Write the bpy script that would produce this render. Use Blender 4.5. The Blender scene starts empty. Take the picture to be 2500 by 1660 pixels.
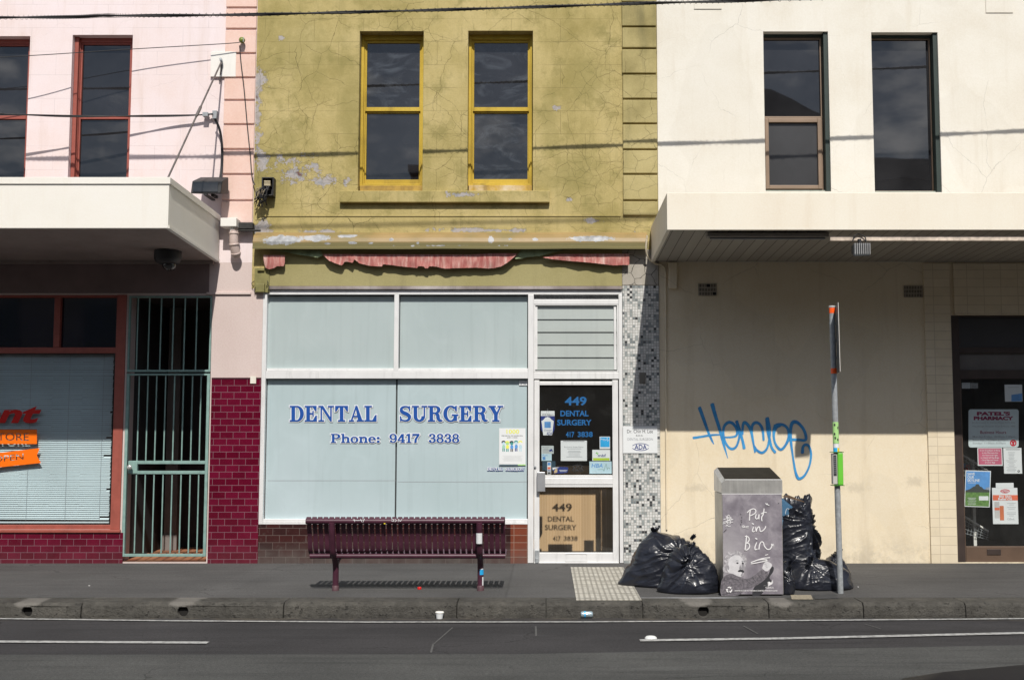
import bpy, bmesh, math, random
from mathutils import Vector, noise as mn

# ------------------------------------------------------------------ camera, sky, sun, exposure
SC = bpy.context.scene
COL = SC.collection
FPX, CX, CY = 2735.0, 1335.0, 830.0          # lens in photo pixels, principal point
TILT = math.atan(220.0 / FPX)
DIST, EYE = 13.19, 1.54                       # camera to facade plane (y = 0), eye above the pavement
cam_d = bpy.data.cameras.new("camera")
cam = bpy.data.objects.new("camera", cam_d)
COL.objects.link(cam)
cam.location = (0, -DIST, EYE)
cam.rotation_euler = (math.pi / 2 + TILT, 0, 0)
cam_d.sensor_width = 36
cam_d.lens = FPX / 2500 * 36
cam_d.shift_x = (1250 - CX) / 2500
cam_d.clip_start, cam_d.clip_end = 0.05, 500
SC.camera = cam

SUN = Vector((0.23, -1.8, 2.05)).normalized()  # towards the sun
world = bpy.data.worlds.new("World")
SC.world = world
world.use_nodes = True
wt = world.node_tree
bg = wt.nodes["Background"]
sky = wt.nodes.new("ShaderNodeTexSky")
sky.sky_type = 'NISHITA'
sky.sun_disc = False
sky.sun_elevation = math.asin(SUN.z)
sky.sun_rotation = math.atan2(SUN.x, SUN.y)
tc = wt.nodes.new("ShaderNodeTexCoord")
cmap = wt.nodes.new("ShaderNodeMapping")
cmap.inputs['Scale'].default_value = (1, 1, 2.6)
cn = wt.nodes.new("ShaderNodeTexNoise")
cn.inputs['Scale'].default_value = 7.5
cn.inputs['Detail'].default_value = 7
cn.inputs['Roughness'].default_value = 0.58
cr = wt.nodes.new("ShaderNodeValToRGB")
cr.color_ramp.elements[0].position = 0.5
cr.color_ramp.elements[1].position = 0.64
cmix = wt.nodes.new("ShaderNodeMix")
cmix.data_type = 'RGBA'
wt.links.new(tc.outputs['Generated'], cmap.inputs['Vector'])
wt.links.new(cmap.outputs[0], cn.inputs['Vector'])
wt.links.new(cn.outputs[0], cr.inputs[0])
wt.links.new(cr.outputs[0], cmix.inputs[0])
wt.links.new(sky.outputs[0], cmix.inputs[6])
cmix.inputs[7].default_value = (17, 17.2, 17.8, 1)
wt.links.new(cmix.outputs[2], bg.inputs['Color'])
bg.inputs['Strength'].default_value = 0.07

sun_d = bpy.data.lights.new("sun", 'SUN')
sun_d.energy = 4.15
sun_d.angle = math.radians(0.5)
sun_d.color = (1.0, 0.955, 0.88)
sun_o = bpy.data.objects.new("sun", sun_d)
COL.objects.link(sun_o)
sun_o.rotation_euler = SUN.to_track_quat('Z', 'Y').to_euler()
sun_o.location = (2, -18, 20)

SC.view_settings.view_transform = 'Standard'
SC.view_settings.look = 'None'
SC.view_settings.exposure = 0.10
SC.view_settings.gamma = 1.0
SC.render.engine = 'CYCLES'
SC.cycles.caustics_reflective = False
SC.cycles.caustics_refractive = False
SC.cycles.use_denoising = True
SC.cycles.max_bounces = 8

RND = random.Random(11)

# ------------------------------------------------------------------ from photo pixels to places
def P(px, py, d=0.0):
    """The point of the plane d metres in front of the facade that the photo shows at (px, py)."""
    u, v = (px - CX) / FPX, (CY - py) / FPX
    dy = math.cos(TILT) - v * math.sin(TILT)
    dz = math.sin(TILT) + v * math.cos(TILT)
    s = (DIST - d) / dy
    return Vector((u * s, -d, EYE + dz * s))

def G(px, py, z=0.0):
    u, v = (px - CX) / FPX, (CY - py) / FPX
    dy = math.cos(TILT) - v * math.sin(TILT)
    dz = math.sin(TILT) + v * math.cos(TILT)
    s = (z - EYE) / dz
    return Vector((u * s, -DIST + dy * s, z))

def R(x0, y0, x1, y1, d=0.0):
    """Pixel rectangle -> (x0, x1, z0, z1) in metres on plane d."""
    ym, xm = (y0 + y1) / 2, (x0 + x1) / 2
    return (P(x0, ym, d).x, P(x1, ym, d).x, P(xm, y1, d).z, P(xm, y0, d).z)

# ------------------------------------------------------------------ mesh and object helpers
OFF = {}

def thing(name, label, cat, loc=(0, 0, 0), group=None):
    o = bpy.data.objects.new(name, None)
    COL.objects.link(o)
    o.empty_display_size = 0.1
    o.location = loc
    o["label"] = label
    o["category"] = cat
    if group:
        o["group"] = group
    OFF[o.name] = Vector(loc)
    return o

def tag(o, label, cat, group=None):
    o["label"] = label
    o["category"] = cat
    if group:
        o["group"] = group
    return o

class MB:
    def __init__(s):
        s.v, s.f, s.sm = [], [], []

    def face(s, pts, smooth=False):
        i = len(s.v)
        s.v += [Vector(p) for p in pts]
        s.f.append(list(range(i, i + len(pts))))
        s.sm.append(smooth)

    def box(s, x0, x1, d0, d1, z0, z1):
        """d0 < d1 are distances in front of the facade (y = -d)."""
        i = len(s.v)
        for y in (-d1, -d0):
            s.v += [Vector((x0, y, z0)), Vector((x1, y, z0)), Vector((x1, y, z1)), Vector((x0, y, z1))]
        for q in ((0, 1, 2, 3), (5, 4, 7, 6), (4, 0, 3, 7), (1, 5, 6, 2), (3, 2, 6, 7), (4, 5, 1, 0)):
            s.f.append([i + k for k in q])
            s.sm.append(False)
        return s

    def pbox(s, x0, y0, x1, y1, d0, d1):
        """Box whose front face (at d1) the photo shows at this pixel rectangle."""
        a = R(x0, y0, x1, y1, d1)
        return s.box(a[0], a[1], d0, d1, a[2], a[3])

    def rect(s, x0, x1, d, z0, z1):
        s.face([(x0, -d, z0), (x1, -d, z0), (x1, -d, z1), (x0, -d, z1)])

    def prect(s, x0, y0, x1, y1, d):
        a = R(x0, y0, x1, y1, d)
        s.rect(a[0], a[1], d, a[2], a[3])

    def ppoly(s, pts, d):
        q = [P(x, y, d) for x, y in pts]
        ar = sum(q[i].x * q[(i + 1) % len(q)].z - q[(i + 1) % len(q)].x * q[i].z for i in range(len(q)))
        if ar < 0:
            q.reverse()
        s.face(q)

    def hexa(s, p):
        """Eight corners: front loop then back loop."""
        i = len(s.v)
        s.v += [Vector(a) for a in p]
        for q in ((0, 1, 2, 3), (5, 4, 7, 6), (4, 0, 3, 7), (1, 5, 6, 2), (3, 2, 6, 7), (4, 5, 1, 0)):
            s.f.append([i + k for k in q])
            s.sm.append(False)

    def extrude_x(s, prof, x0, x1, smooth=False, caps=True):
        """prof: list of (d, z)."""
        i, n = len(s.v), len(prof)
        for x in (x0, x1):
            s.v += [Vector((x, -d, z)) for d, z in prof]
        for k in range(n):
            l = (k + 1) % n
            s.f.append([i + k, i + l, i + n + l, i + n + k])
            s.sm.append(smooth)
        if caps:
            s.f.append([i + k for k in range(n)][::-1])
            s.f.append([i + n + k for k in range(n)])
            s.sm += [False, False]

    def tube(s, pts, r, n=10, caps=True, smooth=True):
        pts = [Vector(p) for p in pts]
        rr = r if isinstance(r, (list, tuple)) else [r] * len(pts)
        i0 = len(s.v)
        up = None
        for k, p in enumerate(pts):
            t = (pts[min(k + 1, len(pts) - 1)] - pts[max(k - 1, 0)]).normalized()
            if up is None:
                up = Vector((0, 0, 1)) if abs(t.z) < 0.9 else Vector((1, 0, 0))
            a = t.cross(up).normalized()
            up = a.cross(t).normalized()
            for j in range(n):
                th = 2 * math.pi * j / n
                s.v.append(p + (a * math.cos(th) + up * math.sin(th)) * rr[k])
        for k in range(len(pts) - 1):
            for j in range(n):
                a, b = i0 + k * n + j, i0 + k * n + (j + 1) % n
                s.f.append([b, a, a + n, b + n])
                s.sm.append(smooth)
        if caps:
            e = i0 + (len(pts) - 1) * n
            s.face([s.v[i0 + j].copy() for j in range(n)])
            s.face([s.v[e + j].copy() for j in range(n)][::-1])

    def lathe(s, c, prof, n=20, axis=Vector((0, 0, 1)), smooth=True):
        """prof: list of (r, h) along axis from c."""
        axis = axis.normalized()
        a = axis.orthogonal().normalized()
        b = axis.cross(a)
        i0, c = len(s.v), Vector(c)
        for r, h in prof:
            for j in range(n):
                th = 2 * math.pi * j / n
                s.v.append(c + axis * h + (a * math.cos(th) + b * math.sin(th)) * r)
        for k in range(len(prof) - 1):
            for j in range(n):
                p, q = i0 + k * n + j, i0 + k * n + (j + 1) % n
                s.f.append([p, q, q + n, p + n])
                s.sm.append(smooth)
        e = i0 + (len(prof) - 1) * n
        s.face([s.v[i0 + j].copy() for j in range(n)][::-1])
        s.face([s.v[e + j].copy() for j in range(n)])

    def build(s, name, mat, parent=None, bevel=0, kind=None, label=None):
        off = OFF[parent.name] if parent else Vector((0, 0, 0))
        me = bpy.data.meshes.new(name)
        me.from_pydata([tuple(p - off) for p in s.v], [], s.f)
        me.polygons.foreach_set("use_smooth", s.sm)
        me.update()
        o = bpy.data.objects.new(name, me)
        COL.objects.link(o)
        OFF[o.name] = off
        if mat:
            me.materials.append(mat)
        if parent:
            o.parent = parent
        if bevel:
            b = o.modifiers.new("bevel", 'BEVEL')
            b.width, b.segments, b.limit_method = bevel, 2, 'ANGLE'
        if kind:
            o["kind"] = kind
        if label:
            o["label"] = label
        return o

def smooth_path(pts, n=8):
    """Catmull-Rom through pts (tuples of any length)."""
    if len(pts) < 3:
        return [tuple(p) for p in pts]
    P_ = [pts[0]] + list(pts) + [pts[-1]]
    out = []
    for i in range(1, len(P_) - 2):
        a, b, c, e = P_[i - 1], P_[i], P_[i + 1], P_[i + 2]
        for k in range(n):
            t = k / n
            out.append(tuple(0.5 * (2 * b[j] + (c[j] - a[j]) * t + (2 * a[j] - 5 * b[j] + 4 * c[j] - e[j]) * t * t
                                    + (3 * b[j] - a[j] - 3 * c[j] + e[j]) * t ** 3) for j in range(len(b))))
    out.append(tuple(pts[-1]))
    return out

def ribbon(mb, pts, w, d, rise=0.002):
    """Flat painted stroke along pixel points; w px wide (or a per-point third value), rising slightly along its length."""
    sp = smooth_path([(p[0], p[1], p[2] if len(p) > 2 else w) for p in pts], 8)
    n = len(sp)
    L, Rr = [], []
    for k in range(n):
        a, b = sp[max(k - 1, 0)], sp[min(k + 1, n - 1)]
        tx, ty = b[0] - a[0], b[1] - a[1]
        l = math.hypot(tx, ty) or 1
        nx, ny = -ty / l, tx / l
        h = sp[k][2] / 2
        dd = d + rise * k / n
        L.append(P(sp[k][0] + nx * h, sp[k][1] + ny * h, dd))
        Rr.append(P(sp[k][0] - nx * h, sp[k][1] - ny * h, dd))
    for k in range(n - 1):
        mb.face([L[k], L[k + 1], Rr[k + 1], Rr[k]])
    for (c, e, dd) in ((sp[0], sp[1], d + rise * 1.05), (sp[-1], sp[-2], d + rise * 1.1)):   # round ends
        mb.face([P(c[0] + math.cos(t * math.pi / 5) * c[2] / 2, c[1] - math.sin(t * math.pi / 5) * c[2] / 2, dd) for t in range(10)])

def wall_grid(mb, x0, x1, z0, z1, holes, d, reveal):
    """Front sheet of a wall with rectangular holes (x0, x1, z0, z1) and their reveals."""
    xs = sorted({x0, x1} | {h[0] for h in holes} | {h[1] for h in holes})
    zs = sorted({z0, z1} | {h[2] for h in holes} | {h[3] for h in holes})
    xs = [x for x in xs if x0 <= x <= x1]
    zs = [z for z in zs if z0 <= z <= z1]
    for a, b in zip(xs, xs[1:]):
        for c, e in zip(zs, zs[1:]):
            mx, mz = (a + b) / 2, (c + e) / 2
            if any(h[0] < mx < h[1] and h[2] < mz < h[3] for h in holes):
                continue
            mb.rect(a, b, d, c, e)
    for h in holes:
        a, b, c, e = h[:4]
        r = h[4] if len(h) > 4 else reveal
        f, g = -d, -(d - r)
        mb.face([(a, f, c), (a, f, e), (a, g, e), (a, g, c)])
        mb.face([(b, f, e), (b, f, c), (b, g, c), (b, g, e)])
        mb.face([(a, f, e), (b, f, e), (b, g, e), (a, g, e)])
        mb.face([(b, f, c), (a, f, c), (a, g, c), (b, g, c)])

def text_mesh(s, bold=0.0, shear=0.0, res=3, spacing=1.0):
    cu = bpy.data.curves.new("lettering", 'FONT')
    cu.body = s
    cu.offset = bold
    cu.shear = shear
    cu.resolution_u = res
    cu.space_character = spacing
    ob = bpy.data.objects.new("lettering", cu)
    me = bpy.data.meshes.new_from_object(ob)
    vs = [v.co.copy() for v in me.vertices]
    fs = [list(p.vertices) for p in me.polygons]
    bpy.data.objects.remove(ob)
    bpy.data.curves.remove(cu)
    bpy.data.meshes.remove(me)
    return vs, fs

def put_text(mb, s, x0, y0, x1, y1, d, bold=0.0, shear=0.0, spacing=1.0, tilt=0.0):
    """Letters stretched to fill a pixel rectangle on plane d; tilt drops the right end by tilt px per px."""
    vs, fs = text_mesh(s, bold, shear, spacing=spacing)
    xs, ys = [v.x for v in vs], [v.y for v in vs]
    ax, bx, ay, by = min(xs), max(xs), min(ys), max(ys)
    i = len(mb.v)
    for v in vs:
        px = x0 + (v.x - ax) / (bx - ax) * (x1 - x0)
        py = y1 - (v.y - ay) / (by - ay) * (y1 - y0) + tilt * (px - x0)
        mb.v.append(P(px, py, d))
    for f in fs:
        mb.f.append([i + k for k in f])
        mb.sm.append(False)

# ------------------------------------------------------------------ materials
class NT:
    def __init__(s, name):
        s.m = bpy.data.materials.new(name)
        s.m.use_nodes = True
        s.t = s.m.node_tree
        s.t.nodes.clear()
        s.out = s.t.nodes.new("ShaderNodeOutputMaterial")
        g = s.t.nodes.new("ShaderNodeNewGeometry")
        s.pos = g.outputs['Position']
        s._sep = None

    def n(s, typ, ins=None, **kw):
        nd = s.t.nodes.new(typ)
        for k, v in kw.items():
            setattr(nd, k, v)
        for k, v in (ins or {}).items():
            s.set(nd.inputs[k], v)
        return nd

    def set(s, sock, v):
        if isinstance(v, bpy.types.NodeSocket):
            s.t.links.new(v, sock)
        else:
            if isinstance(v, tuple) and len(v) == 3 and sock.type == 'RGBA':
                v = (*v, 1)
            sock.default_value = v

    def xyz(s):
        if s._sep is None:
            s._sep = s.n("ShaderNodeSeparateXYZ", {0: s.pos}).outputs
        return s._sep

    def uv(s, ou=0.0, ov=0.0):
        x, y, z = s.xyz()
        u = s.m_('SUBTRACT', x, y)
        return s.n("ShaderNodeCombineXYZ", {0: s.m_('ADD', u, ou), 1: s.m_('ADD', z, ov)}).outputs[0]

    def m_(s, op, a, b=0.0, c=0.0, clamp=False):
        nd = s.n("ShaderNodeMath", {0: a, 1: b, 2: c}, operation=op)
        nd.use_clamp = clamp
        return nd.outputs[0]

    def scale(s, vec, sc, loc=(0, 0, 0)):
        return s.n("ShaderNodeMapping", {0: vec, 'Scale': sc, 'Location': loc}).outputs[0]

    def noise(s, vec=None, scale=5, detail=4, rough=0.55, dist=0.0, out=0):
        return s.n("ShaderNodeTexNoise", {'Vector': vec or s.pos, 'Scale': scale, 'Detail': detail,
                                          'Roughness': rough, 'Distortion': dist}).outputs[out]

    def ramp(s, fac, stops, interp='LINEAR'):
        nd = s.n("ShaderNodeValToRGB", {0: fac})
        cr_ = nd.color_ramp
        cr_.interpolation = interp
        while len(cr_.elements) < len(stops):
            cr_.elements.new(0.5)
        for e, (p, c) in zip(cr_.elements, stops):
            e.position = p
            e.color = (c, c, c, 1) if isinstance(c, (int, float)) else (*c, 1)
        return nd.outputs[0]

    def step(s, v, a, b):
        return s.n("ShaderNodeMapRange", {'Value': v, 'From Min': a, 'From Max': b}, interpolation_type='SMOOTHSTEP').outputs[0]

    def mix(s, f, a, b, blend='MIX'):
        nd = s.n("ShaderNodeMix", data_type='RGBA', blend_type=blend)
        for k, v in ((0, f), (6, a), (7, b)):
            s.set(nd.inputs[k], v)
        return nd.outputs[2]

    def bump(s, h, strength=0.3, dist=0.01, normal=None):
        ins = {'Height': h, 'Strength': strength, 'Distance': dist}
        if normal is not None:
            ins['Normal'] = normal
        return s.n("ShaderNodeBump", ins).outputs[0]

    def cracks(s, scale, width, warp=0.25, wscale=2.5):
        w = s.noise(scale=wscale, detail=4, out=1)
        vec = s.n("ShaderNodeVectorMath", {0: s.pos, 1: s.n("ShaderNodeVectorMath", {0: w, 3: warp}, operation='SCALE').outputs[0]},
                  operation='ADD').outputs[0]
        sp = s.n("ShaderNodeSeparateXYZ", {0: vec}).outputs
        vec = s.n("ShaderNodeCombineXYZ", {0: sp[0], 1: sp[2]}).outputs[0]
        e = s.n("ShaderNodeTexVoronoi", {'Vector': vec, 'Scale': scale}, feature='DISTANCE_TO_EDGE', voronoi_dimensions='2D').outputs[0]
        return s.m_('SUBTRACT', 1.0, s.step(e, width * 0.3, width), clamp=True)

    def spot(s, px, py, rx, ry, d=0.0):
        """1 at a place on the facade falling to 0 at its (pixel) radii."""
        c = P(px, py, d)
        k = P(px + 1, py, d).x - c.x
        x, y, z = s.xyz()
        a = s.m_('DIVIDE', s.m_('SUBTRACT', x, c.x), rx * k)
        b = s.m_('DIVIDE', s.m_('SUBTRACT', z, c.z), ry * k)
        r = s.m_('ADD', s.m_('MULTIPLY', a, a), s.m_('MULTIPLY', b, b))
        return s.m_('SUBTRACT', 1.0, s.m_('POWER', r, 0.5), clamp=True)

    def final(s, base, rough=0.6, metal=0.0, normal=None, spec=0.5, coat=0.0, **extra):
        ins = {'Base Color': base, 'Roughness': rough, 'Metallic': metal, 'Specular IOR Level': spec, 'Coat Weight': coat}
        if normal is not None:
            ins['Normal'] = normal
        ins.update(extra)
        b = s.n("ShaderNodeBsdfPrincipled", ins)
        s.t.links.new(b.outputs[0], s.out.inputs[0])
        return s.m

def plain(name, col, rough=0.5, metal=0.0, var=0.12, vs=5, bump=0.0, bs=70, coat=0.0, spec=0.5, grime=0.0):
    t = NT(name)
    n1 = t.noise(scale=vs, detail=6)
    lo = tuple(c * (1 - var) for c in col)
    hi = tuple(min(1, c * (1 + var)) for c in col)
    c = t.ramp(n1, [(0.3, lo), (0.7, hi)])
    if grime:
        g = t.step(t.noise(t.scale(t.pos, (9, 9, 1.6)), 1.6, 7, 0.65), 0.5, 0.75)
        c = t.mix(t.m_('MULTIPLY', g, grime), c, tuple(x * 0.35 for x in col))
    nrm = t.bump(t.noise(scale=bs, detail=3), bump, 0.004) if bump else None
    r = t.m_('ADD', rough, t.m_('MULTIPLY', t.m_('SUBTRACT', t.noise(scale=vs * 3, detail=3), 0.5), 0.2 * rough))
    return t.final(c, r, metal, nrm, spec, coat)

def stucco(name, cols, course, joint, jdark=0.82, cr=None, stain=(0.3, 0.26, 0.2), stain_amt=0.25, zoff=0.0, peel=None, rough=0.85, bumpy=0.35):
    t = NT(name)
    c = t.ramp(t.noise(scale=1.15, detail=7, rough=0.6), [(0.32, cols[0]), (0.5, cols[1]), (0.68, cols[2])])
    fine = t.noise(scale=55, detail=5, rough=0.65)
    c = t.mix(0.16, c, t.ramp(fine, [(0.3, 0.25), (0.7, 0.8)]), 'OVERLAY')
    st = t.step(t.noise(t.scale(t.pos, (5, 5, 0.55)), 1.0, 7, 0.65), 0.5, 0.78)
    c = t.mix(t.m_('MULTIPLY', st, stain_amt), c, stain)
    h = t.m_('MULTIPLY', fine, 0.25)
    if course:
        b = t.n("ShaderNodeTexBrick", {'Vector': t.uv(0.13, zoff), 'Scale': 1.0, 'Mortar Size': joint, 'Mortar Smooth': 0.3,
                                       'Brick Width': course * 2.1, 'Row Height': course, 'Color1': (0, 0, 0), 'Color2': (0, 0, 0), 'Mortar': (1, 1, 1)})
        fade = t.m_('MULTIPLY', b.outputs[1], t.step(t.noise(scale=1.7, detail=3), 0.36, 0.6))
        c = t.mix(t.m_('MULTIPLY', fade, 1 - jdark), c, tuple(x * 0.3 for x in cols[1]))
        h = t.m_('SUBTRACT', h, t.m_('MULTIPLY', fade, 0.5))
    if peel:
        c, h = peel(t, c, h)
    if cr:
        for sc, w, amt, lo, hi in cr:
            k = t.m_('MULTIPLY', t.cracks(sc, w), t.step(t.noise(t.scale(t.pos, (1, 1, 1), (sc, 3, 1)), 1.2, 3), lo, hi))
            c = t.mix(t.m_('MULTIPLY', k, amt), c, tuple(x * 0.22 for x in cols[0]))
            h = t.m_('SUBTRACT', h, t.m_('MULTIPLY', k, 0.8))
    return t.final(c, rough, 0, t.bump(h, bumpy, 0.012), spec=0.25)

def green_peel(t, c, h):
    """Bare render, lilac undercoat and white flakes low on the left, damp olive blooms elsewhere."""
    olive = t.step(t.noise(scale=3.4, detail=7, rough=0.68), 0.5, 0.68)
    c = t.mix(t.m_('MULTIPLY', olive, 0.68), c, (0.25, 0.215, 0.075))
    for (px, py, rx, ry) in ((720, 130, 240, 260), (660, 430, 150, 200), (1440, 190, 120, 160), (850, 260, 60, 220), (1340, 300, 50, 200), (1400, 430, 170, 120), (1000, 440, 70, 80), (700, 330, 140, 120)):
        k = t.step(t.m_('ADD', t.spot(px, py, rx, ry), t.m_('MULTIPLY', t.m_('SUBTRACT', t.noise(scale=6, detail=7, rough=0.7), 0.5), 1.5)), 0.3, 0.95)
        c = t.mix(t.m_('MULTIPLY', k, 0.5), c, (0.265, 0.23, 0.08))
    n = t.noise(scale=7, detail=9, rough=0.72)
    mask = 0.0
    for (px, py, rx, ry, am) in ((640, 390, 50, 60, .95), (715, 425, 60, 50, .92), (790, 440, 60, 34, .9), (636, 195, 34, 60, .95),
                                 (628, 300, 20, 200, .9), (640, 560, 45, 60, 1.0), (690, 95, 22, 14, .8), (1360, 265, 26, 14, .95),
                                 (1395, 488, 26, 14, .85), (1455, 540, 60, 16, .7), (720, 410, 200, 90, .62), (846, 445, 30, 22, .95),
                                 (1565, 600, 40, 60, .6), (1130, 478, 130, 14, .6), (1200, 562, 260, 12, .95), (800, 566, 140, 14, .9)):
        k = t.m_('MULTIPLY', t.spot(px, py, rx, ry), am)
        mask = k if isinstance(mask, float) else t.m_('MAXIMUM', mask, k)
    v = t.m_('ADD', mask, t.m_('MULTIPLY', t.m_('SUBTRACT', n, 0.5), 2.6))
    p1 = t.step(v, 0.56, 0.62)
    under = t.ramp(t.noise(scale=9, detail=4), [(0.35, (0.33, 0.3, 0.28)), (0.5, (0.42, 0.385, 0.37)), (0.6, (0.3, 0.3, 0.31)), (0.72, (0.16, 0.09, 0.08))])
    rim = t.m_('MULTIPLY', t.step(v, 0.42, 0.56), 0.45)
    c = t.mix(rim, c, (0.2, 0.17, 0.06))
    c = t.mix(p1, c, under)
    h = t.m_('SUBTRACT', h, t.m_('MULTIPLY', p1, 0.6))
    return c, h

def wall_wear(t, c, h):
    """Splash dirt along the pavement, scuffs at hand height and patched areas of slightly different paint."""
    x, y, z = t.xyz()
    n = t.noise(scale=5, detail=8, rough=.7)
    low = t.m_('MULTIPLY', t.m_('SUBTRACT', 1.0, t.step(z, 0.0, .42)), t.step(n, .38, .62))
    c = t.mix(t.m_('MULTIPLY', low, .42), c, (.3, .26, .2))
    for (px, py, rx, ry) in ((2090, 1190, 70, 26), (2230, 1175, 50, 30), (1700, 1190, 60, 20), (1950, 1240, 60, 24), (1680, 1330, 30, 60)):
        k = t.step(t.m_('ADD', t.spot(px, py, rx, ry), t.m_('MULTIPLY', t.m_('SUBTRACT', t.noise(scale=13, detail=8, rough=.75), .5), 1.6)), .35, .9)
        c = t.mix(t.m_('MULTIPLY', k, .3), c, (.34, .29, .22))
    pt = t.step(t.noise(t.scale(t.pos, (1, 1, .8), (4, 0, 2)), .9, 2, .4), .55, .565)
    c = t.mix(t.m_('MULTIPLY', pt, .1), c, (.5, .45, .36))
    run = t.step(t.noise(t.scale(t.pos, (22, 22, .5)), 1.0, 5, .6), .6, .8)
    c = t.mix(t.m_('MULTIPLY', run, .16), c, (.4, .34, .26))
    return c, t.m_('ADD', h, t.m_('MULTIPLY', t.noise(scale=2.2, detail=3), 1.2))

def tiles(name, c1, c2, mortar, bw, bh, ms, zoff=0.0, xoff=0.0, rough=0.16, offset=0.5, dirt=0.25, spec=0.5, var=0.5):
    t = NT(name)
    b = t.n("ShaderNodeTexBrick", {'Vector': t.uv(xoff, zoff), 'Scale': 1.0, 'Mortar Size': ms, 'Mortar Smooth': 0.15, 'Bias': 0.0,
                                   'Brick Width': bw, 'Row Height': bh, 'Color1': c1, 'Color2': c2, 'Mortar': mortar}, offset=offset)
    c = b.outputs[0]
    tone = t.ramp(t.noise(scale=5, detail=5), [(0.35, 0.75), (0.65, 1.15)])
    c = t.mix(var, c, tone, 'MULTIPLY')
    g = t.step(t.noise(scale=14, detail=8, rough=0.7), 0.54, 0.78)
    c = t.mix(t.m_('MULTIPLY', g, dirt), c, (0.1, 0.085, 0.075))
    x, y, z = t.xyz()
    low = t.m_('MULTIPLY', t.m_('SUBTRACT', 1.0, t.step(z, 0.0, 0.3)), t.m_('ADD', 0.15, t.noise(scale=9, detail=5)))
    c = t.mix(t.m_('MULTIPLY', low, dirt * 1.4), c, (0.13, 0.115, 0.105))
    h = t.m_('SUBTRACT', t.m_('MULTIPLY', t.noise(scale=11, detail=3), 0.3), b.outputs[1])
    r = t.mix(b.outputs[1], (rough,) * 3, (0.8,) * 3)
    return t.final(c, r, 0, t.bump(h, 0.35, 0.003), spec)

def mosaic_mat():
    t = NT("mosaic_tile")
    s = 0.0312
    x, y, z = t.xyz()
    u = t.m_('DIVIDE', t.m_('SUBTRACT', x, y), s)
    v = t.m_('DIVIDE', z, s)
    iu, iv = t.m_('FLOOR', u), t.m_('FLOOR', v)
    rnd = t.n("ShaderNodeTexWhiteNoise", {'Vector': t.n("ShaderNodeCombineXYZ", {0: iu, 1: iv}).outputs[0]}, noise_dimensions='2D').outputs
    base = t.ramp(rnd[0], [(0.0, (0.72, 0.72, 0.7)), (0.4, (0.62, 0.62, 0.6)), (0.6, (0.5, 0.53, 0.52)), (0.7, (0.33, 0.36, 0.36)),
                           (0.84, (0.22, 0.25, 0.26)), (0.915, (0.11, 0.12, 0.135)), (0.95, (0.045, 0.05, 0.055))], 'CONSTANT')
    mott = t.ramp(t.noise(scale=60, detail=3), [(0.35, 0.72), (0.7, 1.08)])
    base = t.mix(0.8, base, mott, 'MULTIPLY')
    fu, fv = t.m_('FRACT', u), t.m_('FRACT', v)
    e = t.m_('MINIMUM', t.m_('MINIMUM', fu, t.m_('SUBTRACT', 1, fu)), t.m_('MINIMUM', fv, t.m_('SUBTRACT', 1, fv)))
    tile = t.step(e, 0.03, 0.09)
    c = t.mix(tile, (0.27, 0.26, 0.24), base)
    r = t.mix(tile, (0.85,) * 3, (0.28,) * 3)
    return t.final(c, r, 0, t.bump(tile, 0.3, 0.002), 0.5)

def pane_mat(name, col=(0.019, 0.019, 0.021), rough=0.015, streak=0.0):
    t = NT(name)
    c = t.ramp(t.noise(scale=1.7, detail=6, rough=.6), [(.3, tuple(a * .6 for a in col)), (.72, tuple(a * 1.5 for a in col))])
    if streak:
        c = t.mix(t.m_('MULTIPLY', t.step(t.noise(t.scale(t.pos, (1.2, 1.2, 2.2)), 2.2, 6, .62, 1.6), 0.45, 0.8), streak), c, (0.085, 0.095, 0.11))  # pale cloud reflections painted into the glass colour
    nrm = t.bump(t.noise(scale=1.6, detail=1), 0.05, 0.02)
    return t.final(c, rough, 0, nrm, 0.9)

def clear_glass(name, tint=(0.94, 0.96, 0.96), dirt=0.03):
    t = NT(name)
    tr = t.n("ShaderNodeBsdfTransparent", {0: tint}).outputs[0]
    gl = t.n("ShaderNodeBsdfGlossy", {0: (1, 1, 1), 'Roughness': 0.0}).outputs[0]
    fc = t.n("ShaderNodeLayerWeight", {0: 0.5}).outputs[1]
    fr = t.m_('ADD', 0.045, t.m_('MULTIPLY', 0.9, t.m_('POWER', fc, 5.0)))
    mx = t.n("ShaderNodeMixShader", {0: fr, 1: tr, 2: gl}).outputs[0]
    df = t.n("ShaderNodeBsdfDiffuse", {0: (0.5, 0.5, 0.48)}).outputs[0]
    dm = t.m_('MULTIPLY', t.step(t.noise(scale=3, detail=8, rough=.7), 0.45, 0.8), dirt)
    dm = t.m_('ADD', dm, 0.022)  # even pale film painting haze and reflection into the glass
    m2 = t.n("ShaderNodeMixShader", {0: dm, 1: mx, 2: df}).outputs[0]
    t.t.links.new(m2, t.out.inputs[0])
    return t.m

def film_mat(name, c1, c2):
    t = NT(name)
    c = t.ramp(t.noise(scale=0.9, detail=4), [(0.3, c1), (0.7, c2)])
    x, y, z = t.xyz()
    st = t.step(t.noise(t.scale(t.pos, (14, 1, 0.7)), 1.0, 6, .6), 0.5, 0.75)
    c = t.mix(t.m_('MULTIPLY', st, 0.2), c, tuple(a * 0.68 for a in c1))
    sm = t.step(t.noise(t.scale(t.pos, (1.6, 1, 1.1)), 1.5, 7, .62, 1.5), .5, .75)
    c = t.mix(t.m_('MULTIPLY', sm, 0.16), c, tuple(min(1, a * 1.25) for a in c2))
    nrm = t.bump(t.noise(scale=1.3, detail=2), 0.06, 0.02)
    return t.final(c, 0.3, 0, None, 0.3, coat=0.5, **{'Coat Roughness': 0.02, 'Coat Normal': nrm})

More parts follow.
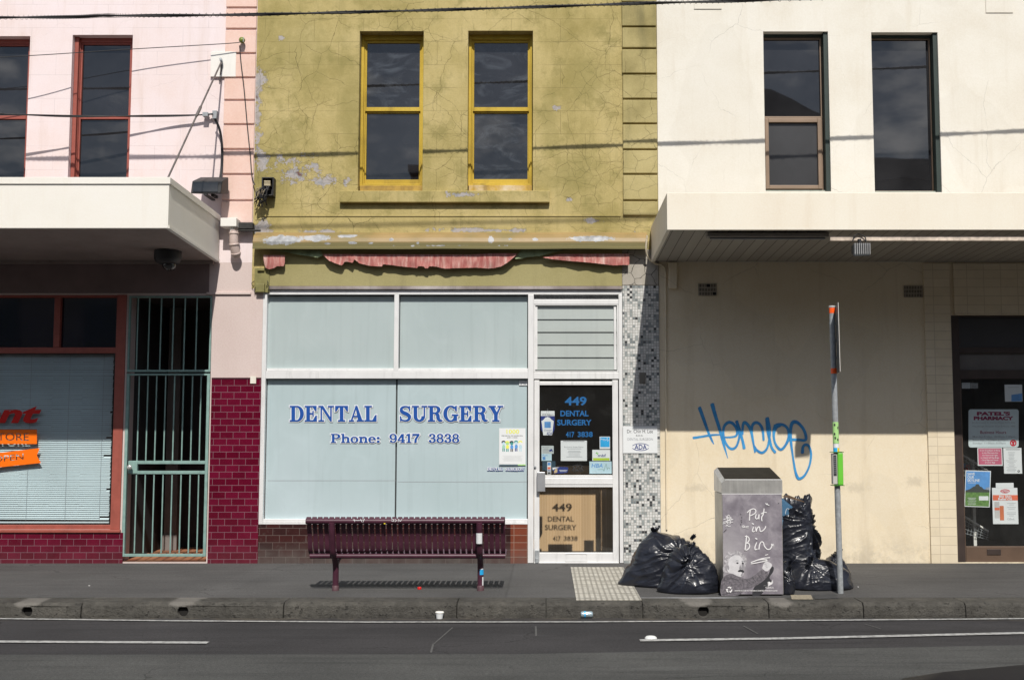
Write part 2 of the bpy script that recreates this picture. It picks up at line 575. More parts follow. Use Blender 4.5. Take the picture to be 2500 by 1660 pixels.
def asphalt(name, lo, hi, grain=180, streak=0.3, bumpy=0.5, patches=(), gutter=False):
    t = NT(name)
    c = t.ramp(t.noise(scale=0.8, detail=8, rough=.62), [(0.3, lo), (0.7, hi)])
    gr = t.noise(scale=grain, detail=3, rough=.7)
    c = t.mix(0.6, c, t.ramp(gr, [(0.3, 0.15), (0.75, 0.9)]), 'OVERLAY')
    c = t.mix(0.5, c, t.ramp(t.noise(scale=45, detail=5, rough=.8), [(0.32, 0.2), (0.7, 0.82)]), 'OVERLAY')
    tyre = t.step(t.noise(t.scale(t.pos, (0.12, 2.2, 1), (3, 1, 0)), 1.5, 5, .6), 0.46, 0.68)
    c = t.mix(t.m_('MULTIPLY', tyre, streak * .6), c, tuple(a * 0.6 for a in lo))
    oil = t.step(t.noise(t.scale(t.pos, (0.8, 1.6, 1), (1, 9, 0)), 1.7, 7, .65), 0.62, 0.7)
    c = t.mix(t.m_('MULTIPLY', oil, streak * .8), c, tuple(a * 0.5 for a in lo))
    st = t.step(t.noise(t.scale(t.pos, (0.35, 5, 1)), 1.6, 8, .68), 0.48, 0.75)
    c = t.mix(t.m_('MULTIPLY', st, streak), c, tuple(a * 0.45 for a in lo))
    st2 = t.step(t.noise(t.scale(t.pos, (0.5, 3, 1), (7, 3, 1)), 1.4, 8, .7), 0.56, 0.8)
    c = t.mix(t.m_('MULTIPLY', st2, streak * 0.7), c, tuple(min(1, a * 1.7) for a in hi))
    spk = t.step(t.noise(scale=36, detail=2), 0.72, 0.76)
    c = t.mix(t.m_('MULTIPLY', spk, 0.3), c, tuple(a * 2.0 for a in hi))
    vo = t.n("ShaderNodeTexVoronoi", {'Vector': t.scale(t.pos, (1, 1, 0)), 'Scale': 3.4}).outputs
    gum = t.m_('MULTIPLY', t.m_('SUBTRACT', 1.0, t.step(vo[0], .035, .06)), t.step(t.n("ShaderNodeSeparateColor", {0: vo[1]}).outputs[0], .35, .4))
    c = t.mix(t.m_('MULTIPLY', gum, .55), c, t.mix(t.step(t.n("ShaderNodeSeparateColor", {0: vo[1]}).outputs[1], .6, .62), tuple(a * .5 for a in lo), tuple(a * 1.6 for a in hi)))
    ck = t.m_('MULTIPLY', t.m_('SUBTRACT', 1.0, t.step(t.n("ShaderNodeTexVoronoi", {'Vector': t.n("ShaderNodeVectorMath", {0: t.scale(t.pos, (.5, .9, 0)), 1: t.n("ShaderNodeVectorMath", {0: t.noise(scale=3, detail=5, out=1), 3: .3}, operation='SCALE').outputs[0]}, operation='ADD').outputs[0], 'Scale': .8}, feature='DISTANCE_TO_EDGE', voronoi_dimensions='2D').outputs[0], .002, .008)), t.step(t.noise(scale=.8, detail=2), .5, .6))
    c = t.mix(t.m_('MULTIPLY', ck, .6), c, tuple(a * .4 for a in lo))
    if gutter:
        gy = t.step(t.xyz()[1], -3.2, -3.0)
        gk = t.m_('MULTIPLY', gy, t.step(t.noise(t.scale(t.pos, (1.5, 4, 1)), 3.5, 8, .75), .42, .62))
        c = t.mix(t.m_('MULTIPLY', gk, .75), c, t.ramp(gr, [(.3, (.05, .042, .032)), (.7, (.17, .145, .11))]))
    for (x0, x1, y0, y1, f) in patches:
        x, y, z = t.xyz()
        k = t.m_('MULTIPLY', t.m_('MULTIPLY', t.step(x, x0 - .02, x0 + .02), t.m_('SUBTRACT', 1.0, t.step(x, x1 - .02, x1 + .02))),
                 t.m_('MULTIPLY', t.step(y, y0 - .02, y0 + .02), t.m_('SUBTRACT', 1.0, t.step(y, y1 - .02, y1 + .02))))
        c = t.mix(k, c, t.mix(1.0, c, (f, f, f), 'MULTIPLY'))
    return t.final(c, 0.9, 0, t.bump(gr, bumpy, 0.004), 0.2)

def bag_mat():
    t = NT("black_plastic")
    v = t.n("ShaderNodeVectorMath", {0: t.pos, 1: t.n("ShaderNodeVectorMath", {0: t.noise(scale=5, detail=2, out=1), 3: 0.22}, operation='SCALE').outputs[0]},
            operation='ADD').outputs[0]
    a = t.noise(t.scale(v, (6, 6, 22)), 1.0, 2, .4, 0.4)
    b = t.noise(t.scale(v, (22, 18, 5)), 1.0, 1, .4, 0.3)
    ra = t.m_('ABSOLUTE', t.m_('SUBTRACT', a, 0.5))
    rb = t.m_('ABSOLUTE', t.m_('SUBTRACT', b, 0.5))
    h = t.m_('ADD', t.m_('MULTIPLY', ra, 1.2), t.m_('MULTIPLY', rb, 0.25))
    nrm = t.bump(h, 0.22, 0.03)
    return t.final((0.014, 0.016, 0.024), 0.33, 0, nrm, 0.4, coat=0.2, **{'Coat Roughness': 0.14})

M = {}
M['green'] = stucco("green_stucco", [(0.31, 0.255, 0.09), (0.45, 0.365, 0.155), (0.545, 0.445, 0.215)], 0.283, 0.003, 0.45,
                    cr=[(2.4, 0.006, 0.85, 0.46, 0.58), (5.2, 0.012, 0.7, 0.52, 0.62), (9, 0.018, 0.5, 0.55, 0.65), (1.1, 0.003, 0.6, 0.36, 0.5)], stain=(0.23, 0.2, 0.065), stain_amt=0.4, peel=green_peel, zoff=0.02)
M['quoin_green'] = stucco("mossy_green_quoin", [(0.24, 0.2, 0.08), (0.4, 0.335, 0.15), (0.5, 0.42, 0.205)], 0, 0, cr=[(4.6, 0.012, 0.7, 0.5, 0.6)],
                          stain=(0.13, 0.12, 0.06), stain_amt=0.55)
M['pink'] = stucco("pale_pink_stucco", [(0.77, 0.64, 0.61), (0.8, 0.69, 0.685), (0.82, 0.72, 0.73)], 0.29, 0.003, 0.72,
                   cr=[(1.4, 0.004, 0.3, 0.5, 0.7)], stain=(0.6, 0.46, 0.38), stain_amt=0.45, bumpy=0.2)
M['quoin_pink'] = stucco("peach_quoin", [(0.76, 0.52, 0.43), (0.79, 0.56, 0.48), (0.8, 0.6, 0.54)], 0, 0, cr=[(3, 0.006, 0.3, 0.5, 0.7)],
                         stain=(0.5, 0.34, 0.26), stain_amt=0.3, bumpy=0.2)
M['pink_low'] = stucco("dusty_pink_render", [(0.6, 0.49, 0.46), (0.63, 0.52, 0.49), (0.65, 0.54, 0.51)], 0, 0, stain=(0.55, 0.42, 0.39), stain_amt=0.2, bumpy=0.15)
M['cream'] = stucco("cream_stucco", [(0.71, 0.665, 0.575), (0.755, 0.72, 0.64), (0.78, 0.75, 0.68)], 0, 0,
                    cr=[(0.9, 0.0035, 0.3, 0.46, 0.6), (2.2, 0.004, 0.22, 0.56, 0.66)], stain=(0.6, 0.53, 0.42), stain_amt=0.42, bumpy=0.22, peel=wall_wear)
M['cream_low'] = stucco("warm_cream_wall", [(0.74, 0.63, 0.45), (0.78, 0.68, 0.51), (0.8, 0.705, 0.54)], 0, 0,
                        cr=[(1.1, 0.004, 0.35, 0.44, 0.6)], stain=(0.55, 0.45, 0.31), stain_amt=0.4, bumpy=0.25, peel=wall_wear)
M['cream_tile'] = tiles("cream_tile_pier", (0.74, 0.64, 0.47), (0.79, 0.69, 0.52), (0.58, 0.49, 0.36), 0.2, 0.104, 0.0035, rough=0.4, offset=0.0, dirt=0.12, var=0.2)
M['maroon_tile'] = tiles("glazed_maroon_tile", (0.095, 0.002, 0.014), (0.135, 0.005, 0.025), (0.19, 0.09, 0.115), 0.1525, 0.0775, 0.003, zoff=0.03, rough=0.12, dirt=0.12)
M['brown_tile'] = tiles("dark_brown_tile", (0.026, 0.011, 0.011), (0.055, 0.015, 0.014), (0.11, 0.08, 0.07), 0.155, 0.083, 0.003, zoff=0.01, rough=0.2, dirt=0.6)
M['red_tile'] = tiles("red_brown_tile", (0.17, 0.045, 0.024), (0.21, 0.055, 0.03), (0.3, 0.2, 0.15), 0.155, 0.083, 0.003, zoff=0.01, xoff=0.06, rough=0.25, offset=0, dirt=0.4)
M['mosaic'] = mosaic_mat()
M['grey_render'] = stucco("cracked_grey_render", [(0.3, 0.28, 0.24), (0.4, 0.37, 0.32), (0.48, 0.44, 0.4)], 0, 0, cr=[(6, 0.03, 0.9, 0.3, 0.4)], stain=(0.26, 0.23, 0.09), stain_amt=0.6)
M['alu'] = plain("brushed_aluminium", (0.8, 0.8, 0.8), 0.42, 0.15, 0.06, 3, grime=0.25)
M['alu_dark'] = plain("dark_gasket", (0.05, 0.055, 0.06), 0.6)  # plain dark backing seen between the panes
def brushed(name, col, metal):
    t = NT(name)
    a = t.noise(t.scale(t.pos, (30, 30, 2.5)), 1.0, 5, .7)
    b = t.noise(scale=6, detail=5)
    c = t.mix(t.step(a, .3, .7), tuple(x * .9 for x in col), tuple(min(1, x * 1.08) for x in col))
    c = t.mix(.6, c, t.ramp(b, [(.35, .7), (.65, 1.1)]), 'MULTIPLY')
    return t.final(c, .28, metal, t.bump(a, .1, .002))
M['steel'] = brushed("brushed_stainless_steel", (0.78, 0.77, 0.74), .62)
M['steel_top'] = plain("dark_mirror_steel", (0.42, 0.41, 0.39), 0.16, 1.0, 0.15, 9)  # lid top: darker and more mirror-like than the lid front
M['bin_side'] = plain("stained_steel_side", (0.62, 0.59, 0.52), 0.35, 0.75, 0.2, 5, grime=0.5)
M['rod'] = plain("dull_rusty_rod", (.13, .115, .11), .6, .2, .3, 12)
M['galv'] = plain("galvanised_steel", (0.34, 0.36, 0.375), 0.5, 0.15, 0.22, 30, grime=0.3)
M['white_paint'] = plain("white_paint", (0.8, 0.78, 0.73), 0.55, 0, 0.04, 2, grime=0.08)
M['awning_white'] = stucco("cream_fascia_paint", [(0.79, 0.755, 0.69), (0.82, 0.79, 0.725), (0.83, 0.805, 0.75)], 0, 0, stain=(0.68, 0.6, 0.48), stain_amt=0.22, rough=0.6, bumpy=0.1)
M['awning_cream'] = stucco("warm_fascia_paint", [(0.78, 0.71, 0.59), (0.81, 0.75, 0.635), (0.82, 0.77, 0.66)], 0, 0, stain=(0.62, 0.5, 0.36), stain_amt=0.25, rough=0.6, bumpy=0.1)
M['soffit'] = plain("soffit_board", (0.36, 0.32, 0.27), 0.8, 0, 0.12, 4, grime=0.2)
M['yellow'] = stucco("flaking_yellow_paint", [(0.38, 0.26, 0.035), (0.54, 0.375, 0.045), (0.6, 0.43, 0.07)], 0, 0, stain=(0.1, 0.065, 0.03), stain_amt=0.6, rough=0.6)
M['rotten'] = stucco("peeled_timber", [(0.1, 0.065, 0.045), (0.5, 0.33, 0.08), (0.7, 0.67, 0.63)], 0, 0, stain=(0.08, 0.05, 0.04), stain_amt=0.7)
M['weathered'] = stucco("weathered_timber", [(0.12, 0.1, 0.095), (0.3, 0.26, 0.25), (0.5, 0.46, 0.45)], 0, 0, stain=(0.1, 0.085, 0.08), stain_amt=0.6)
M['red_frame'] = plain("red_oxide_paint", (0.33, 0.085, 0.062), 0.5, 0, 0.12, 8, grime=0.25)
M['bronze'] = plain("bronze_aluminium", (0.26, 0.185, 0.13), 0.45, 0.2, 0.1, 4)
M['green_black'] = plain("green_black_paint", (0.02, 0.035, 0.03), 0.6)
M['pane'] = pane_mat("dark_window_pane")
M['pane_cloud'] = pane_mat("cloud_painted_pane", streak=0.75)  # pane with cloud reflections painted in
M['pane_fly'] = pane_mat("flyscreen_pane", (0.02, 0.02, 0.022), 0.35)
M['pane_blue'] = pane_mat("dark_blue_pane", (0.006, 0.007, 0.02), 0.05)
M['glass'] = clear_glass("clear_glass")
M['film'] = film_mat("pale_film_pane", (0.42, 0.52, 0.54), (0.48, 0.575, 0.605))
M['film2'] = film_mat("pale_grey_film_pane", (0.4, 0.475, 0.48), (0.455, 0.525, 0.53))
M['louvre'] = film_mat("frosted_louvre_glass", (0.36, 0.4, 0.39), (0.44, 0.48, 0.46))
M['black'] = plain("black_void", (0.008, 0.008, 0.01), 0.8)
M['black_plastic'] = plain("matt_black_plastic", (0.02, 0.02, 0.022), 0.55, 0, 0.3, 9)
M['cable'] = plain("black_cable", (0.015, 0.015, 0.017), 0.6)
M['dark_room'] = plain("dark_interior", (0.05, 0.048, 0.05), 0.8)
M['counter'] = None
M['bench'] = plain("plum_powdercoat", (0.066, 0.0185, 0.035), 0.4, 0, 0.2, 14, grime=0.3)
M['bag'] = bag_mat()
M['gate'] = plain("sage_green_paint", (0.23, 0.36, 0.33), 0.5, 0, 0.15, 12, grime=0.3)
M['blind'] = plain("pale_blue_blind", (0.6, 0.72, 0.76), 0.5, 0, 0.07, 2)
M['red'] = plain("red_vinyl", (0.6, 0.01, 0.006), 0.4, 0, 0.04)
M['orange'] = plain("orange_vinyl", (0.95, 0.17, 0.0), 0.45, 0, 0.03)
M['sign_blue'] = plain("sign_blue_vinyl", (0.008, 0.075, 0.34), 0.45, 0, 0.03)
M['white_vinyl'] = plain("white_vinyl", (0.78, 0.8, 0.82), 0.45, 0, 0.02)
M['sky_vinyl'] = plain("light_blue_vinyl", (0.004, 0.14, 0.4), 0.45, 0, 0.02)
M['paper'] = plain("white_paper", (0.75, 0.77, 0.78), 0.7, 0, 0.02)
M['ink'] = plain("black_ink", (0.03, 0.03, 0.035), 0.6, 0, 0.05)
M['ink_grey'] = plain("grey_ink", (0.32, 0.34, 0.36), 0.6, 0, 0.05)
M['navy'] = plain("navy_ink", (0.01, 0.03, 0.2), 0.5, 0, 0.03)
M['graffiti'] = plain("blue_spray_paint", (0.03, 0.27, 0.62), 0.5, 0, 0.15, 9)
M['chalk'] = plain("chalk_white", (0.78, 0.77, 0.78), 0.6, 0, 0.06, 60)
M['concrete'] = plain("pale_concrete", (0.34, 0.32, 0.29), 0.9, 0, 0.2, 8, bump=0.4)
M['hole'] = plain("drain_hole", (0.01, 0.009, 0.008), 0.9)
M['pipe'] = plain("pinkish_pvc_pipe", (0.55, 0.44, 0.4), 0.4, 0, 0.08)
M['timber_dark'] = plain("dark_bitumen_timber", (0.03, 0.028, 0.026), 0.8, 0, 0.4, 20, bump=0.4)
M['olive'] = plain("olive_painted_box", (0.22, 0.2, 0.07), 0.6, 0, 0.2, 12, grime=0.4)
M['pharm'] = plain("dark_bronze_frame", (0.05, 0.035, 0.03), 0.5, 0.1, 0.2, 5, grime=0.2)
M['lime'] = plain("lime_green_plastic", (0.15, 0.55, 0.05), 0.4, 0, 0.05)
M['pale_lime'] = plain("pale_green_sticker", (0.4, 0.68, 0.25), 0.5, 0, 0.08, 20)
M['hi_orange'] = plain("orange_reflective_tape", (0.95, 0.11, 0.01), 0.4, 0, 0.05)
M['sign_back'] = plain("unpainted_sign_back", (0.1, 0.11, 0.115), 0.5, 0.2, 0.15, 10)
M['yellow_ink'] = plain("yellow_ink", (0.8, 0.8, 0.12), 0.6, 0, 0.04)
M['teal'] = plain("teal_ink", (0.06, 0.3, 0.27), 0.6)
M['mint'] = plain("mint_ink", (0.35, 0.62, 0.5), 0.6)
M['cyan'] = plain("cyan_ink", (0.02, 0.4, 0.8), 0.5)
M['pale_blue'] = plain("pale_blue_card", (0.5, 0.68, 0.76), 0.6)
M['magenta'] = plain("maroon_ink", (0.28, 0.01, 0.07), 0.5)
M['rose'] = plain("rose_card", (0.55, 0.12, 0.2), 0.6)
M['grass_ink'] = plain("green_ink", (0.12, 0.24, 0.06), 0.6, 0, 0.3, 40)
M['sky_ink'] = plain("sky_ink", (0.1, 0.3, 0.65), 0.6, 0, 0.2, 10)
M['salmon'] = plain("orange_red_ink", (0.75, 0.16, 0.08), 0.6)
M['crimson'] = plain("crimson_ink", (0.55, 0.01, 0.03), 0.5)

def hood_mat():
    t = NT("faded_yellow_hood")
    c = t.ramp(t.noise(scale=2.2, detail=6), [(0.3, (0.2, 0.165, 0.065)), (0.5, (0.29, 0.2, 0.08)), (0.7, (0.35, 0.24, 0.105))])
    x, y, z = t.xyz()
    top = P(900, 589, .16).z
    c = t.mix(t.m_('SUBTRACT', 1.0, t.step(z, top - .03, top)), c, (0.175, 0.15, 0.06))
    n = t.noise(scale=8, detail=8, rough=.7)
    mask = 0.0
    for (px, py, rx, ry, am) in ((690, 585, 90, 22, 1.1), (770, 580, 60, 16, 1.0), (850, 575, 50, 10, .9), (800, 595, 16, 6, 1.0), (860, 593, 20, 6, .95),
                                 (905, 594, 12, 5, 1.0), (955, 585, 10, 8, .9), (1020, 593, 7, 6, 1.0), (1198, 585, 14, 20, 1.0), (1445, 582, 90, 13, 1.15),
                                 (1308, 584, 16, 8, .9), (1245, 583, 10, 6, .8), (1100, 600, 400, 6, .5)):
        k = t.m_('MULTIPLY', t.spot(px, py, rx, ry, .15), am)
        mask = k if isinstance(mask, float) else t.m_('MAXIMUM', mask, k)
    v = t.m_('ADD', mask, t.m_('MULTIPLY', t.m_('SUBTRACT', n, 0.5), 1.5))
    c = t.mix(t.step(v, 0.45, 0.5), c, t.ramp(t.noise(scale=12, detail=4), [(0.35, (0.2, 0.2, 0.2)), (0.6, (0.4, 0.41, 0.43)), (0.7, (0.48, 0.42, 0.38))]))
    return t.final(c, 0.5, 0.0, t.bump(n, 0.3, 0.006), 0.4)

def fabric_mat():
    t = NT("faded_red_canvas")
    f = t.noise(t.scale(t.pos, (26, 8, 4)), 1.0, 8, .7, .5)
    c = t.ramp(f, [(0.3, (0.3, 0.07, 0.065)), (0.5, (0.42, 0.17, 0.15)), (0.64, (0.55, 0.33, 0.29)), (0.75, (0.66, 0.53, 0.48))])
    return t.final(c, 0.85, 0, t.bump(f, 0.4, 0.01), 0.2)

def board_mat():
    t = NT("pine_board")
    x, y, z = t.xyz()
    w = t.n("ShaderNodeTexWave", {'Vector': t.scale(t.pos, (1, 1, 0.06)), 'Scale': 9, 'Distortion': 4, 'Detail': 3}, bands_direction='X').outputs[0]
    k = t.m_('FLOOR', t.m_('DIVIDE', x, 0.11))
    rn = t.n("ShaderNodeTexWhiteNoise", {'W': k}, noise_dimensions='1D').outputs[0]
    c = t.ramp(w, [(0.2, (0.66, 0.43, 0.23)), (0.8, (0.7, 0.475, 0.265))])
    c = t.mix(0.5, c, t.ramp(rn, [(0, .72), (1, 1.1)]), 'MULTIPLY')
    kn = t.step(t.noise(t.scale(t.pos, (1, 1, .6)), 12, 2), 0.74, 0.78)
    c = t.mix(kn, c, (0.25, 0.12, 0.05))
    return t.final(c, 0.6)

def kerb_mat():
    t = NT("bluestone_kerb")
    n = t.noise(scale=3, detail=8, rough=.68)
    c = t.ramp(n, [(0.3, (0.048, 0.045, 0.04)), (0.5, (0.08, 0.076, 0.068)), (0.7, (0.112, 0.105, 0.092))])
    x, y, z = t.xyz()
    st = t.step(t.noise(t.scale(t.pos, (7, 7, .8)), 1.5, 7, .68), .5, .78)
    c = t.mix(t.m_('MULTIPLY', st, .5), c, (0.05, 0.047, 0.04))
    mid = t.noise(scale=17, detail=7, rough=.75)
    c = t.mix(.35, c, t.ramp(mid, [(.32, .2), (.68, .85)]), 'OVERLAY')
    g = t.noise(scale=60, detail=4, rough=.7)
    pits = t.step(t.noise(scale=22, detail=4, rough=.6), .6, .68)
    c = t.mix(t.m_('MULTIPLY', pits, .5), c, (0.03, 0.03, 0.028))
    for px in (65, 445, 1705, 1910):
        k = t.step(t.m_('ADD', t.spot(px, 1470, 60 if px != 1910 else 45, 20, 2.98), t.m_('MULTIPLY', t.m_('SUBTRACT', n, .5), 1.2)), .3, .6)
        c = t.mix(t.m_('MULTIPLY', k, .6), c, (0.24, 0.225, 0.205))
    return t.final(c, .9, 0, t.bump(t.m_('ADD', t.m_('SUBTRACT', g, t.m_('MULTIPLY', pits, .8)), t.m_('MULTIPLY', mid, 1.5)), .85, .016), .2)

def tactile_mat():
    t = NT("worn_tactile_tile")
    x, y, z = t.xyz()
    f = t.m_('FRACT', t.m_('DIVIDE', x, 0.05))
    rib = t.m_('MULTIPLY', t.step(f, 0.1, 0.2), t.m_('SUBTRACT', 1, t.step(f, 0.72, 0.82)))
    g = t.m_('FRACT', t.m_('DIVIDE', t.m_('ADD', y, 0.05), 0.3))
    seam = t.m_('MAXIMUM', t.step(g, .96, .98), t.m_('SUBTRACT', 1, t.step(g, .02, .04)))
    n = t.noise(scale=6, detail=9, rough=.72)
    top = t.ramp(n, [(0.3, (0.2, 0.19, 0.165)), (0.46, (0.42, 0.4, 0.35)), (0.66, (0.55, 0.53, 0.47))])
    c = t.mix(rib, (0.29, 0.275, 0.24), top)
    c = t.mix(seam, c, (0.13, 0.125, 0.11))
    return t.final(c, .85, 0, t.bump(rib, .6, .004), .25)

def line_mat(amt):
    t = NT("worn_road_paint")
    n = t.noise(scale=22, detail=8, rough=.75)
    c = t.mix(t.m_('MULTIPLY', t.step(n, .42, .62), amt), (0.4, 0.4, 0.39), (0.08, 0.08, 0.08))
    return t.final(c, .75)

def poster_mat():
    t = NT("chalkboard_print")
    n = t.noise(scale=7, detail=6, rough=.6, dist=.4)
    c = t.ramp(n, [(0.3, (0.155, 0.14, 0.165)), (0.5, (0.24, 0.22, 0.25)), (0.68, (0.36, 0.335, 0.365))])
    k = t.spot(1775, 1345, 70, 90, 2.5)
    c = t.mix(t.m_('MULTIPLY', k, .7), c, (0.45, 0.43, 0.45))
    return t.final(c, .4, 0, None, .4)

def hatch_mat(name, col, col2):
    t = NT(name)
    n = t.noise(t.scale(t.pos, (1, 1, 1)), 45, 6, .7)
    return t.final(t.ramp(n, [(.35, col), (.65, col2)]), .6)

def terracotta_mat():
    t = NT("terracotta_entry_tile")
    x, y, z = t.xyz()
    b = t.n("ShaderNodeTexBrick", {'Vector': t.n("ShaderNodeCombineXYZ", {0: x, 1: y}).outputs[0], 'Scale': 1, 'Brick Width': .15, 'Row Height': .15,
                                   'Mortar Size': .004, 'Color1': (0.3, 0.1, 0.05), 'Color2': (0.5, 0.24, 0.13), 'Mortar': (0.1, 0.08, 0.07)}, offset=0)
    return t.final(b.outputs[0], .5)

M['hood'], M['fabric'], M['counter'], M['kerb'] = hood_mat(), fabric_mat(), board_mat(), kerb_mat()
M['tactile'], M['line'], M['poster'] = tactile_mat(), line_mat(.6), poster_mat()
M['fabric_back'] = plain("green_canvas_back", (0.3, 0.36, 0.2), .85, 0, .3, 9)
M['terracotta'] = terracotta_mat()
M['suit'] = hatch_mat("printed_tweed", (0.07, 0.065, 0.075), (0.22, 0.2, 0.225))
M['hair'] = hatch_mat("printed_grey_hair", (0.16, 0.15, 0.17), (0.6, 0.58, 0.6))
M['skin_print'] = plain("printed_face", (0.62, 0.61, 0.63), .4, 0, .1, 25)
M['skin_dark'] = plain("printed_face_shade", (0.3, 0.29, 0.31), .4, 0, .1, 25)

# ------------------------------------------------------------------ ground
KERB = 3.0
ROAD_Z = -0.135
gx0, gx1 = -40, 40
mb = MB(); mb.face([(gx0, -KERB + .32, 0), (gx1, -KERB + .32, 0), (gx1, 8, 0), (gx0, 8, 0)])
pv = [(P(1255, 1380, 0).x, P(1255, 1380, 0).x + .004, -2.7, 0, .45), (P(1700, 1400, 2).x, P(1700, 1400, 2).x + 30, -2.7, 0, .94),
      (P(1255, 1380, 0).x, P(1700, 1400, 2).x, -2.7, 0, 1.08), (-3.3, -3.05, -2.7, -.1, 1.06), (-40, 40, -.62, -.605, .6)]
mb.build("pavement", asphalt("pavement_asphalt", (0.072, 0.0705, 0.07), (0.106, 0.1035, 0.102), 150, .3, patches=pv), kind="structure")
mb = MB(); mb.face([(gx0, -16, ROAD_Z), (gx1, -16, ROAD_Z), (gx1, -KERB - .002, ROAD_Z), (gx0, -KERB - .002, ROAD_Z)])
mb.build("road", asphalt("road_asphalt", (0.034, 0.033, 0.0345), (0.053, 0.051, 0.053), 190, .45, .6, gutter=True), kind="structure")
a, b = G(0, 1597, ROAD_Z + .004), G(2500, 1574, ROAD_Z + .004)
c_ = G(1250, 1596, ROAD_Z + .004)
mb = MB()
edge = [a + (a - c_) * 3, a, c_, b, b + (b - c_) * 3]
for p, q in zip(edge, edge[1:]):
    mb.face([(p.x, -8.6, ROAD_Z + .004), (q.x, -8.6, ROAD_Z + .004), q, p])
mb.build("tram_lane", asphalt("tram_lane_concrete", (0.054, 0.055, 0.054), (0.086, 0.087, 0.084), 120, .55, .8), kind="structure")
mb = MB(); mb.face([(gx0, -40, 0), (gx1, -40, 0), (gx1, -12.2, 0), (gx0, -12.2, 0)])
mb.face([(gx0, -12.2, ROAD_Z), (gx1, -12.2, ROAD_Z), (gx1, -12.2, 0), (gx0, -12.2, 0)])
mb.build("far_pavement", asphalt("far_pavement_asphalt", (0.085, 0.08, 0.078), (0.13, 0.125, 0.12)), kind="structure")

# kerb stones with pipe outlets
mb = MB()
joints = [-40, -12, -9.5] + [G(px, 1472).x for px in (-420, 195, 690, 1115, 1333, 1570, 1878, 2110, 2360, 2620)] + [9.5, 12, 40]
for x0, x1 in zip(joints, joints[1:]):
    j, h = RND.uniform(-.006, .006), RND.uniform(-.004, .003)
    g = RND.uniform(.0015, .004)
    f = KERB + j
    prof = [(KERB - .316, -.3), (f - .004, -.3), (f, ROAD_Z + .03), (f - .012, -.028), (f - .04, h), (KERB - .316, h + .001)]
    mb.extrude_x(prof, x0 + g, x1 - g)
kerb = mb.build("kerb", M['kerb'], kind="structure")
cut = MB()
for px in (65, 445, 1718):
    c = P(px, 1491, KERB)
    cut.lathe((c.x, -KERB - .08, c.z - .006), [(.048, 0), (.048, .35)], 20, Vector((0, 1, 0)))
cutter = cut.build("cutter", None)
bo = kerb.modifiers.new("holes", 'BOOLEAN')
bo.operation, bo.object, bo.solver = 'DIFFERENCE', cutter, 'EXACT'
dg = bpy.context.evaluated_depsgraph_get()
dg.update()
me = bpy.data.meshes.new_from_object(kerb.evaluated_get(dg))
kerb.modifiers.clear()
kerb.data = me
bpy.data.objects.remove(cutter)
be = kerb.modifiers.new("bevel", 'BEVEL')
be.width, be.segments, be.limit_method = .008, 2, 'ANGLE'
mb = MB()
for px in (65, 445, 1718):
    c = P(px, 1491, KERB)
    mb.lathe((c.x, -KERB + .05, c.z - .006), [(.052, 0), (.052, .25)], 16, Vector((0, 1, 0)))
    mb.box(c.x - .2, c.x + .2, KERB - .33, KERB - .317, -.3, -.02)
mb.build("gutter_drain", M['hole'], kind="structure")
mb = MB(); mb.face([(gx0, -KERB + .318, -.02), (gx1, -KERB + .318, -.02), (gx1, -KERB + .05, -.02), (gx0, -KERB + .05, -.02)])
mb.build("kerb_bedding", M['hole'], kind="structure")

# gutter strip + road paint
mb = MB()
def road_line(pts, w, z=ROAD_Z + .008):
    g_ = [G(x, y, z) for x, y in pts]
    for p, q in zip(g_, g_[1:]):
        mb.face([(p.x, p.y - w / 2, z), (q.x, q.y - w / 2, z), (q.x, q.y + w / 2, z), (p.x, p.y + w / 2, z)])
road_line([(-700, 1506), (0, 1509), (400, 1514), (900, 1517.5), (1400, 1517), (1900, 1514), (2500, 1509), (3200, 1507)], .055)
mb.build("edge_line", M['line'], kind="structure")
mb = MB(); road_line([(-900, 1562), (0, 1565), (508, 1567.5)], .085); road_line([(1562, 1562), (1900, 1557.5), (2500, 1544), (3100, 1530)], .085)
mb.build("lane_line", M['line'], kind="structure")
mb = MB(); a, b = G(1393, 1384), G(1535, 1465)
mb.box(G(1393, 1384).x, G(1530, 1400).x, -G(1393, 1385).y, -b.y, 0.0005, .007)
mb.build("tactile_strip", M['tactile'], kind="structure")
mb = MB(); c = G(447, 1520, ROAD_Z)
for k, (x0, y0, x1, y1, w) in enumerate(((1105, 1531, 1060, 1570, .012), (1058, 1570, 1052, 1592, .015), (1308, 1528, 1309, 1552, .015), (1815, 1527, 1850, 1546, .015), (2110, 1522, 2150, 1534, .012))):
    p, q = G(x0, y0, ROAD_Z + .006), G(x1, y1, ROAD_Z + .006)
    n_ = Vector((-(q - p).y, (q - p).x, 0)).normalized() * w / 2
    mb.face([p - n_, q - n_, q + n_, p + n_])
mb.build("road_scuff", plain("road_scuff_mark", (0.085, 0.085, 0.083), .9, 0, .5, 60), kind="structure")

# ------------------------------------------------------------------ buildings
TOPZ = 8.4
def shell(mb, x0, x1, back=7.0, top=TOPZ, d=0.0):
    """Sides, back and roof behind a front wall."""
    for p in ([(x0, -d, 0), (x0, -d, top), (x0, back, top), (x0, back, 0)], [(x1, -d, top), (x1, -d, 0), (x1, back, 0), (x1, back, top)],
              [(x1, back, 0), (x0, back, 0), (x0, back, top), (x1, back, top)], [(x0, -d, top), (x1, -d, top), (x1, back, top), (x0, back, top)]):
        mb.face(p)

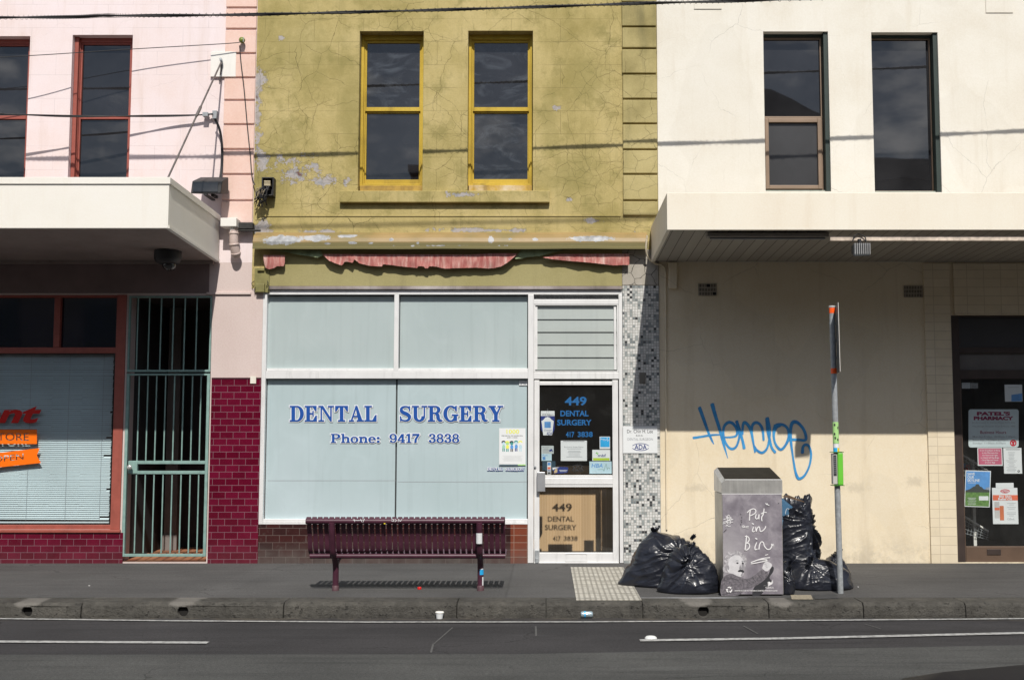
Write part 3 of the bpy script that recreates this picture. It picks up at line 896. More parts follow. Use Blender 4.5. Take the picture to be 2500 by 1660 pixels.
def room(mb, x0, x1, d0, d1, z0, z1):
    """Inside faces of a box that is open towards the street (d1)."""
    f, g = -d1, -d0
    mb.face([(x0, f, z0), (x0, g, z0), (x0, g, z1), (x0, f, z1)])
    mb.face([(x1, g, z0), (x1, f, z0), (x1, f, z1), (x1, g, z1)])
    mb.face([(x0, g, z0), (x1, g, z0), (x1, g, z1), (x0, g, z1)])
    mb.face([(x0, f, z1), (x0, g, z1), (x1, g, z1), (x1, f, z1)])
    mb.face([(x0, f, z0), (x1, f, z0), (x1, g, z0), (x0, g, z0)])

def frame(mb, x0, x1, z0, z1, w, d0, d1, wb=None, wt=None):
    wb, wt = wb or w, wt or w
    mb.box(x0, x0 + w, d0, d1, z0, z1)
    mb.box(x1 - w, x1, d0, d1, z0, z1)
    mb.box(x0 + w, x1 - w, d0, d1, z0, z0 + wb)
    mb.box(x0 + w, x1 - w, d0, d1, z1 - wt, z1)

XB = P(628, 60, 0).x                 # pink | green boundary
XB2 = P(1603, 60, 0).x               # green | cream boundary
XL, XR = P(-900, 600).x, P(3300, 600).x
Q0 = P(548, 250).x

# ---- pink building on the left
pink = thing("shop_building", "pale pink two storey shop with red window frames and a maroon tiled base", "building", ((XL + XB) / 2, 0, 0))
w_a, w_b = R(-75, 89, 66, 520), R(170, 86, 318, 520)
shop = R(-330, 720, 302, 1292)
entry = R(305, 722, 511, 1379)
entry = (entry[0], entry[1], 0.015, entry[3])
mb = MB()
Z1 = P(500, 641).z
wall_grid(mb, XL, XB, Z1, TOPZ, [w_a, w_b], 0, .2)
shell(mb, XL, XB)
mb.build("upper_wall", M['pink'], pink)
mb = MB()
wall_grid(mb, XL, XB, 0, Z1, [(*shop, .12), (*entry, .25)], 0, .12)
mb.build("lower_wall", M['pink_low'], pink)
ys = [-90, -36, 21.6, 73.4, 132.8, 191.8, 246.7, 305.8, 366.3, 427.2, 491, 555]
for k in range(len(ys) - 1):
    mb = MB()
    za, zb = P(590, ys[k + 1]).z + .012, P(590, ys[k]).z - .012
    mb.box(Q0 + .0, XB - .004, 0.001, .028, za, zb)
    mb.build("quoin", M['quoin_pink'], pink, bevel=.006)
mb = MB(); mb.box(P(505, 717).x, XB - .003, 0.001, .022, P(570, 719.5).z, P(570, 714).z); mb.build("string_course", M['pink_low'], pink, bevel=.004)
for w in (w_a, w_b):
    x0, x1, z0, z1 = w
    zm = P((66 + 170) / 2, 280).z
    mb = MB(); frame(mb, x0, x1, z0, z1, .055, -.17, -.11)
    mb.box(x0 + .004, x0 + .05, -.11, -.06, z0, z1 - .004)
    wf = mb.build("window", M['red_frame'], pink, bevel=.004)
    mb = MB(); frame(mb, x0 + .0552, x1 - .0552, z0 + .06, z1 - .056, .02, -.165, -.125); mb.box(x0 + .076, x1 - .076, -.164, -.122, zm - .022, zm + .022)
    mb.build("sash", M['red_frame'], wf, bevel=.003)
    mb = MB(); mb.rect(x0 + .05, x1 - .05, -.15, z0 + .05, z1 - .05); mb.build("pane", M['pane'], wf)
# awning
def awning(parent, x_in, x_out, d1, ztf, zbf, ztw, zbw, left_end, fascia_mat, soffit_mat, cap=None):
    """x_in: the end face; x_out: the end out of frame. f = at the front, w = at the wall."""
    s = 1 if x_out > x_in else -1
    xa, xb = min(x_in, x_out), max(x_in, x_out)
    t = .04
    mb = MB(); mb.box(xa, xb, d1 - t, d1, zbf, ztf); mb.build("awning_fascia", fascia_mat, parent, bevel=.004)
    xe0, xe1 = (x_in, x_in + s * t)
    x0, x1 = min(xe0, xe1), max(xe0, xe1)
    mb = MB()
    mb.hexa([(x0, -d1 + t + .001, zbf + .002), (x1, -d1 + t + .001, zbf + .002), (x1, -d1 + t + .001, ztf - .002), (x0, -d1 + t + .001, ztf - .002),
             (x0, -.032, zbw), (x1, -.032, zbw), (x1, -.032, ztw), (x0, -.032, ztw)])
    mb.build("awning_end", fascia_mat, parent, bevel=.004)
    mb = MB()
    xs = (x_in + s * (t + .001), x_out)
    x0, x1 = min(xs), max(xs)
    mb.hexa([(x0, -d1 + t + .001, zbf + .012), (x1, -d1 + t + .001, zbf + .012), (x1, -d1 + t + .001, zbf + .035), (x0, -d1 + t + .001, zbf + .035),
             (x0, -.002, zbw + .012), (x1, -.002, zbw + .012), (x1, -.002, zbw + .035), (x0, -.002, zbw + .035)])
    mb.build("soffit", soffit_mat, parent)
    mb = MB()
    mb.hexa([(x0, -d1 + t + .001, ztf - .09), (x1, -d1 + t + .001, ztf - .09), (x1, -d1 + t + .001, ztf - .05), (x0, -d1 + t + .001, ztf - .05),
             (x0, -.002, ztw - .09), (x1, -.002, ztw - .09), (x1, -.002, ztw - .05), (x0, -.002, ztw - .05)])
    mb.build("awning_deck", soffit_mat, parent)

DA = 1.82
xin = (P(408, 500, DA).x + P(540, 590, 0).x) / 2
AL = dict(ztf=P(200, 436, DA).z, zbf=P(200, 557.5, DA).z, ztw=P(540, 529, .03).z, zbw=P(540, 640, .03).z)
M['awning_ls'] = plain("grey_soffit_paint", (0.29, 0.235, 0.215), .8, 0, .12, 3, grime=.3)  # left soffit's own warm grey
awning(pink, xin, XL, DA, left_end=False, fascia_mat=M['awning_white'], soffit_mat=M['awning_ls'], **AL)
mb = MB()
zc = P(200, 450, DA).z
mb.box(XL, xin + .015, DA + .001, DA + .014, zc, AL['ztf'] + .01)
t_ = (AL['ztf'] - AL['ztw'])
mb.hexa([(xin + .001, -DA + .002, zc), (xin + .015, -DA + .002, zc), (xin + .015, -DA + .002, AL['ztf'] + .01), (xin + .001, -DA + .002, AL['ztf'] + .01),
         (xin + .001, -.032, zc - t_), (xin + .015, -.032, zc - t_), (xin + .015, -.032, AL['ztw'] + .01), (xin + .001, -.032, AL['ztw'] + .01)])
mb.build("awning_capping", M['awning_white'], pink, bevel=.003)
mb = MB(); zz = AL['zbf']; mb.hexa([(xin + .001, -DA + .01, zz - .0), (xin + .012, -DA + .01, zz), (xin + .012, -DA + .01, zz + .03), (xin + .001, -DA + .01, zz + .03),
         (xin + .001, -.033, AL['zbw']), (xin + .012, -.033, AL['zbw']), (xin + .012, -.033, AL['zbw'] + .03), (xin + .001, -.033, AL['zbw'] + .03)])
mb.build("edge_trim", M['awning_white'], pink)
mb = MB(); mb.box(XL, xin - .06, .002, .06, AL['zbw'] - .02, AL['zbw'] + .012); mb.build("wall_plate", M['awning_ls'], pink)
# shopfront under it
mb = MB(); mb.box(XL, P(511, 680).x, .0015, .008, P(300, 716).z, AL['zbw'] - .021); mb.build("header_shade_panel", plain("brown_painted_shade", (.2, .145, .14), .7, 0, .15, 3), pink)  # brown panel paints deep shade over the pink header wall
x0, x1, z0, z1 = shop
ztr0, ztr1 = P(100, 862).z, P(100, 848).z
mb = MB()
mb.box(x1 - .115, x1 - .002, -.08, .012, z0, z1 - .0)                      # corner post
mb.box(x0, x1 - .117, -.08, -.0, ztr0, ztr1)                               # transom
mb.box(x0, x1 - .117, -.08, -.01, z1 - .03, z1)
mb.box(P(131, 780).x, P(146, 780).x, -.08, -.005, ztr1 + .001, z1 - .031)
mb.box(x0, x1 - .117, -.08, -.02, z0, z0 + .05)
sf = mb.build("shopfront_frame", M['red_frame'], pink, bevel=.004)
mb = MB(); mb.box(x0, x1 + .01, .002, .035, z0 - .035, z0 + .0); mb.build("sill", M['red_frame'], pink, bevel=.006)
mb = MB(); mb.rect(x0, x1 - .11, -.06, ztr1 - .005, z1 - .02); mb.build("highlight_pane", M['pane_blue'], pink)
mb = MB(); mb.rect(x0, x1 - .11, -.05, z0 + .03, ztr0 + .01); mb.build("shop_pane", M['glass'], pink)
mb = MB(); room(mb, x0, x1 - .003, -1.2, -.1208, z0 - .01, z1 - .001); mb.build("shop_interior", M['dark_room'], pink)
# venetian blind
mb = MB()
bz0, bz1, bx0, bx1 = P(100, 1268, -.16).z, P(100, 866, -.16).z, x0 + .01, P(279, 1000, -.16).x
n_sl = 84
for k in range(n_sl):
    z = bz0 + (bz1 - bz0) * (k + .5) / n_sl
    p = (bz1 - bz0) / n_sl
    kink = RND.random() < .04
    sag = .010 * max(0, 6 - k) / 6 * RND.uniform(.2, 1.6)
    xe = bx1 - (RND.uniform(.02, .12) if kink else RND.uniform(0, .008))
    a, b2 = RND.uniform(-.0012, .0012), RND.uniform(-.0012, .0012)
    segs = 8
    for q in range(segs):
        xa, xb = bx0 + (xe - bx0) * q / segs, bx0 + (xe - bx0) * (q + 1) / segs
        fa, fb = sag * (1 - q / segs) * 1.3 + a, sag * (1 - (q + 1) / segs) * 1.3 + b2 * (q + 1) / segs
        h = p * .47
        mb.face([(xa, .099, z - h + fa), (xb, .099, z - h + fb), (xb, .115, z + h + fb), (xa, .115, z + h + fa)])
blind = mb.build("venetian_blind", M['blind'], pink)
mb = MB()
for px in (78, 172, 255):
    x = P(px, 1000, -.15).x
    mb.tube([(x, .096, bz0 - .01), (x, .096, bz1)], .0015, 5)
mb.build("blind_cord", M['ink_grey'], blind)
mb = MB(); mb.box(bx0, bx1, -.118, -.1, bz0 - .035, bz0 - .018); mb.build("blind_rail", M['blind'], blind)
# tile skirts
mb = MB(); a = R(-330, 1293, 301, 1375); mb.box(a[0], a[1], .001, .014, 0.0, z0 - .036); mb.build("tile_skirt", M['maroon_tile'], pink)
mb = MB(); a = R(511, 928, 634, 1375); mb.box(P(512.5, 1150).x, P(634, 1150).x, .001, .016, 0, P(570, 926).z); mb.build("tile_pier", M['maroon_tile'], pink)
mb = MB(); mb.box(P(512.5, 1150).x, P(633.5, 1150).x, .001, .02, P(570, 926).z + .001, P(570, 922).z); mb.build("tile_capping", plain("dark_maroon_capping", (0.06, .012, .02), .4), pink)
mb = MB(); mb.pbox(611, 918, 625, 936, .017, .026); mb.build("cracked_patch", M['cream'], pink)
# entry recess with gate
x0, x1, z0, z1 = entry
mb = MB()
room(mb, x0, x1, -1.6, -.25, z0 + .003, z1)
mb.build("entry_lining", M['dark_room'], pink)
mb = MB(); mb.box(x0 + .002, x1 - .002, -1.595, -.002, .0, z0 + .008); mb.build("entry_floor", M['terracotta'], pink)
mb = MB(); mb.box(P(408, 1000, -1.2).x, P(438, 1000, -1.2).x, -1.3, -1.2, z0 + .01, z1 - .01)
mb.box(P(405, 1000, -1.2).x, P(441, 1000, -1.2).x, -1.19, -1.17, z0 + .01, z0 + .2)
mb.build("pilaster", plain("grey_pilaster", (.2, .18, .17), .7), pink)
mb = MB(); mb.box(P(395, 1000, -1.55).x - .45, P(395, 1000, -1.55).x, -1.58, -1.54, z0 + .01, 2.1); mb.build("entry_door", plain("dark_red_door", (.05, .012, .012), .4), pink, bevel=.01)
gt_top = P(400, 912).z
g_ = MB(); frame(g_, x0 + .004, x1 - .004, P(400, 1358).z, gt_top, .034, -.03, .012, .03, .022)
for py in (1128.5, 1153):
    g_.pbox(313.5, py - 4, 504, py + 4, -.02, .008)
gate = g_.build("security_gate", M['gate'], pink, bevel=.003)
for px in (333, 354.5, 376, 398, 420, 442, 464, 485):
    mb = MB(); x = P(px, 1150).x
    mb.tube([(x, .008, P(400, 1126).z), (x, .008, gt_top - .02)], .0085, 8, False)
    mb.tube([(x, .008, P(400, 1350).z), (x, .008, P(400, 1155).z)], .0085, 8, False)
    mb.build("bar", M['gate'], gate)
mb = MB(); mb.pbox(313, 1126, 335, 1155, -.022, .014); mb.build("lock_plate", M['gate'], gate)
mb = MB(); c = P(320, 1140, .016); mb.lathe(c, [(.012, 0), (.012, .03), (.026, .034), (.03, .05), (.024, .064), (.01, .068)], 18, Vector((0, -1, 0))); mb.build("knob", M['steel'], gate)
g_ = MB(); frame(g_, x0 + .004, x1 - .004, P(400, 908).z, z1 - .004, .02, -.03, .008, .026, .02)
grille = g_.build("security_grille", M['gate'], pink, bevel=.003)
for px in (335, 363, 392, 422, 450, 479):
    mb = MB(); x = P(px, 800).x
    mb.tube([(x, .01, P(400, 906).z), (x, .01, z1 - .01)], .0085, 8, False); mb.build("bar", M['gate'], grille)

# ---- green dental building
XD0, XD1 = P(636, 1050).x, P(1521, 1050).x
green = thing("shop_building", "two storey shop in cracked mustard green stucco with yellow sash windows and aluminium shopfront", "building", ((XB + XB2) / 2, 0, 0))
w1, w2 = R(876, 77, 1033, 467), R(1142, 76, 1301, 466)
ZF1 = P(1080, 705).z
mb = MB()
wall_grid(mb, XB + .001, XB2 - .001, ZF1, TOPZ - .3, [w1, w2], 0.003, .23)
shell(mb, XB + .004, XB2 - .004, 6.9, TOPZ - .3)
mb.build("stucco_wall", M['green'], green)
XQ = P(1520, 300).x
ysg = [-105, -50, 9, 68, 121, 183, 244, 304, 367, 427, 491, 529]
for k in range(len(ysg) - 1):
    mb = MB(); j = RND.uniform(-.004, .004)
    mb.box(XQ + j, XB2 - .006 + j, .0035, .034, P(1560, ysg[k + 1]).z + .011, P(1560, ysg[k]).z - .011)
    mb.build("quoin", M['quoin_green'], green, bevel=.008)
mb = MB(); a = R(829, 466, 1342, 494, .07); mb.box(a[0], a[1], .0035, .07, a[2], a[3]); mb.build("window_sill", M['green'], green, bevel=.008)
mb = MB(); mb.box(P(640, 527).x, P(1515, 527).x, .0035, .012, P(1080, 529).z, P(1080, 526).z); mb.build("drip_line", M['green'], green)
for wi, w in enumerate((w1, w2)):
    x0, x1, z0, z1 = w
    pm = 77 + 187
    zm = P(1000, 263).z
    mb = MB(); frame(mb, x0, x1, z0 + .086, z1, .034, -.18, -.13, .034, .06)
    for xs_, xe_ in ((x0 + .0345, x0 + .05), (x1 - .05, x1 - .0345)):
        mb.box(xs_, xe_, -.18, -.15, z0 + .121, z1 - .061)
    wf = mb.build("window", M['yellow'], green, bevel=.004)
    mb = MB(); frame(mb, x0 + .0505, x1 - .0505, zm + .0005, z1 - .0605, .014, -.188, -.16, .05, .03)
    mb.build("upper_sash", M['yellow'], wf, bevel=.003)
    mb = MB(); frame(mb, x0 + .0345, x1 - .0345, z0 + .121, zm - .0005, .032, -.21, -.182, .06, .02)
    mb.build("lower_sash", M['yellow'], wf, bevel=.003)
    mb = MB(); mb.box(x0 + .01, x1 - .01, -.18, -.085, z0 + .002, z0 + .0855); mb.build("sill", M['rotten'], wf, bevel=.004)
    mb = MB(); mb.rect(x0 + .055, x1 - .055, -.178, zm + .03, z1 - .07); mb.build("upper_pane", M['pane_cloud'], wf)
    mb = MB(); mb.rect(x0 + .06, x1 - .06, -.2, z0 + .15, zm - .01); mb.build("lower_pane", M['pane_cloud'] if wi else M['pane'], wf)
# board over the shopfront
mb = MB(); mb.box(P(658, 655).x, XD1 - .004, .0035, .02, P(1080, 699).z, P(1080, 606).z); mb.build("sign_board", stucco("drab_olive_board", [(.3, .265, .115), (.345, .305, .145), (.37, .33, .16)], 0, 0, stain=(.15, .13, .07), stain_amt=.3, bumpy=.12), green, bevel=.003)
mb = MB(); mb.box(P(660, 655).x, XD1 - .004, .0035, .036, P(1080, 707.5).z, P(1080, 699.5).z); mb.build("timber_strip", M['weathered'], green, bevel=.004)
mb = MB(); mb.box(XD1, XB2 - .003, .0035, .02, P(1560, 697).z, P(1560, 610).z); mb.build("render_patch", M['grey_render'], green, bevel=.004)
# mosaic pier
zM = P(1560, 698).z
mb = MB(); mb.box(XD1 + .002, XB2 + .001, -.3, .018, 0, zM); mb.build("mosaic_pier", M['mosaic'], green)
mb = MB(); mb.box(XB + .001, XD0 - .001, -.3, .004, 0, ZF1); mb.build("side_pier", M['pink_low'], green)
# aluminium shopfront
zt = P(1080, 708).z
zs0, zs1 = P(960, 1279.5).z, P(960, 1267).z
zr = P(960, 1278).z
xm0, xm1 = P(1289, 1000).x, P(1303, 1000).x
mb = MB()
mb.box(XD0, P(647, 1000).x, -.11, .006, zs0, zt)
mb.box(P(647.2, 1000).x, XD1 - .002, -.11, .004, P(1080, 719).z, zt)
mb.box(xm0, xm1, -.11, .008, 0.004, P(1080, 719.3).z)
mb.box(P(962, 810).x, P(973, 810).x, -.11, .002, P(960, 906).z, P(1080, 719.3).z)
mb.box(P(647.2, 1000).x, xm0 - .001, -.11, .004, P(960, 924).z, P(960, 906.3).z)
mb.box(P(648, 1000).x, xm0 - .001, -.11, -.02, P(960, 905.5).z, P(960, 899).z)
mb.box(P(647.2, 1000).x, xm0 - .001, -.11, -.01, P(960, 1274.5).z, zs1)
mb.box(P(647.2, 1000).x, xm0 - .001, -.11, .012, zs0, P(960, 1275).z)
mb.box(P(1511.5, 1000).x, XD1 - .002, -.11, .004, .004, P(1080, 719.3).z)
xj = P(1511.3, 1000).x
mb.box(xm1 + .001, xj, -.11, .0, P(1400, 743).z, P(1400, 731).z)
mb.box(xm1 + .001, xj, -.11, .002, P(1400, 925).z, P(1400, 909).z)
shopf = mb.build("shopfront_frame", M['alu'], green, bevel=.0025)
mb = MB()
mb.rect(P(640, 1000).x, xm1, -.108, zs0 + .02, zt - .02)
mb.build("shopfront_backing", M['alu_dark'], green)
mb = MB()
mb.rect(P(650, 800).x, P(960, 800).x, -.07, P(960, 903).z, P(960, 722).z)
mb.rect(P(975, 800).x, P(1287, 800).x, -.07, P(960, 903).z, P(960, 722).z)
mb.build("upper_pane", M['film2'], green)
mb = MB()
mb.rect(P(649, 1000).x, P(964.5, 1000).x, -.062, P(960, 1270).z, P(960, 926).z)
mb.rect(P(968.5, 1000).x, P(1286, 1000).x, -.062, P(960, 1270).z, P(960, 926).z)
mb.build("display_pane", M['film'], green)
mb = MB(); mb.rect(P(649, 1200).x, P(964.5, 1200).x, -.0605, P(960, 1174).z, P(960, 1173).z); mb.rect(P(968.5, 1200).x, P(1286, 1200).x, -.0605, P(960, 1177).z, P(960, 1176).z)
mb.build("film_seam", M['ink_grey'], green)
# louvres
mb = MB(); mb.rect(xm1, xj, -.06, P(1400, 732).z, P(1400, 718).z); mb.build("fanlight_pane", plain("pebbled_grey_glass", (.13, .135, .14), .3, 0, .6, 90, bump=.6), green)
mb = MB(); frame(mb, xm1 + .002, xj - .001, P(1400, 908).z, P(1400, 743.3).z, .016, -.1, -.005, .012, .01); lv = mb.build("louvre_window", M['alu'], green)
nb = 5
za, zb = P(1400, 902).z, P(1400, 747).z
for k in range(nb):
    z = za + (zb - za) * k / nb; h = (zb - za) / nb
    mb = MB(); p = [(xm1 + .022, .03, z - .004), (xj - .02, .03, z - .004), (xj - .02, .048, z + h + .022), (xm1 + .022, .048, z + h + .022)]
    mb.hexa(p + [(a_, b_ + .006, c_) for a_, b_, c_ in p]); mb.build("louvre_blade", M['louvre'], lv)
for px in (1309, 1502):
    mb = MB(); mb.box(P(px - 3, 800).x, P(px + 3, 800).x, -.09, -.02, za, zb); mb.build("louvre_carrier", M['alu'], lv)
# door
dx0, dx1 = P(1304, 1150).x, P(1510, 1150).x
mb = MB()
mb.box(dx0, P(1317, 1150).x, -.06, -.012, .012, P(1400, 928).z)
mb.box(P(1496, 1150).x, dx1, -.06, -.012, .012, P(1400, 928).z)
xa, xb = P(1317.2, 1150).x, P(1495.8, 1150).x
mb.box(xa, xb, -.06, -.014, P(1400, 940).z, P(1400, 931).z)
mb.box(xa, xb, -.06, -.004, P(1400, 1189).z, P(1400, 1160).z)
mb.box(xa, xb, -.06, -.014, .012, P(1400, 1349).z)
door = mb.build("door", M['alu'], green, bevel=.003)
mb = MB(); mb.box(xa, xb, -.004, .003, P(1400, 1182).z, P(1400, 1167).z); mb.build("push_rail", M['alu'], door, bevel=.002)
mb = MB(); mb.pbox(1311, 1152, 1331, 1200, -.012, .05); mb.build("handle", plain("grey_handle", (.42, .43, .45), .4, .5), door, bevel=.006)
mb = MB(); c = P(1306.5, 1140, -.01); mb.lathe(c, [(.014, 0), (.014, .012), (.008, .014)], 14, Vector((0, -1, 0))); mb.build("lock", M['galv'], door)
mb = MB(); frame(mb, P(1380, 1360).x, P(1434, 1360).x, P(1400, 1370).z, P(1400, 1351).z, .008, -.014, -.004); mb.pbox(1383, 1355, 1431, 1368, -.013, -.008); mb.build("mail_slot", M['alu'], door, bevel=.002)
mb = MB(); mb.pbox(1306, 1343, 1316, 1373, -.012, .012); mb.pbox(1307, 1362, 1315, 1374, .012, .03); mb.build("door_bolt", M['galv'], door, bevel=.003)
mb = MB(); mb.rect(xa - .003, xb + .003, -.036, P(1400, 1162).z, P(1400, 938).z); mb.rect(xa - .003, xb + .003, -.036, P(1400, 1350).z, P(1400, 1187).z); mb.build("door_glass", M['glass'], door)
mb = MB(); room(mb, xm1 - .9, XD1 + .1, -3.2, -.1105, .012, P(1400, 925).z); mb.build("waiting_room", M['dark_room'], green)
mb = MB(); mb.box(xm1 - .89, xj + .0, -1.3, -1.2, .013, P(1400, 1185, -1.2).z + .25); mb.build("reception_counter", M['counter'], green)
mb = MB(); mb.box(dx0, dx1, -.3, .01, .0, .011); mb.build("threshold", M['alu'], green, bevel=.003)
# stall riser
mb = MB(); mb.box(XD0, P(1246, 1320).x, -.1, .012, 0, zs0 - .002); mb.build("stall_riser", M['brown_tile'], green)
mb = MB(); mb.box(P(1246.3, 1320).x, xm0 - .001, -.1, .0125, 0, zs0 - .002); mb.build("stall_riser", M['red_tile'], green)

# ---- cream building on the right
cream = thing("shop_building", "cream two storey rendered shop with a boarded awning and brown framed upstairs windows", "building", ((XB2 + XR) / 2, 0, 0))
w3, w4 = R(1866, 78, 2025, 468), R(2131, 80, 2294, 470)
opening = R(2327, 770, 2620, 1369)
opening = (opening[0], opening[1], 0.012, opening[3])
ZC = P(2000, 640).z
mb = MB(); wall_grid(mb, XB2 + .002, XR, ZC, TOPZ + .2, [w3, w4], .006, .2); shell(mb, XB2 + .003, XR, 7.1, TOPZ + .2); mb.build("upper_wall", M['cream'], cream)
mb = MB(); wall_grid(mb, XB2 + .0025, XR, 0, ZC, [(*opening, .15)], .006, .15); mb.build("lower_wall", M['cream_low'], cream)
mb = MB(); mb.box(P(2262, 1000).x, P(2326, 1000).x, .0065, .03, 0, ZC - .02); mb.box(P(2326.3, 700).x, XR, .0065, .03, opening[3] + .005, ZC - .02); mb.build("tile_pier", M['cream_tile'], cream, bevel=.002)
mb = MB(); mb.pbox(1633, 640, 1653, 704, .007, .06); mb.build("wall_nib", M['cream_low'], cream, bevel=.006)
for px0, py1, px1 in ((1694, 24, 1761), (2405, 33, 2471)):
    mb = MB(); a = R(px0, -40, px1, py1, 0); mb.box(a[0], a[1], .0065, .016, a[2], a[3]); mb.build("wall_plate", M['cream'], cream, bevel=.003)
for wi, w in enumerate((w3, w4)):
    x0, x1, z0, z1 = w
    xr_ = x1 - .05
    mb = MB(); mb.box(x1 - .05, x1 - .001, -.19, -.02, z0 + .002, z1 - .001); mb.box(x0 + .001, x1 - .051, -.19, -.09, z1 - .03, z1 - .001); mb.build("painted_reveal", M['green_black'], cream)
    mb = MB()
    frame(mb, x0 + .002, xr_ - .001, z0 + .03, z1 - .031, .022 if wi == 0 else .014, -.17, -.12)
    zm = P(1950, 281).z
    if wi == 0:
        mb.box(x0 + .025, xr_ - .024, -.17, -.115, zm - .014, zm + .014)
    wf = mb.build("window", M['bronze'], cream, bevel=.003)
    mb = MB(); mb.box(x0 + .002, x1 - .052, -.18, -.06, z0 + .001, z0 + .028); mb.build("sill", plain("pale_green_sill", (.33, .36, .31), .6, grime=.5), wf, bevel=.003)
    if wi == 0:
        mb = MB(); frame(mb, x0 + .026, xr_ - .025, z0 + .055, zm - .016, .045, -.155, -.105); mb.build("lower_sash", M['bronze'], wf, bevel=.004)
        mb = MB(); mb.rect(x0 + .06, xr_ - .06, -.14, z0 + .08, zm - .04); mb.build("lower_pane", M['pane_fly'], wf)
        mb = MB(); mb.rect(x0 + .01, xr_ - .01, -.15, zm + .01, z1 - .04); mb.build("upper_pane", M['pane'], wf)
    else:
        mb = MB(); mb.rect(x0 + .01, xr_ - .01, -.15, z0 + .035, z1 - .04); mb.build("pane", M['pane'], wf)
# awning
def planks_mat():
    t = NT("soffit_planks")
    x, y, z = t.xyz()
    f = t.m_('FRACT', t.m_('DIVIDE', x, .118))
    gap = t.m_('SUBTRACT', 1.0, t.step(f, .03, .09))
    rn = t.n("ShaderNodeTexWhiteNoise", {'W': t.m_('FLOOR', t.m_('DIVIDE', x, .118))}, noise_dimensions='1D').outputs[0]
    c = t.ramp(rn, [(0, (.33, .3, .26)), (1, (.39, .36, .31))])
    c = t.mix(gap, c, (.08, .07, .06))
    c = t.mix(t.m_('MULTIPLY', t.step(t.noise(scale=3, detail=6), .5, .8), .3), c, (.25, .2, .15))
    return t.final(c, .7, 0, t.bump(t.m_('SUBTRACT', 1, gap), .4, .006), .3)
xin2 = (P(1629, 520, DA).x + P(1588, 600, 0).x) / 2
AR = dict(ztf=P(2000, 471, DA).z, zbf=P(2000, 561.5, DA).z, ztw=P(1590, 556, .03).z, zbw=P(1590, 641, .03).z)
awning(cream, xin2, XR, DA, left_end=True, fascia_mat=M['awning_cream'], soffit_mat=planks_mat(), **AR)
mb = MB(); a = R(2027, 577, 2500, 588, DA - .06); mb.box(a[0], XR, DA - .1, DA - .06, a[2], a[3]); mb.build("rusty_beam", plain("rust_spotted_white_steel", (.62, .52, .43), .7, 0, .3, 18, grime=.5), cream, bevel=.003)
# pharmacy door
x0, x1, z0, z1 = opening
mb = MB()
mb.box(x0 + .002, P(2347, 1000).x, -.1, .0, z0, z1 - .001)
xp = P(2347.2, 1000).x
mb.box(xp, x1, -.1, -.005, z1 - .02, z1 - .001)
mb.box(xp, x1, -.1, -.006, P(2400, 862).z, P(2400, 848).z)
mb.box(xp, x1, -.1, -.006, P(2400, 925).z, P(2400, 903).z)
mb.build("door_frame", M['pharm'], cream, bevel=.003)
mb = MB(); mb.rect(xp, x1, -.06, P(2400, 850).z, z1 - .015); mb.build("highlight_pane", M['pane_fly'], cream)
mb = MB(); mb.rect(xp, x1, -.05, P(2400, 905).z, P(2400, 860).z); mb.build("grey_panel", plain("dull_grey_panel", (.14, .13, .125), .6), cream)
mb = MB()
zd0, zd1 = P(2400, 1334).z, P(2400, 925.5).z
mb.box(xp + .001, P(2350, 1000).x, -.09, -.02, z0, zd1)
mb.box(P(2350.2, 1000).x, x1, -.09, -.02, z0, zd0)
pdoor = mb.build("door", plain("brown_anodised_door", (.13, .085, .06), .45, .1, .12, 5), cream, bevel=.004)
mb = MB(); mb.pbox(2410, 1340, 2444, 1354, -.021, -.012); mb.build("mail_slot", M['pharm'], pdoor, bevel=.003)
mb = MB(); mb.rect(P(2349, 1000).x, x1, -.055, zd0 - .01, zd1); mb.build("door_glass", M['glass'], pdoor)
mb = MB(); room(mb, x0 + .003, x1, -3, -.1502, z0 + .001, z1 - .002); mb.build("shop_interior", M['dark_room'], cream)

# ------------------------------------------------------------------ torn awning over the dental shopfront
ta = thing("torn_awning", "torn faded red canvas awning under a peeling mustard hood above the dental shopfront", "awning", ((XB + XB2) / 2, 0, P(1080, 608).z))
HX0, HX1 = P(617, 590, .15).x, P(1582, 590, .15).x
def hz(py, d): return P(1080, py, d).z
mb = MB()
prof = [(.0045, hz(568, 0)), (.05, hz(572, .05)), (.10, hz(574, .1)), (.135, hz(581, .135)), (.15, hz(590, .15)), (.15, hz(602, .15)), (.162, hz(603, .16)), (.162, hz(608, .162)), (.145, hz(608, .145)), (.13, hz(600, .13)), (.0045, hz(600, .0))]
prof = prof[::-1]
n_ = 40
for k in range(n_):
    xa, xb = HX0 + (HX1 - HX0) * k / n_, HX0 + (HX1 - HX0) * (k + 1) / n_
    wa, wb = (mn.noise(Vector((x * 1.3, 5, 0))) * .006 for x in (xa, xb))
    for (p, q) in zip(prof, prof[1:] + prof[:1]):
        mb.face([(xa, -p[0] - wa * (p[0] > .03), p[1] + wa), (xa, -q[0] - wa * (q[0] > .03), q[1] + wa), (xb, -q[0] - wb * (q[0] > .03), q[1] + wb), (xb, -p[0] - wb * (p[0] > .03), p[1] + wb)])
mb.face([(HX0, -d, z) for d, z in prof]); mb.face([(HX1, -d, z) for d, z in prof[::-1]])
mb.build("awning_hood", M['hood'], ta)

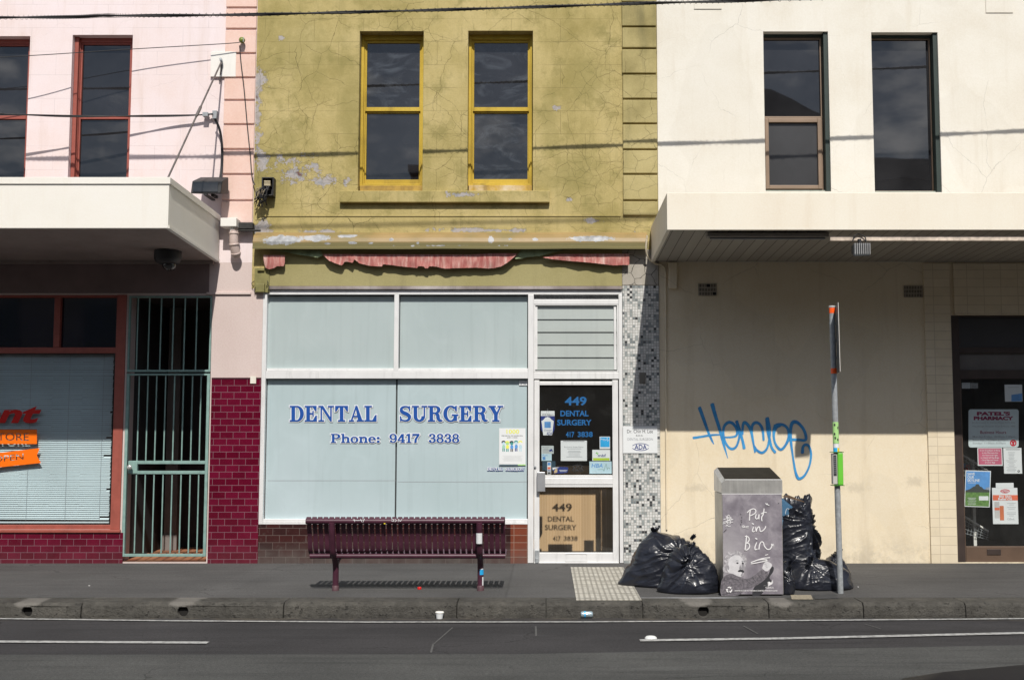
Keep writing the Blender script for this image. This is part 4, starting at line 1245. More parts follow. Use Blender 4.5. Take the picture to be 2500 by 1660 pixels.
def cloth(top, bot, d, mat, name, wav=.02, fold=9, lean=0.0, seed=0):
    """Hanging cloth between two pixel polylines, waving in depth."""
    def at(pl, x):
        for (x0, y0), (x1, y1) in zip(pl, pl[1:]):
            if x0 <= x <= x1:
                return y0 + (y1 - y0) * (x - x0) / max(x1 - x0, 1e-6)
        return pl[-1][1] if x > pl[-1][0] else pl[0][1]
    xa, xb = max(top[0][0], bot[0][0]), min(top[-1][0], bot[-1][0])
    nx, ny = max(12, int((xb - xa) / 2.2)), 7
    mb = MB(); grid = []
    for i in range(nx + 1):
        x = xa + (xb - xa) * i / nx
        yt, yb = at(top, x), at(bot, x)
        yb += 1.6 * mn.noise(Vector((x * .35, 3 + seed, 0)))
        row = []
        for j in range(ny + 1):
            t = j / ny
            dd = d + lean * t + .8 * wav * t * mn.noise(Vector((x / fold / 2.2, t * 1.5, seed))) + .12 * wav * mn.noise(Vector((x / 5, t * 3, seed + 9)))
            row.append(P(x, yt + (yb - yt) * t, dd))
        grid.append(row)
    i0 = len(mb.v)
    for row in grid: mb.v += row
    for i in range(nx):
        for j in range(ny):
            a = i0 + i * (ny + 1) + j
            mb.f.append([a, a + 1, a + ny + 2, a + ny + 1]); mb.sm.append(True)
    return mb.build(name, mat, ta)
def c2(pts): return [(600 + x / 4.724, 560 + y / 4.724) for x, y in pts]
def c3(pts): return [(1080 + x / 4.218, 560 + y / 4.218) for x, y in pts]
cloth(c2([(205, 296), (450, 298)]), c2([(205, 350), (222, 440), (270, 462), (330, 446), (360, 425), (440, 425), (450, 380)]), .085, M['fabric'], "canvas_scrap", .02, 7, .01, 1)
cloth(c2([(330, 236), (750, 243), (860, 243), (890, 290)]), c2([(330, 240), (600, 290), (780, 318), (830, 326), (890, 305)]), .06, M['fabric_back'], "canvas_fold", .03, 8, .02, 2)
cloth(c2([(885, 285), (1170, 287), (2362, 292)]) + c3([(300, 262), (480, 250), (640, 246), (772, 250)]),
      c2([(885, 288), (960, 362), (1040, 395), (1112, 418), (1135, 380), (1165, 372), (1235, 388), (1250, 345), (1310, 392), (1430, 422), (1575, 430), (1582, 404), (1680, 412), (1770, 426), (1980, 447), (1990, 425), (2050, 428), (2065, 450), (2105, 450), (2115, 425), (2190, 430), (2280, 452), (2362, 454)])
      + c3([(2, 395), (10, 404), (350, 395), (470, 404), (535, 400), (548, 395), (600, 385), (660, 350), (700, 320), (772, 254)]), .088, M['fabric'], "canvas_strip", .03, 9, .012, 3)
cloth(c3([(750, 290), (820, 203), (1240, 206)]), c3([(750, 305), (820, 301), (880, 285), (1000, 277), (1240, 212)]), .075, M['fabric_back'], "canvas_fold", .02, 8, .01, 4)
cloth(c3([(1040, 288), (1210, 255), (1930, 252)]), c3([(1040, 292), (1150, 311), (1300, 326), (1450, 337), (1600, 352), (1760, 372), (1860, 368), (1925, 368)]), .085, M['fabric'], "canvas_strip", .02, 9, .012, 5)

# ------------------------------------------------------------------ fittings on the walls
# junction box, olive, beside the board
t = thing("junction_box", "small olive painted electrical box at the left end of the olive sign board", "electrical box", P(634, 715, .02))
mb = MB(); mb.pbox(621, 655, 658, 714, .0045, .03); mb.build("back_plate", M['olive'], t, bevel=.004)
mb = MB(); mb.pbox(624, 692, 645, 713, .031, .075); mb.build("cover", M['olive'], t, bevel=.006)
mb = MB(); mb.pbox(628, 655, 645, 661, .031, .055); mb.build("hood_clip", M['olive'], t, bevel=.003)
mb = MB()
for k, (px, py) in enumerate(((618, 700), (622, 714), (654, 712), (650, 700))): mb.tube([P(px, py, .04), P(px - 4 + 3 * k, py - 8, .055), P(px + 3, py - 14, .04)], .004, 6)
mb.build("cable_tail", M['cable'], t)
# open meter box with loose cables
t = thing("meter_box", "open black fuse box with a tangle of loose cables on the green wall edge", "fuse box", P(650, 500, .03))
def c7(x, y): return 580 + x / 4.9, 420 + y / 4.9
mb = MB()
x0, x1, z0, z1 = R(*c7(285, 62), *c7(430, 285), .12)
frame(mb, x0, x1, z0, z1, .015, .0045, .12); mb.box(x0 + .016, x1 - .016, .0045, .02, z0 + .016, z1 - .016)
mb.build("fuse_case", M['black_plastic'], t, bevel=.006)
mb = MB()
for y in (105, 130, 150): mb.pbox(*c7(315, y), *c7(392, y + 16), .02, .10)
mb.build("fuse_block", plain("cream_bakelite", (.5, .43, .28), .5), t, bevel=.003)
mb = MB(); r_ = random.Random(4)
for k in range(22):
    a = c7(r_.uniform(300, 390), r_.uniform(160, 210)); c = c7(r_.uniform(190, 380), r_.uniform(320, 420)); m_ = c7(r_.uniform(215, 360), r_.uniform(220, 320))
    sp = smooth_path([tuple(P(*a, .10)), tuple(P(*m_, r_.uniform(.08, .2))), tuple(P(*c, r_.uniform(.05, .15)))], 6)
    mb.tube(sp, r_.uniform(.003, .0075), 6)
mb.build("loose_cable", M['cable'], t)
mb = MB(); r_ = random.Random(8)
for k in range(10):
    a = c7(r_.uniform(230, 330), r_.uniform(170, 260)); c = (a[0] + r_.uniform(-8, 3), a[1] + r_.uniform(5, 16))
    mb.tube([P(*a, .2), P(*c, .17)], .005, 6)
mb.build("cable_tail", plain("bare_pale_cable", (.45, .38, .27), .5), t)
mb = MB(); mb.lathe(P(*c7(285, 285), .1), [(.03, 0), (.035, .05), (.02, .09)], 10, Vector((.2, -1, -.3))); mb.build("clamp", M['black_plastic'], t)

# black flood light and fitting over the left awning
t = thing("flood_light", "wide black flood light box facing up on the pink wall above the awning end", "light", P(510, 450, 0))
mb = MB()
f0, f1 = P(465, 466, .42), P(538, 472, .42)
x0, x1 = f0.x, f1.x
zb, zt_ = P(500, 473, .42).z, P(500, 441, .42).z
z2 = P(505, 428, .2).z
mb.hexa([(x0, -.42, zb), (x1, -.42, zb), (x1 + .015, -.4, zt_), (x0 + .01, -.4, zt_), (x0 + .02, -.12, zb + .06), (x1 + .01, -.12, zb + .06), (x1 + .01, -.14, z2 - .01), (x0 + .02, -.14, z2 - .01)])
fl = mb.build("housing", M['black_plastic'], t, bevel=.012)
mb = MB()
mb.box(x0 + .03, x1 - .03, .42, .424, zb + .02, zt_ - .02)
mb.build("lens", M['pane'], t)
mb = MB(); xm = (x0 + x1) / 2; mb.box(xm - .02, xm + .02, .1, .425, zb - .018, zb - .002); mb.box(xm - .02, xm + .02, .001, .14, zb + .03, zb + .06); mb.build("bracket", M['black_plastic'], t)
mb = MB()
sp = smooth_path([tuple(P(524, 290, .12)), tuple(P(536, 320, .08)), tuple(P(541, 360, .05)), tuple(P(540, 410, .05)), tuple(P(536, 440, .12))], 8)
mb.tube(sp, .011, 8); mb.tube([p + Vector((.014, -.004, 0)) for p in map(Vector, sp)], .007, 8)
tag(mb.build("power_cable", M['cable']), "thick black cable dropping from the wall bracket to the flood light", "cable")

# square plate, eye and tie rod
t = thing("awning_stay", "steel tie rod from a square white wall plate down to the left awning corner", "tie rod", P(540, 160, .03))
mb = MB(); a = R(514, 127, 576, 188, .03); mb.box(a[0], a[1], .001, .034, a[2], a[3]); mb.build("wall_plate", M['white_paint'], t, bevel=.004)
eye = P(540, 153, .09)
mb = MB(); mb.tube([P(541, 150, .03), P(540, 150, .1)], .014, 8); mb.lathe(P(540, 148, .08), [(.028, -.012), (.032, 0), (.028, .012)], 12, Vector((1, 0, .3))); mb.build("eye_bolt", M['galv'], t)
foot = Vector((xin - .03, -DA + .03, AL['ztf'] + .0))
mb = MB(); mb.tube([eye, foot], .010, 10)
mid = eye.lerp(foot, .455); d_ = (foot - eye).normalized()
mb.tube([mid - d_ * .10, mid - d_ * .09, mid + d_ * .09, mid + d_ * .10], [.012, .017, .017, .012], 10)
mb.build("rod", M['rod'], t)
mb = MB(); mb.tube([P(541, 158, .05), P(536, 200, .015)], .009, 8); mb.build("hook", M['rod'], t)
# cable bracket with clamp
t = thing("cable_bracket", "small galvanised bracket clamping the service cable to the pink wall", "bracket", P(520, 280, 0))
mb = MB(); mb.pbox(518, 270, 529, 290, .001, .05); mb.pbox(494, 274, 507, 284, .03, .1); mb.tube([P(500, 279, .08), P(524, 279, .03)], .012, 8); mb.build("clamp", M['galv'], t, bevel=.003)
# insulator
t = thing("insulator", "small green glazed insulator knob high on the peach quoins", "insulator", P(594, 103, 0))
mb = MB(); c = P(594, 103, .028); mb.lathe(c, [(.012, 0), (.012, .03), (.03, .034), (.036, .05), (.024, .058), (.036, .068), (.03, .084), (.012, .09)], 16, Vector((0, -1, 0))); mb.build("knob", plain("green_glaze", (.16, .2, .03), .2), t)
mb = MB(); mb.tube([P(594, 103, .11), P(594, 96, .11), P(595, 92, .1)], .006, 6); mb.build("pin", M['galv'], t)
# dome camera / lamp under the left awning
t = thing("soffit_lamp", "black round lamp hanging under the left awning near its corner", "lamp", P(412, 655, .55))
c = P(410, 618, .6); c.z = AL['zbf'] + (AL['zbw'] - AL['zbf']) * .66 + .012
mb = MB(); mb.lathe(c, [(.15, 0), (.15, -.09), (.13, -.13), (.09, -.15), (.02, -.15)], 22); mb.build("housing", M['black_plastic'], t)
mb = MB(); mb.lathe(c + Vector((.02, 0, -.15)), [(.075, 0), (.075, -.03), (.055, -.06), (.02, -.075)], 18); mb.build("lens", M['pane'], t)

# rain head and down pipe
t = thing("drain_pipe", "short pinkish plastic drain pipe with rain head beside the left awning", "pipe", P(570, 620, .1))
mb = MB(); mb.pbox(538, 532, 577, 553, .034, .22); mb.build("rain_head", M['white_paint'], t, bevel=.006)
mb = MB(); mb.tube([tuple(p) for p in (P(566, 552, .16), P(567, 566, .16))], .028, 14); mb.build("spigot", M['white_paint'], t)
mb = MB(); sp = smooth_path([tuple(P(571, 563, .14)), tuple(P(571, 585, .14)), tuple(P(572, 600, .13)), tuple(P(576, 618, .10)), tuple(P(577, 622, .08))], 5); mb.tube(sp, .052, 18)
for k in (2, 9, 15): mb.lathe(Vector(sp[k]), [(.054, -.012), (.058, -.01), (.058, .01), (.054, .012)], 18, Vector(sp[k + 1]) - Vector(sp[k]))
mb.build("elbow", M['pipe'], t)
t = thing("wall_bearer", "stub of black bitumen coated timber between the drain pipe and the green wall", "timber beam", P(600, 545, .03))
mb = MB(); mb.pbox(580, 543, 617, 559, .03, .12); mb.build("timber_end", M['timber_dark'], t, bevel=.008)
mb = MB(); mb.tube([P(580, 563, .1), P(636, 563.5, .1)], .013, 8); mb.build("rod", M['timber_dark'], t)

# white fitting of the cream awning
t = thing("tube_light", "long black strip light fitting under the front of the cream awning", "light", P(1870, 580, DA - .2))
mb = MB(); a = R(1727, 568, 2024, 578, DA - .12); mb.box(a[0], a[1], DA - .24, DA - .12, a[2], a[3]); mb.build("housing", plain("dull_grey_fitting", (.24, .22, .2), .6), t, bevel=.006)
mb = MB(); z = a[2] - .012; mb.tube([(a[0] + .03, -DA + .17, z), (a[1] - .03, -DA + .17, z)], .012, 10); mb.build("tube", plain("grey_tube", (.3, .3, .3), .3), t)
t = thing("spot_light", "finned silver spotlight on a coiled bracket under the cream awning", "light", P(2100, 590, DA - .05))
DL = DA - .04
mb = MB(); c0 = P(2100, 590, DL)
sp = smooth_path([tuple(P(2082, 590, DL)), tuple(P(2086, 576, DL)), tuple(P(2098, 572, DL)), tuple(P(2112, 580, DL)), tuple(P(2114, 592, DL))], 6); mb.tube(sp, .006, 6)
mb.tube([P(2098, 584, DL), P(2100, 600, DL)], .02, 8); mb.build("bracket", M['black_plastic'], t)
mb = MB(); a = R(2080, 598, 2121, 628, DL)
mb.hexa([(a[0], -DL - .07, a[2]), (a[1], -DL - .05, a[2] + .006), (a[1], -DL - .05, a[3] + .01), (a[0], -DL - .07, a[3]), (a[0] + .02, -DL + .1, a[2] + .05), (a[1], -DL + .1, a[2] + .05), (a[1], -DL + .1, a[3]), (a[0] + .02, -DL + .1, a[3])])
mb.build("housing", M['sign_back'], t, bevel=.005)
mb = MB()
for k in range(8):
    x = a[0] + (a[1] - a[0]) * (k + .3) / 8
    mb.box(x, x + .008, DL + .055, DL + .085, a[2] + .02, a[3] + .005)
mb.build("fins", plain("cast_alloy", (.36, .36, .36), .45, .3), t)
# vents
for px0, py0, px1, py1, lb in ((1705, 692, 1750, 722, "broken grey terracotta air vent nearest the mosaic pier"), (2207, 697, 2253, 726, "grey terracotta air vent beside the cream tile pier")):
    t = thing("air_vent", lb, "air vent", P((px0 + px1) / 2, py1, 0), "air vents in the cream wall")
    mb = MB(); mb.pbox(px0, py0, px1, py1, .002, .009); mb.build("backing", M['hole'], t)
    mb = MB()
    x0, x1, z0, z1 = R(px0, py0, px1, py1, .02)
    frame(mb, x0, x1, z0, z1, .006, .0095, .018)
    for k in range(1, 3): mb.box(x0 + .007, x1 - .007, .0095, .017, z0 + (z1 - z0) * k / 3 - .005, z0 + (z1 - z0) * k / 3 + .005)
    for k in range(1, 12):
        x = x0 + (x1 - x0) * k / 12
        for j in range(3):
            if px0 < 1800 and (k, j) in ((6, 2), (7, 2), (11, 0), (10, 0)): continue
            mb.box(x - .004, x + .004, .0097, .0165, z0 + (z1 - z0) * j / 3 + .006, z0 + (z1 - z0) * (j + 1) / 3 - .006)
    mb.build("grille", plain("grey_brown_terracotta", (.42, .37, .3), .8, 0, .15, 20), t)
# conduit
mb = MB()
sp = smooth_path([tuple(P(1580, 575, .2)), tuple(P(1577, 610, .15)), tuple(P(1583, 630, .09)), tuple(P(1600, 644, .05)), tuple(P(1616, 648, .03)), tuple(P(1624, 662, .022)), tuple(P(1625, 720, .02)), tuple(P(1626, 1000, .02)), tuple(P(1628, 1292, .02))], 8)
mb.tube(sp, .0105, 8)
tag(mb.build("conduit", M['cream_low']), "thin cream painted conduit running down the cream wall beside the mosaic pier", "pipe")
mb = MB(); mb.pbox(1561, 909, 1576, 936, .0185, .032)
tag(mb.build("bell_box", plain("dull_grey_box", (.16, .15, .13), .6), bevel=.004), "small grey doorbell box on the mosaic pier in shadow", "doorbell")

# ------------------------------------------------------------------ overhead cables
def pcable(name, pts, r, lab, strands=1, wrap=False, sub=10):
    sp = [Vector(p) for p in smooth_path([tuple(P(*p)) for p in pts], sub)]
    mb = MB()
    if strands == 1:
        mb.tube(sp, r, 8)
    else:
        L = 0.0; out = [[] for _ in range(strands)]
        for k, p in enumerate(sp):
            L += (p - sp[k - 1]).length if k else 0
            for s_ in range(strands):
                a_ = L * 3.0 + s_ * 2 * math.pi / strands
                out[s_].append(p + Vector((0, math.cos(a_), math.sin(a_))) * r * .9)
        for o_ in out: mb.tube(o_, r, 7)
    if wrap:
        hel = []; N = 2600
        for k in range(N):
            f = k / N * (len(sp) - 1); i = int(f); p = sp[i].lerp(sp[i + 1], f - i)
            a_ = k * .55; hel.append(p + Vector((0, math.cos(a_), math.sin(a_))) * r * 2.3)
        mb.tube(hel, .0022, 4)
    return tag(mb.build(name, M['cable']), lab, "cable")
pcable("street_cable", [(x, y, 1.145) for x, y in ((-900, 50), (-400, 47), (0, 43.5), (180, 42), (250, 39), (320, 39), (600, 36.5), (1000, 27), (1300, 18), (1600, 8), (1900, 0), (2500, -22), (3300, -60))], .0095,
       "twisted black street cable with wire wrapping crossing in front of all three shops", 2, True, 24)
pcable("telephone_wire", [(586, 104, .11), (540, 108, .12), (300, 122, .19), (66, 137, .345), (-200, 149, .47), (-700, 160, .8)], .005, "thin black wire from the green insulator knob out to the left", 1)
pcable("service_cable", [(520, 279, .06), (480, 281.5, .08), (400, 283.5, .11), (200, 284.5, .24), (66, 281, .33), (-200, 270, .5), (-700, 235, .85)], .0075, "thick twisted pair of black cables running left from the wall bracket", 2, False, 24)
pcable("drop_wire", [(585, 112, .08), (588, 150, .06), (596, 220, .04), (604, 310, .04), (611, 380, .04), (615, 430, .045), (622, 452, .07)], .0065, "black drop wire hanging from the insulator knob down to the fuse box", 1)
sh0, sh1 = P(400, 561, 0), P(2000, 527, 0)
kk = 3.6 / SUN.y
q0, q1 = sh0 + SUN * (3.6 / abs(SUN.y)), sh1 + SUN * (3.6 / abs(SUN.y))
mb = MB(); ext = (q1 - q0); mb.tube([q0 - ext * 2, q1 + ext * 2], .012, 8)
tag(mb.build("tram_wire", M['cable']), "overhead tram wire whose faint shadow crosses the green wall below its window sill", "cable")

# ------------------------------------------------------------------ serif lettering (drawn here, glyph by glyph)
def arc(cx, cy, rx, ry, a0, a1, wh, wv, n=26):
    out, inn = [], []
    for k in range(n + 1):
        a = math.radians(a0 + (a1 - a0) * k / n)
        out.append((cx + rx * math.cos(a), cy + ry * math.sin(a)))
        inn.append((cx + (rx - wh) * math.cos(a), cy + (ry - wv) * math.sin(a)))
    return [('strip', out, inn)]
def rc(x0, y0, x1, y1): return [('poly', [(x0, y0), (x1, y0), (x1, y1), (x0, y1)])]
def pl(*p): return [('poly', list(p))]
def brush(pts):
    sp = smooth_path(pts, 7); L, Rr = [], []
    for k in range(len(sp)):
        a, b = sp[max(k - 1, 0)], sp[min(k + 1, len(sp) - 1)]
        tx, ty = b[0] - a[0], b[1] - a[1]; l = math.hypot(tx, ty) or 1
        h = sp[k][2] / 2
        L.append((sp[k][0] - ty / l * h, sp[k][1] + tx / l * h)); Rr.append((sp[k][0] + ty / l * h, sp[k][1] - tx / l * h))
    return [('strip', L, Rr)]
H = .06
S_PATH = [(.66, .74, .05), (.60, .90, .06), (.40, .965, .065), (.17, .88, .12), (.13, .70, .17), (.26, .57, .19), (.5, .46, .2), (.66, .30, .17), (.58, .1, .12), (.38, .035, .065), (.14, .1, .06), (.08, .28, .05)]
GL = {
 'D': (.92, rc(0, 0, .5, H) + rc(0, 1 - H, .5, 1) + rc(.11, H, .31, 1 - H) + arc(.44, .5, .44, .5, -90, 90, .21, H)),
 'E': (.84, rc(0, 0, .76, H) + rc(0, 1 - H, .74, 1) + rc(.11, H, .31, 1 - H) + rc(.31, .5 - H / 2, .5, .5 + H / 2) + rc(.5, .33, .555, .67) + pl((.74, 1 - H), (.52, 1 - H), (.67, .7), (.74, .68)) + pl((.76, H), (.76, .36), (.69, .34), (.54, H))),
 'N': (1.02, rc(0, 0, .34, H) + rc(.62, 1 - H, .98, 1) + rc(.14, H, .205, 1) + rc(.77, .05, .835, 1 - H) + pl((0, 1), (0, 1 - H), (.14, 1 - H), (.2, .9), (.77, 0), (.835, 0), (.835, .1), (.28, 1))),
 'T': (.86, rc(.2, 0, .64, H) + rc(.32, H, .52, 1 - H) + rc(.02, 1 - H, .82, 1) + pl((.02, 1 - H), (.02, .66), (.08, .68), (.24, 1 - H)) + pl((.82, 1 - H), (.60, 1 - H), (.76, .68), (.82, .66))),
 'A': (.96, rc(0, 0, .3, H) + rc(.5, 0, .95, H) + pl((.13, H), (.2, H), (.45, .86), (.42, .98)) + pl((.60, H), (.84, H), (.52, 1), (.42, 1)) + rc(.24, .29, .66, .35)),
 'L': (.82, rc(0, 0, .76, H) + rc(0, 1 - H, .46, 1) + rc(.11, H, .31, 1 - H) + pl((.76, H), (.76, .4), (.69, .38), (.52, H))),
 'S': (.78, brush(S_PATH) + pl((.62, .98), (.68, .98), (.69, .68), (.63, .72)) + pl((.06, .02), (.12, .02), (.11, .3), (.05, .32))),
 'U': (.98, rc(0, 1 - H, .42, 1) + rc(.62, 1 - H, .96, 1) + rc(.11, .3, .31, 1 - H) + rc(.76, .3, .82, 1 - H) + arc(.465, .32, .355, .33, 180, 360, .2, .09)),
 'R': (.96, rc(0, 0, .44, H) + rc(0, 1 - H, .5, 1) + rc(.11, H, .31, 1 - H) + arc(.46, .755, .33, .245, -90, 90, .19, H) + rc(.31, .51, .46, .57) + brush([(.48, .53, .1), (.62, .42, .18), (.66, .2, .19), (.76, .03, .1), (.92, .06, .05)])),
 'G': (.98, arc(.46, .5, .46, .52, 48, 330, .21, .065) + rc(.66, .04, .85, .40) + rc(.54, .38, .95, .44) + pl((.78, 1), (.84, 1), (.84, .66), (.77, .70), (.72, .86))),
 'Y': (.92, rc(0, 1 - H, .44, 1) + rc(.58, 1 - H, .92, 1) + rc(.24, 0, .68, H) + rc(.36, H, .56, .45) + pl((.08, 1 - H), (.33, 1 - H), (.56, .45), (.36, .45)) + pl((.7, 1 - H), (.77, 1 - H), (.56, .45), (.49, .5))),
 'O': (.98, arc(.47, .5, .47, .52, 0, 360, .21, .065, 40)),
 'P': (.9, rc(0, 0, .46, H) + rc(0, 1 - H, .5, 1) + rc(.11, H, .31, 1 - H) + arc(.48, .735, .36, .265, -90, 90, .2, H) + rc(.31, .47, .48, .53)),
 'h': (.82, rc(0, 0, .36, H) + rc(.46, 0, .8, H) + rc(.09, H, .26, 1) + rc(0, .95, .09, 1) + rc(.55, H, .72, .45) + arc(.46, .43, .26, .25, 0, 150, .17, .09)),
 'o': (.72, arc(.34, .33, .34, .35, 0, 360, .17, .055, 34)),
 'n': (.82, rc(0, 0, .36, H) + rc(.46, 0, .8, H) + rc(.09, H, .26, .66) + rc(0, .60, .09, .66) + rc(.55, H, .72, .45) + arc(.46, .43, .26, .25, 0, 150, .17, .09)),
 'e': (.7, arc(.33, .33, .33, .35, 8, 315, .17, .055) + rc(.14, .33, .66, .385)),
 ':': (.4, arc(.15, .11, .12, .12, 0, 360, .119, .119, 16) + arc(.15, .53, .12, .12, 0, 360, .119, .119, 16)),
 '9': (.72, arc(.34, .68, .33, .33, 0, 360, .17, .055, 30) + brush([(.66, .66, .02), (.62, .36, .12), (.5, .12, .1), (.3, .035, .06), (.14, .1, .05)]) + arc(.15, .16, .1, .1, 0, 360, .099, .099, 14)),
 '4': (.74, pl((.38, .98), (.58, .98), (.12, .3), (.02, .3)) + rc(.02, .22, .7, .295) + rc(.4, H, .575, .9) + rc(.28, 0, .68, H)),
 '1': (.56, rc(.06, 0, .52, H) + rc(.2, H, .38, 1) + pl((.2, 1), (.2, .86), (.03, .8), (.03, .86))),
 '7': (.68, rc(.02, .84, .66, 1) + pl((.02, .84), (.02, .66), (.07, .66), (.12, .84)) + pl((.48, .84), (.66, .84), (.42, .4), (.4, 0), (.2, 0), (.24, .4))),
 '3': (.7, arc(.32, .755, .3, .255, -90, 160, .17, .06) + arc(.32, .275, .34, .285, -160, 90, .18, .06) + rc(.18, .49, .34, .55) + arc(.13, .2, .1, .1, 0, 360, .099, .099, 14) + arc(.14, .8, .09, .09, 0, 360, .089, .089, 14)),
 '8': (.72, arc(.34, .755, .285, .255, 0, 360, .14, .055, 30) + arc(.34, .27, .34, .285, 0, 360, .17, .06, 30)),
 ' ': (.62, []),
}
def outset(pts, e):
    n = len(pts); ar = sum(pts[i][0] * pts[(i + 1) % n][1] - pts[(i + 1) % n][0] * pts[i][1] for i in range(n))
    s_ = 1 if ar > 0 else -1; out = []
    for i in range(n):
        (ax, ay), (bx, by), (cx, cy) = pts[i - 1], pts[i], pts[(i + 1) % n]
        def nrm(x, y): l = math.hypot(x, y) or 1; return (y / l * s_, -x / l * s_)
        n1, n2 = nrm(bx - ax, by - ay), nrm(cx - bx, cy - by)
        mx, my = n1[0] + n2[0], n1[1] + n2[1]; dn = max(.35, 1 + n1[0] * n2[0] + n1[1] * n2[1])
        out.append((bx + mx / dn * e, by + my / dn * e))
    return out
def serif(mb, s, x0, y0, x1, y1, d, e=0.0, gap=.05, dx=0, dy=0):
    """Serif word whose capitals fill the pixel rectangle; e fattens the outline (in em)."""
    w = sum(GL[c][0] + gap for c in s) - gap
    sx, sy = (x1 - x0) / w, (y1 - y0)
    cx, k = 0.0, 0
    for c in s:
        for pr in GL[c][1]:
            k += 1
            dd = d + .00012 * (k % 23)
            def tp(p): return P(x0 + (cx + p[0]) * sx + dx, y1 - p[1] * sy + dy, dd)
            if pr[0] == 'poly':
                q = outset(pr[1], e) if e else pr[1]
                mb.face([tp(p) for p in q])
            else:
                A, B = pr[1], pr[2]
                if e:
                    ring = outset(A + B[::-1], e); n = len(A); A, B = ring[:n], ring[n:][::-1]
                    if abs(pr[1][0][0] - pr[1][-1][0]) < 1e-6 and abs(pr[1][0][1] - pr[1][-1][1]) < 1e-6:
                        ox, oy = sum(p[0] for p in pr[1]) / n, sum(p[1] for p in pr[1]) / n
                        def grow(L, s_): return [(px + s_ * e * (px - ox) / (math.hypot(px - ox, py - oy) or 1), py + s_ * e * (py - oy) / (math.hypot(px - ox, py - oy) or 1)) for px, py in L]
                        A, B = grow(pr[1], 1), grow(pr[2], -1)
                for i in range(len(A) - 1):
                    mb.face([tp(A[i]), tp(A[i + 1]), tp(B[i + 1]), tp(B[i])])
        cx += GL[c][0] + gap
DF = -.0555
M['shadow_vinyl'] = plain("grey_blue_vinyl", (.2, .22, .26), .5)
def serif_sign(name, label, words, ew, es):
    t = thing(name, label, "lettering", P(words[0][1], words[0][4], DF))
    for w in words:
        a, b, c = MB(), MB(), MB()
        serif(c, *w[:5], DF - .004, es, dx=1.6, dy=1.8)
        serif(b, *w[:5], DF - .001, ew); serif(a, *w[:5], DF + .003, .02)
        o = a.build("word", M['sign_blue'], t)
        c.build("drop_shadow", M['shadow_vinyl'], o); b.build("white_outline", M['white_vinyl'], o)
serif_sign("window_lettering", "large blue serif DENTAL SURGERY lettering outlined in white on the display window", [("DENTAL", 708, 991, 921, 1028), ("SURGERY", 975, 991, 1228, 1028)], .07, .05)
serif_sign("window_lettering", "blue serif Phone: 9417 3838 lettering on the window below the larger words", [("Phone:", 808, 1059, 930, 1080), ("9417", 951, 1059, 1024, 1080), ("3838", 1047, 1059, 1122, 1080)], .1, .05)
t = thing("window_lettering", "tiny white DENTAL SURGEON lettering with blue edges under the yellow and green poster", "lettering", P(1235, 1150, DF))
for w in (("DENTAL", 1189.5, 1141, 1227, 1148), ("SURGEON", 1234, 1141.5, 1279, 1148.5)):
    a, b = MB(), MB()
    serif(b, *w, DF, .11, dx=.6, dy=.8); serif(a, *w, DF + .004, .03)
    b.build("blue_edge", M['sign_blue'], a.build("word", M['white_vinyl'], t))

# ------------------------------------------------------------------ stickers, posters and plates
def card(name, label, cat, rect, d, mat, th=.0015, group=None):
    t = thing(name, label, cat, P((rect[0] + rect[2]) / 2, rect[3], d), group)
    mb = MB(); a = R(*rect, d); mb.box(a[0], a[1], d - th, d, a[2], a[3]); mb.build("card", mat, t)
    return t
def lines(mb, x0, x1, ys_, d, h=.5, ragged=.25, seed=1):
    r_ = random.Random(seed)
    for y in ys_:
        k = (x1 - x0) * ragged * r_.random() / 2
        mb.prect(x0 + k, y - h / 2, x1 - k, y + h / 2, d)
def txt(t, s, rect, d, mat, name="lettering", **kw):
    mb = MB(); put_text(mb, s, *rect, d, **kw); return mb.build(name, mat, t)

# poster in the display window
PD = -.05
t = card("poster", "white poster with yellow 1000 and drawn children in the display window corner", "poster", (1218.5, 1045, 1283, 1136), PD, M['paper'])
def cp(x, y): return 1180 + x / 10.454, 1020 + y / 10.454
txt(t, "1000", (*cp(590, 295), *cp(915, 405)), PD + .001, M['yellow_ink'], bold=.02)
txt(t, "FREE DENTAL FOR ELIGIBLE KIDS", (*cp(465, 443), *cp(1005, 467)), PD + .001, M['ink'], bold=.012)
txt(t, "EVERY 2 YEARS", (*cp(608, 490), *cp(868, 513)), PD + .001, M['ink'], bold=.012)
def disc(mb, cx, cy, rx, ry, d, n=14): mb.face([P(*cp(cx + rx * math.cos(k * 2 * math.pi / n), cy - ry * math.sin(k * 2 * math.pi / n)), d) for k in range(n)][::-1] if False else [P(*cp(cx + rx * math.cos(-k * 2 * math.pi / n), cy + ry * math.sin(-k * 2 * math.pi / n)), d) for k in range(n)])
for cx, top, skin, hair, shirt, leg in ((515, 575, 'pale_blue', 'ink', 'mint', 'teal'), (612, 580, 'pale_lime', 'yellow_ink', 'yellow_ink', 'teal'), (722, 580, 'teal', 'ink', 'sky_ink', 'ink'), (835, 570, 'pale_blue', 'teal', 'sky_ink', 'navy'), (945, 575, 'paper', 'yellow_ink', 'pale_blue', 'pale_blue')):
    for mat_, nm, sh in ((hair, "hair", (cx, top + 45, 52, 42)), (skin, "face", (cx + 4, top + 75, 40, 38)), (shirt, "shirt", (cx + 5, top + 160, 40, 52))):
        mb = MB(); disc(mb, *sh, PD + {'hair': .0008, 'face': .0012, 'shirt': .0016}[nm]); mb.build(nm, M[mat_], t)
    mb = MB(); mb.prect(*cp(cx - 28, top + 195), *cp(cx - 4, top + 280), PD + .0011); mb.prect(*cp(cx + 10, top + 195), *cp(cx + 34, top + 280), PD + .0011); mb.build("legs", M[leg], t)
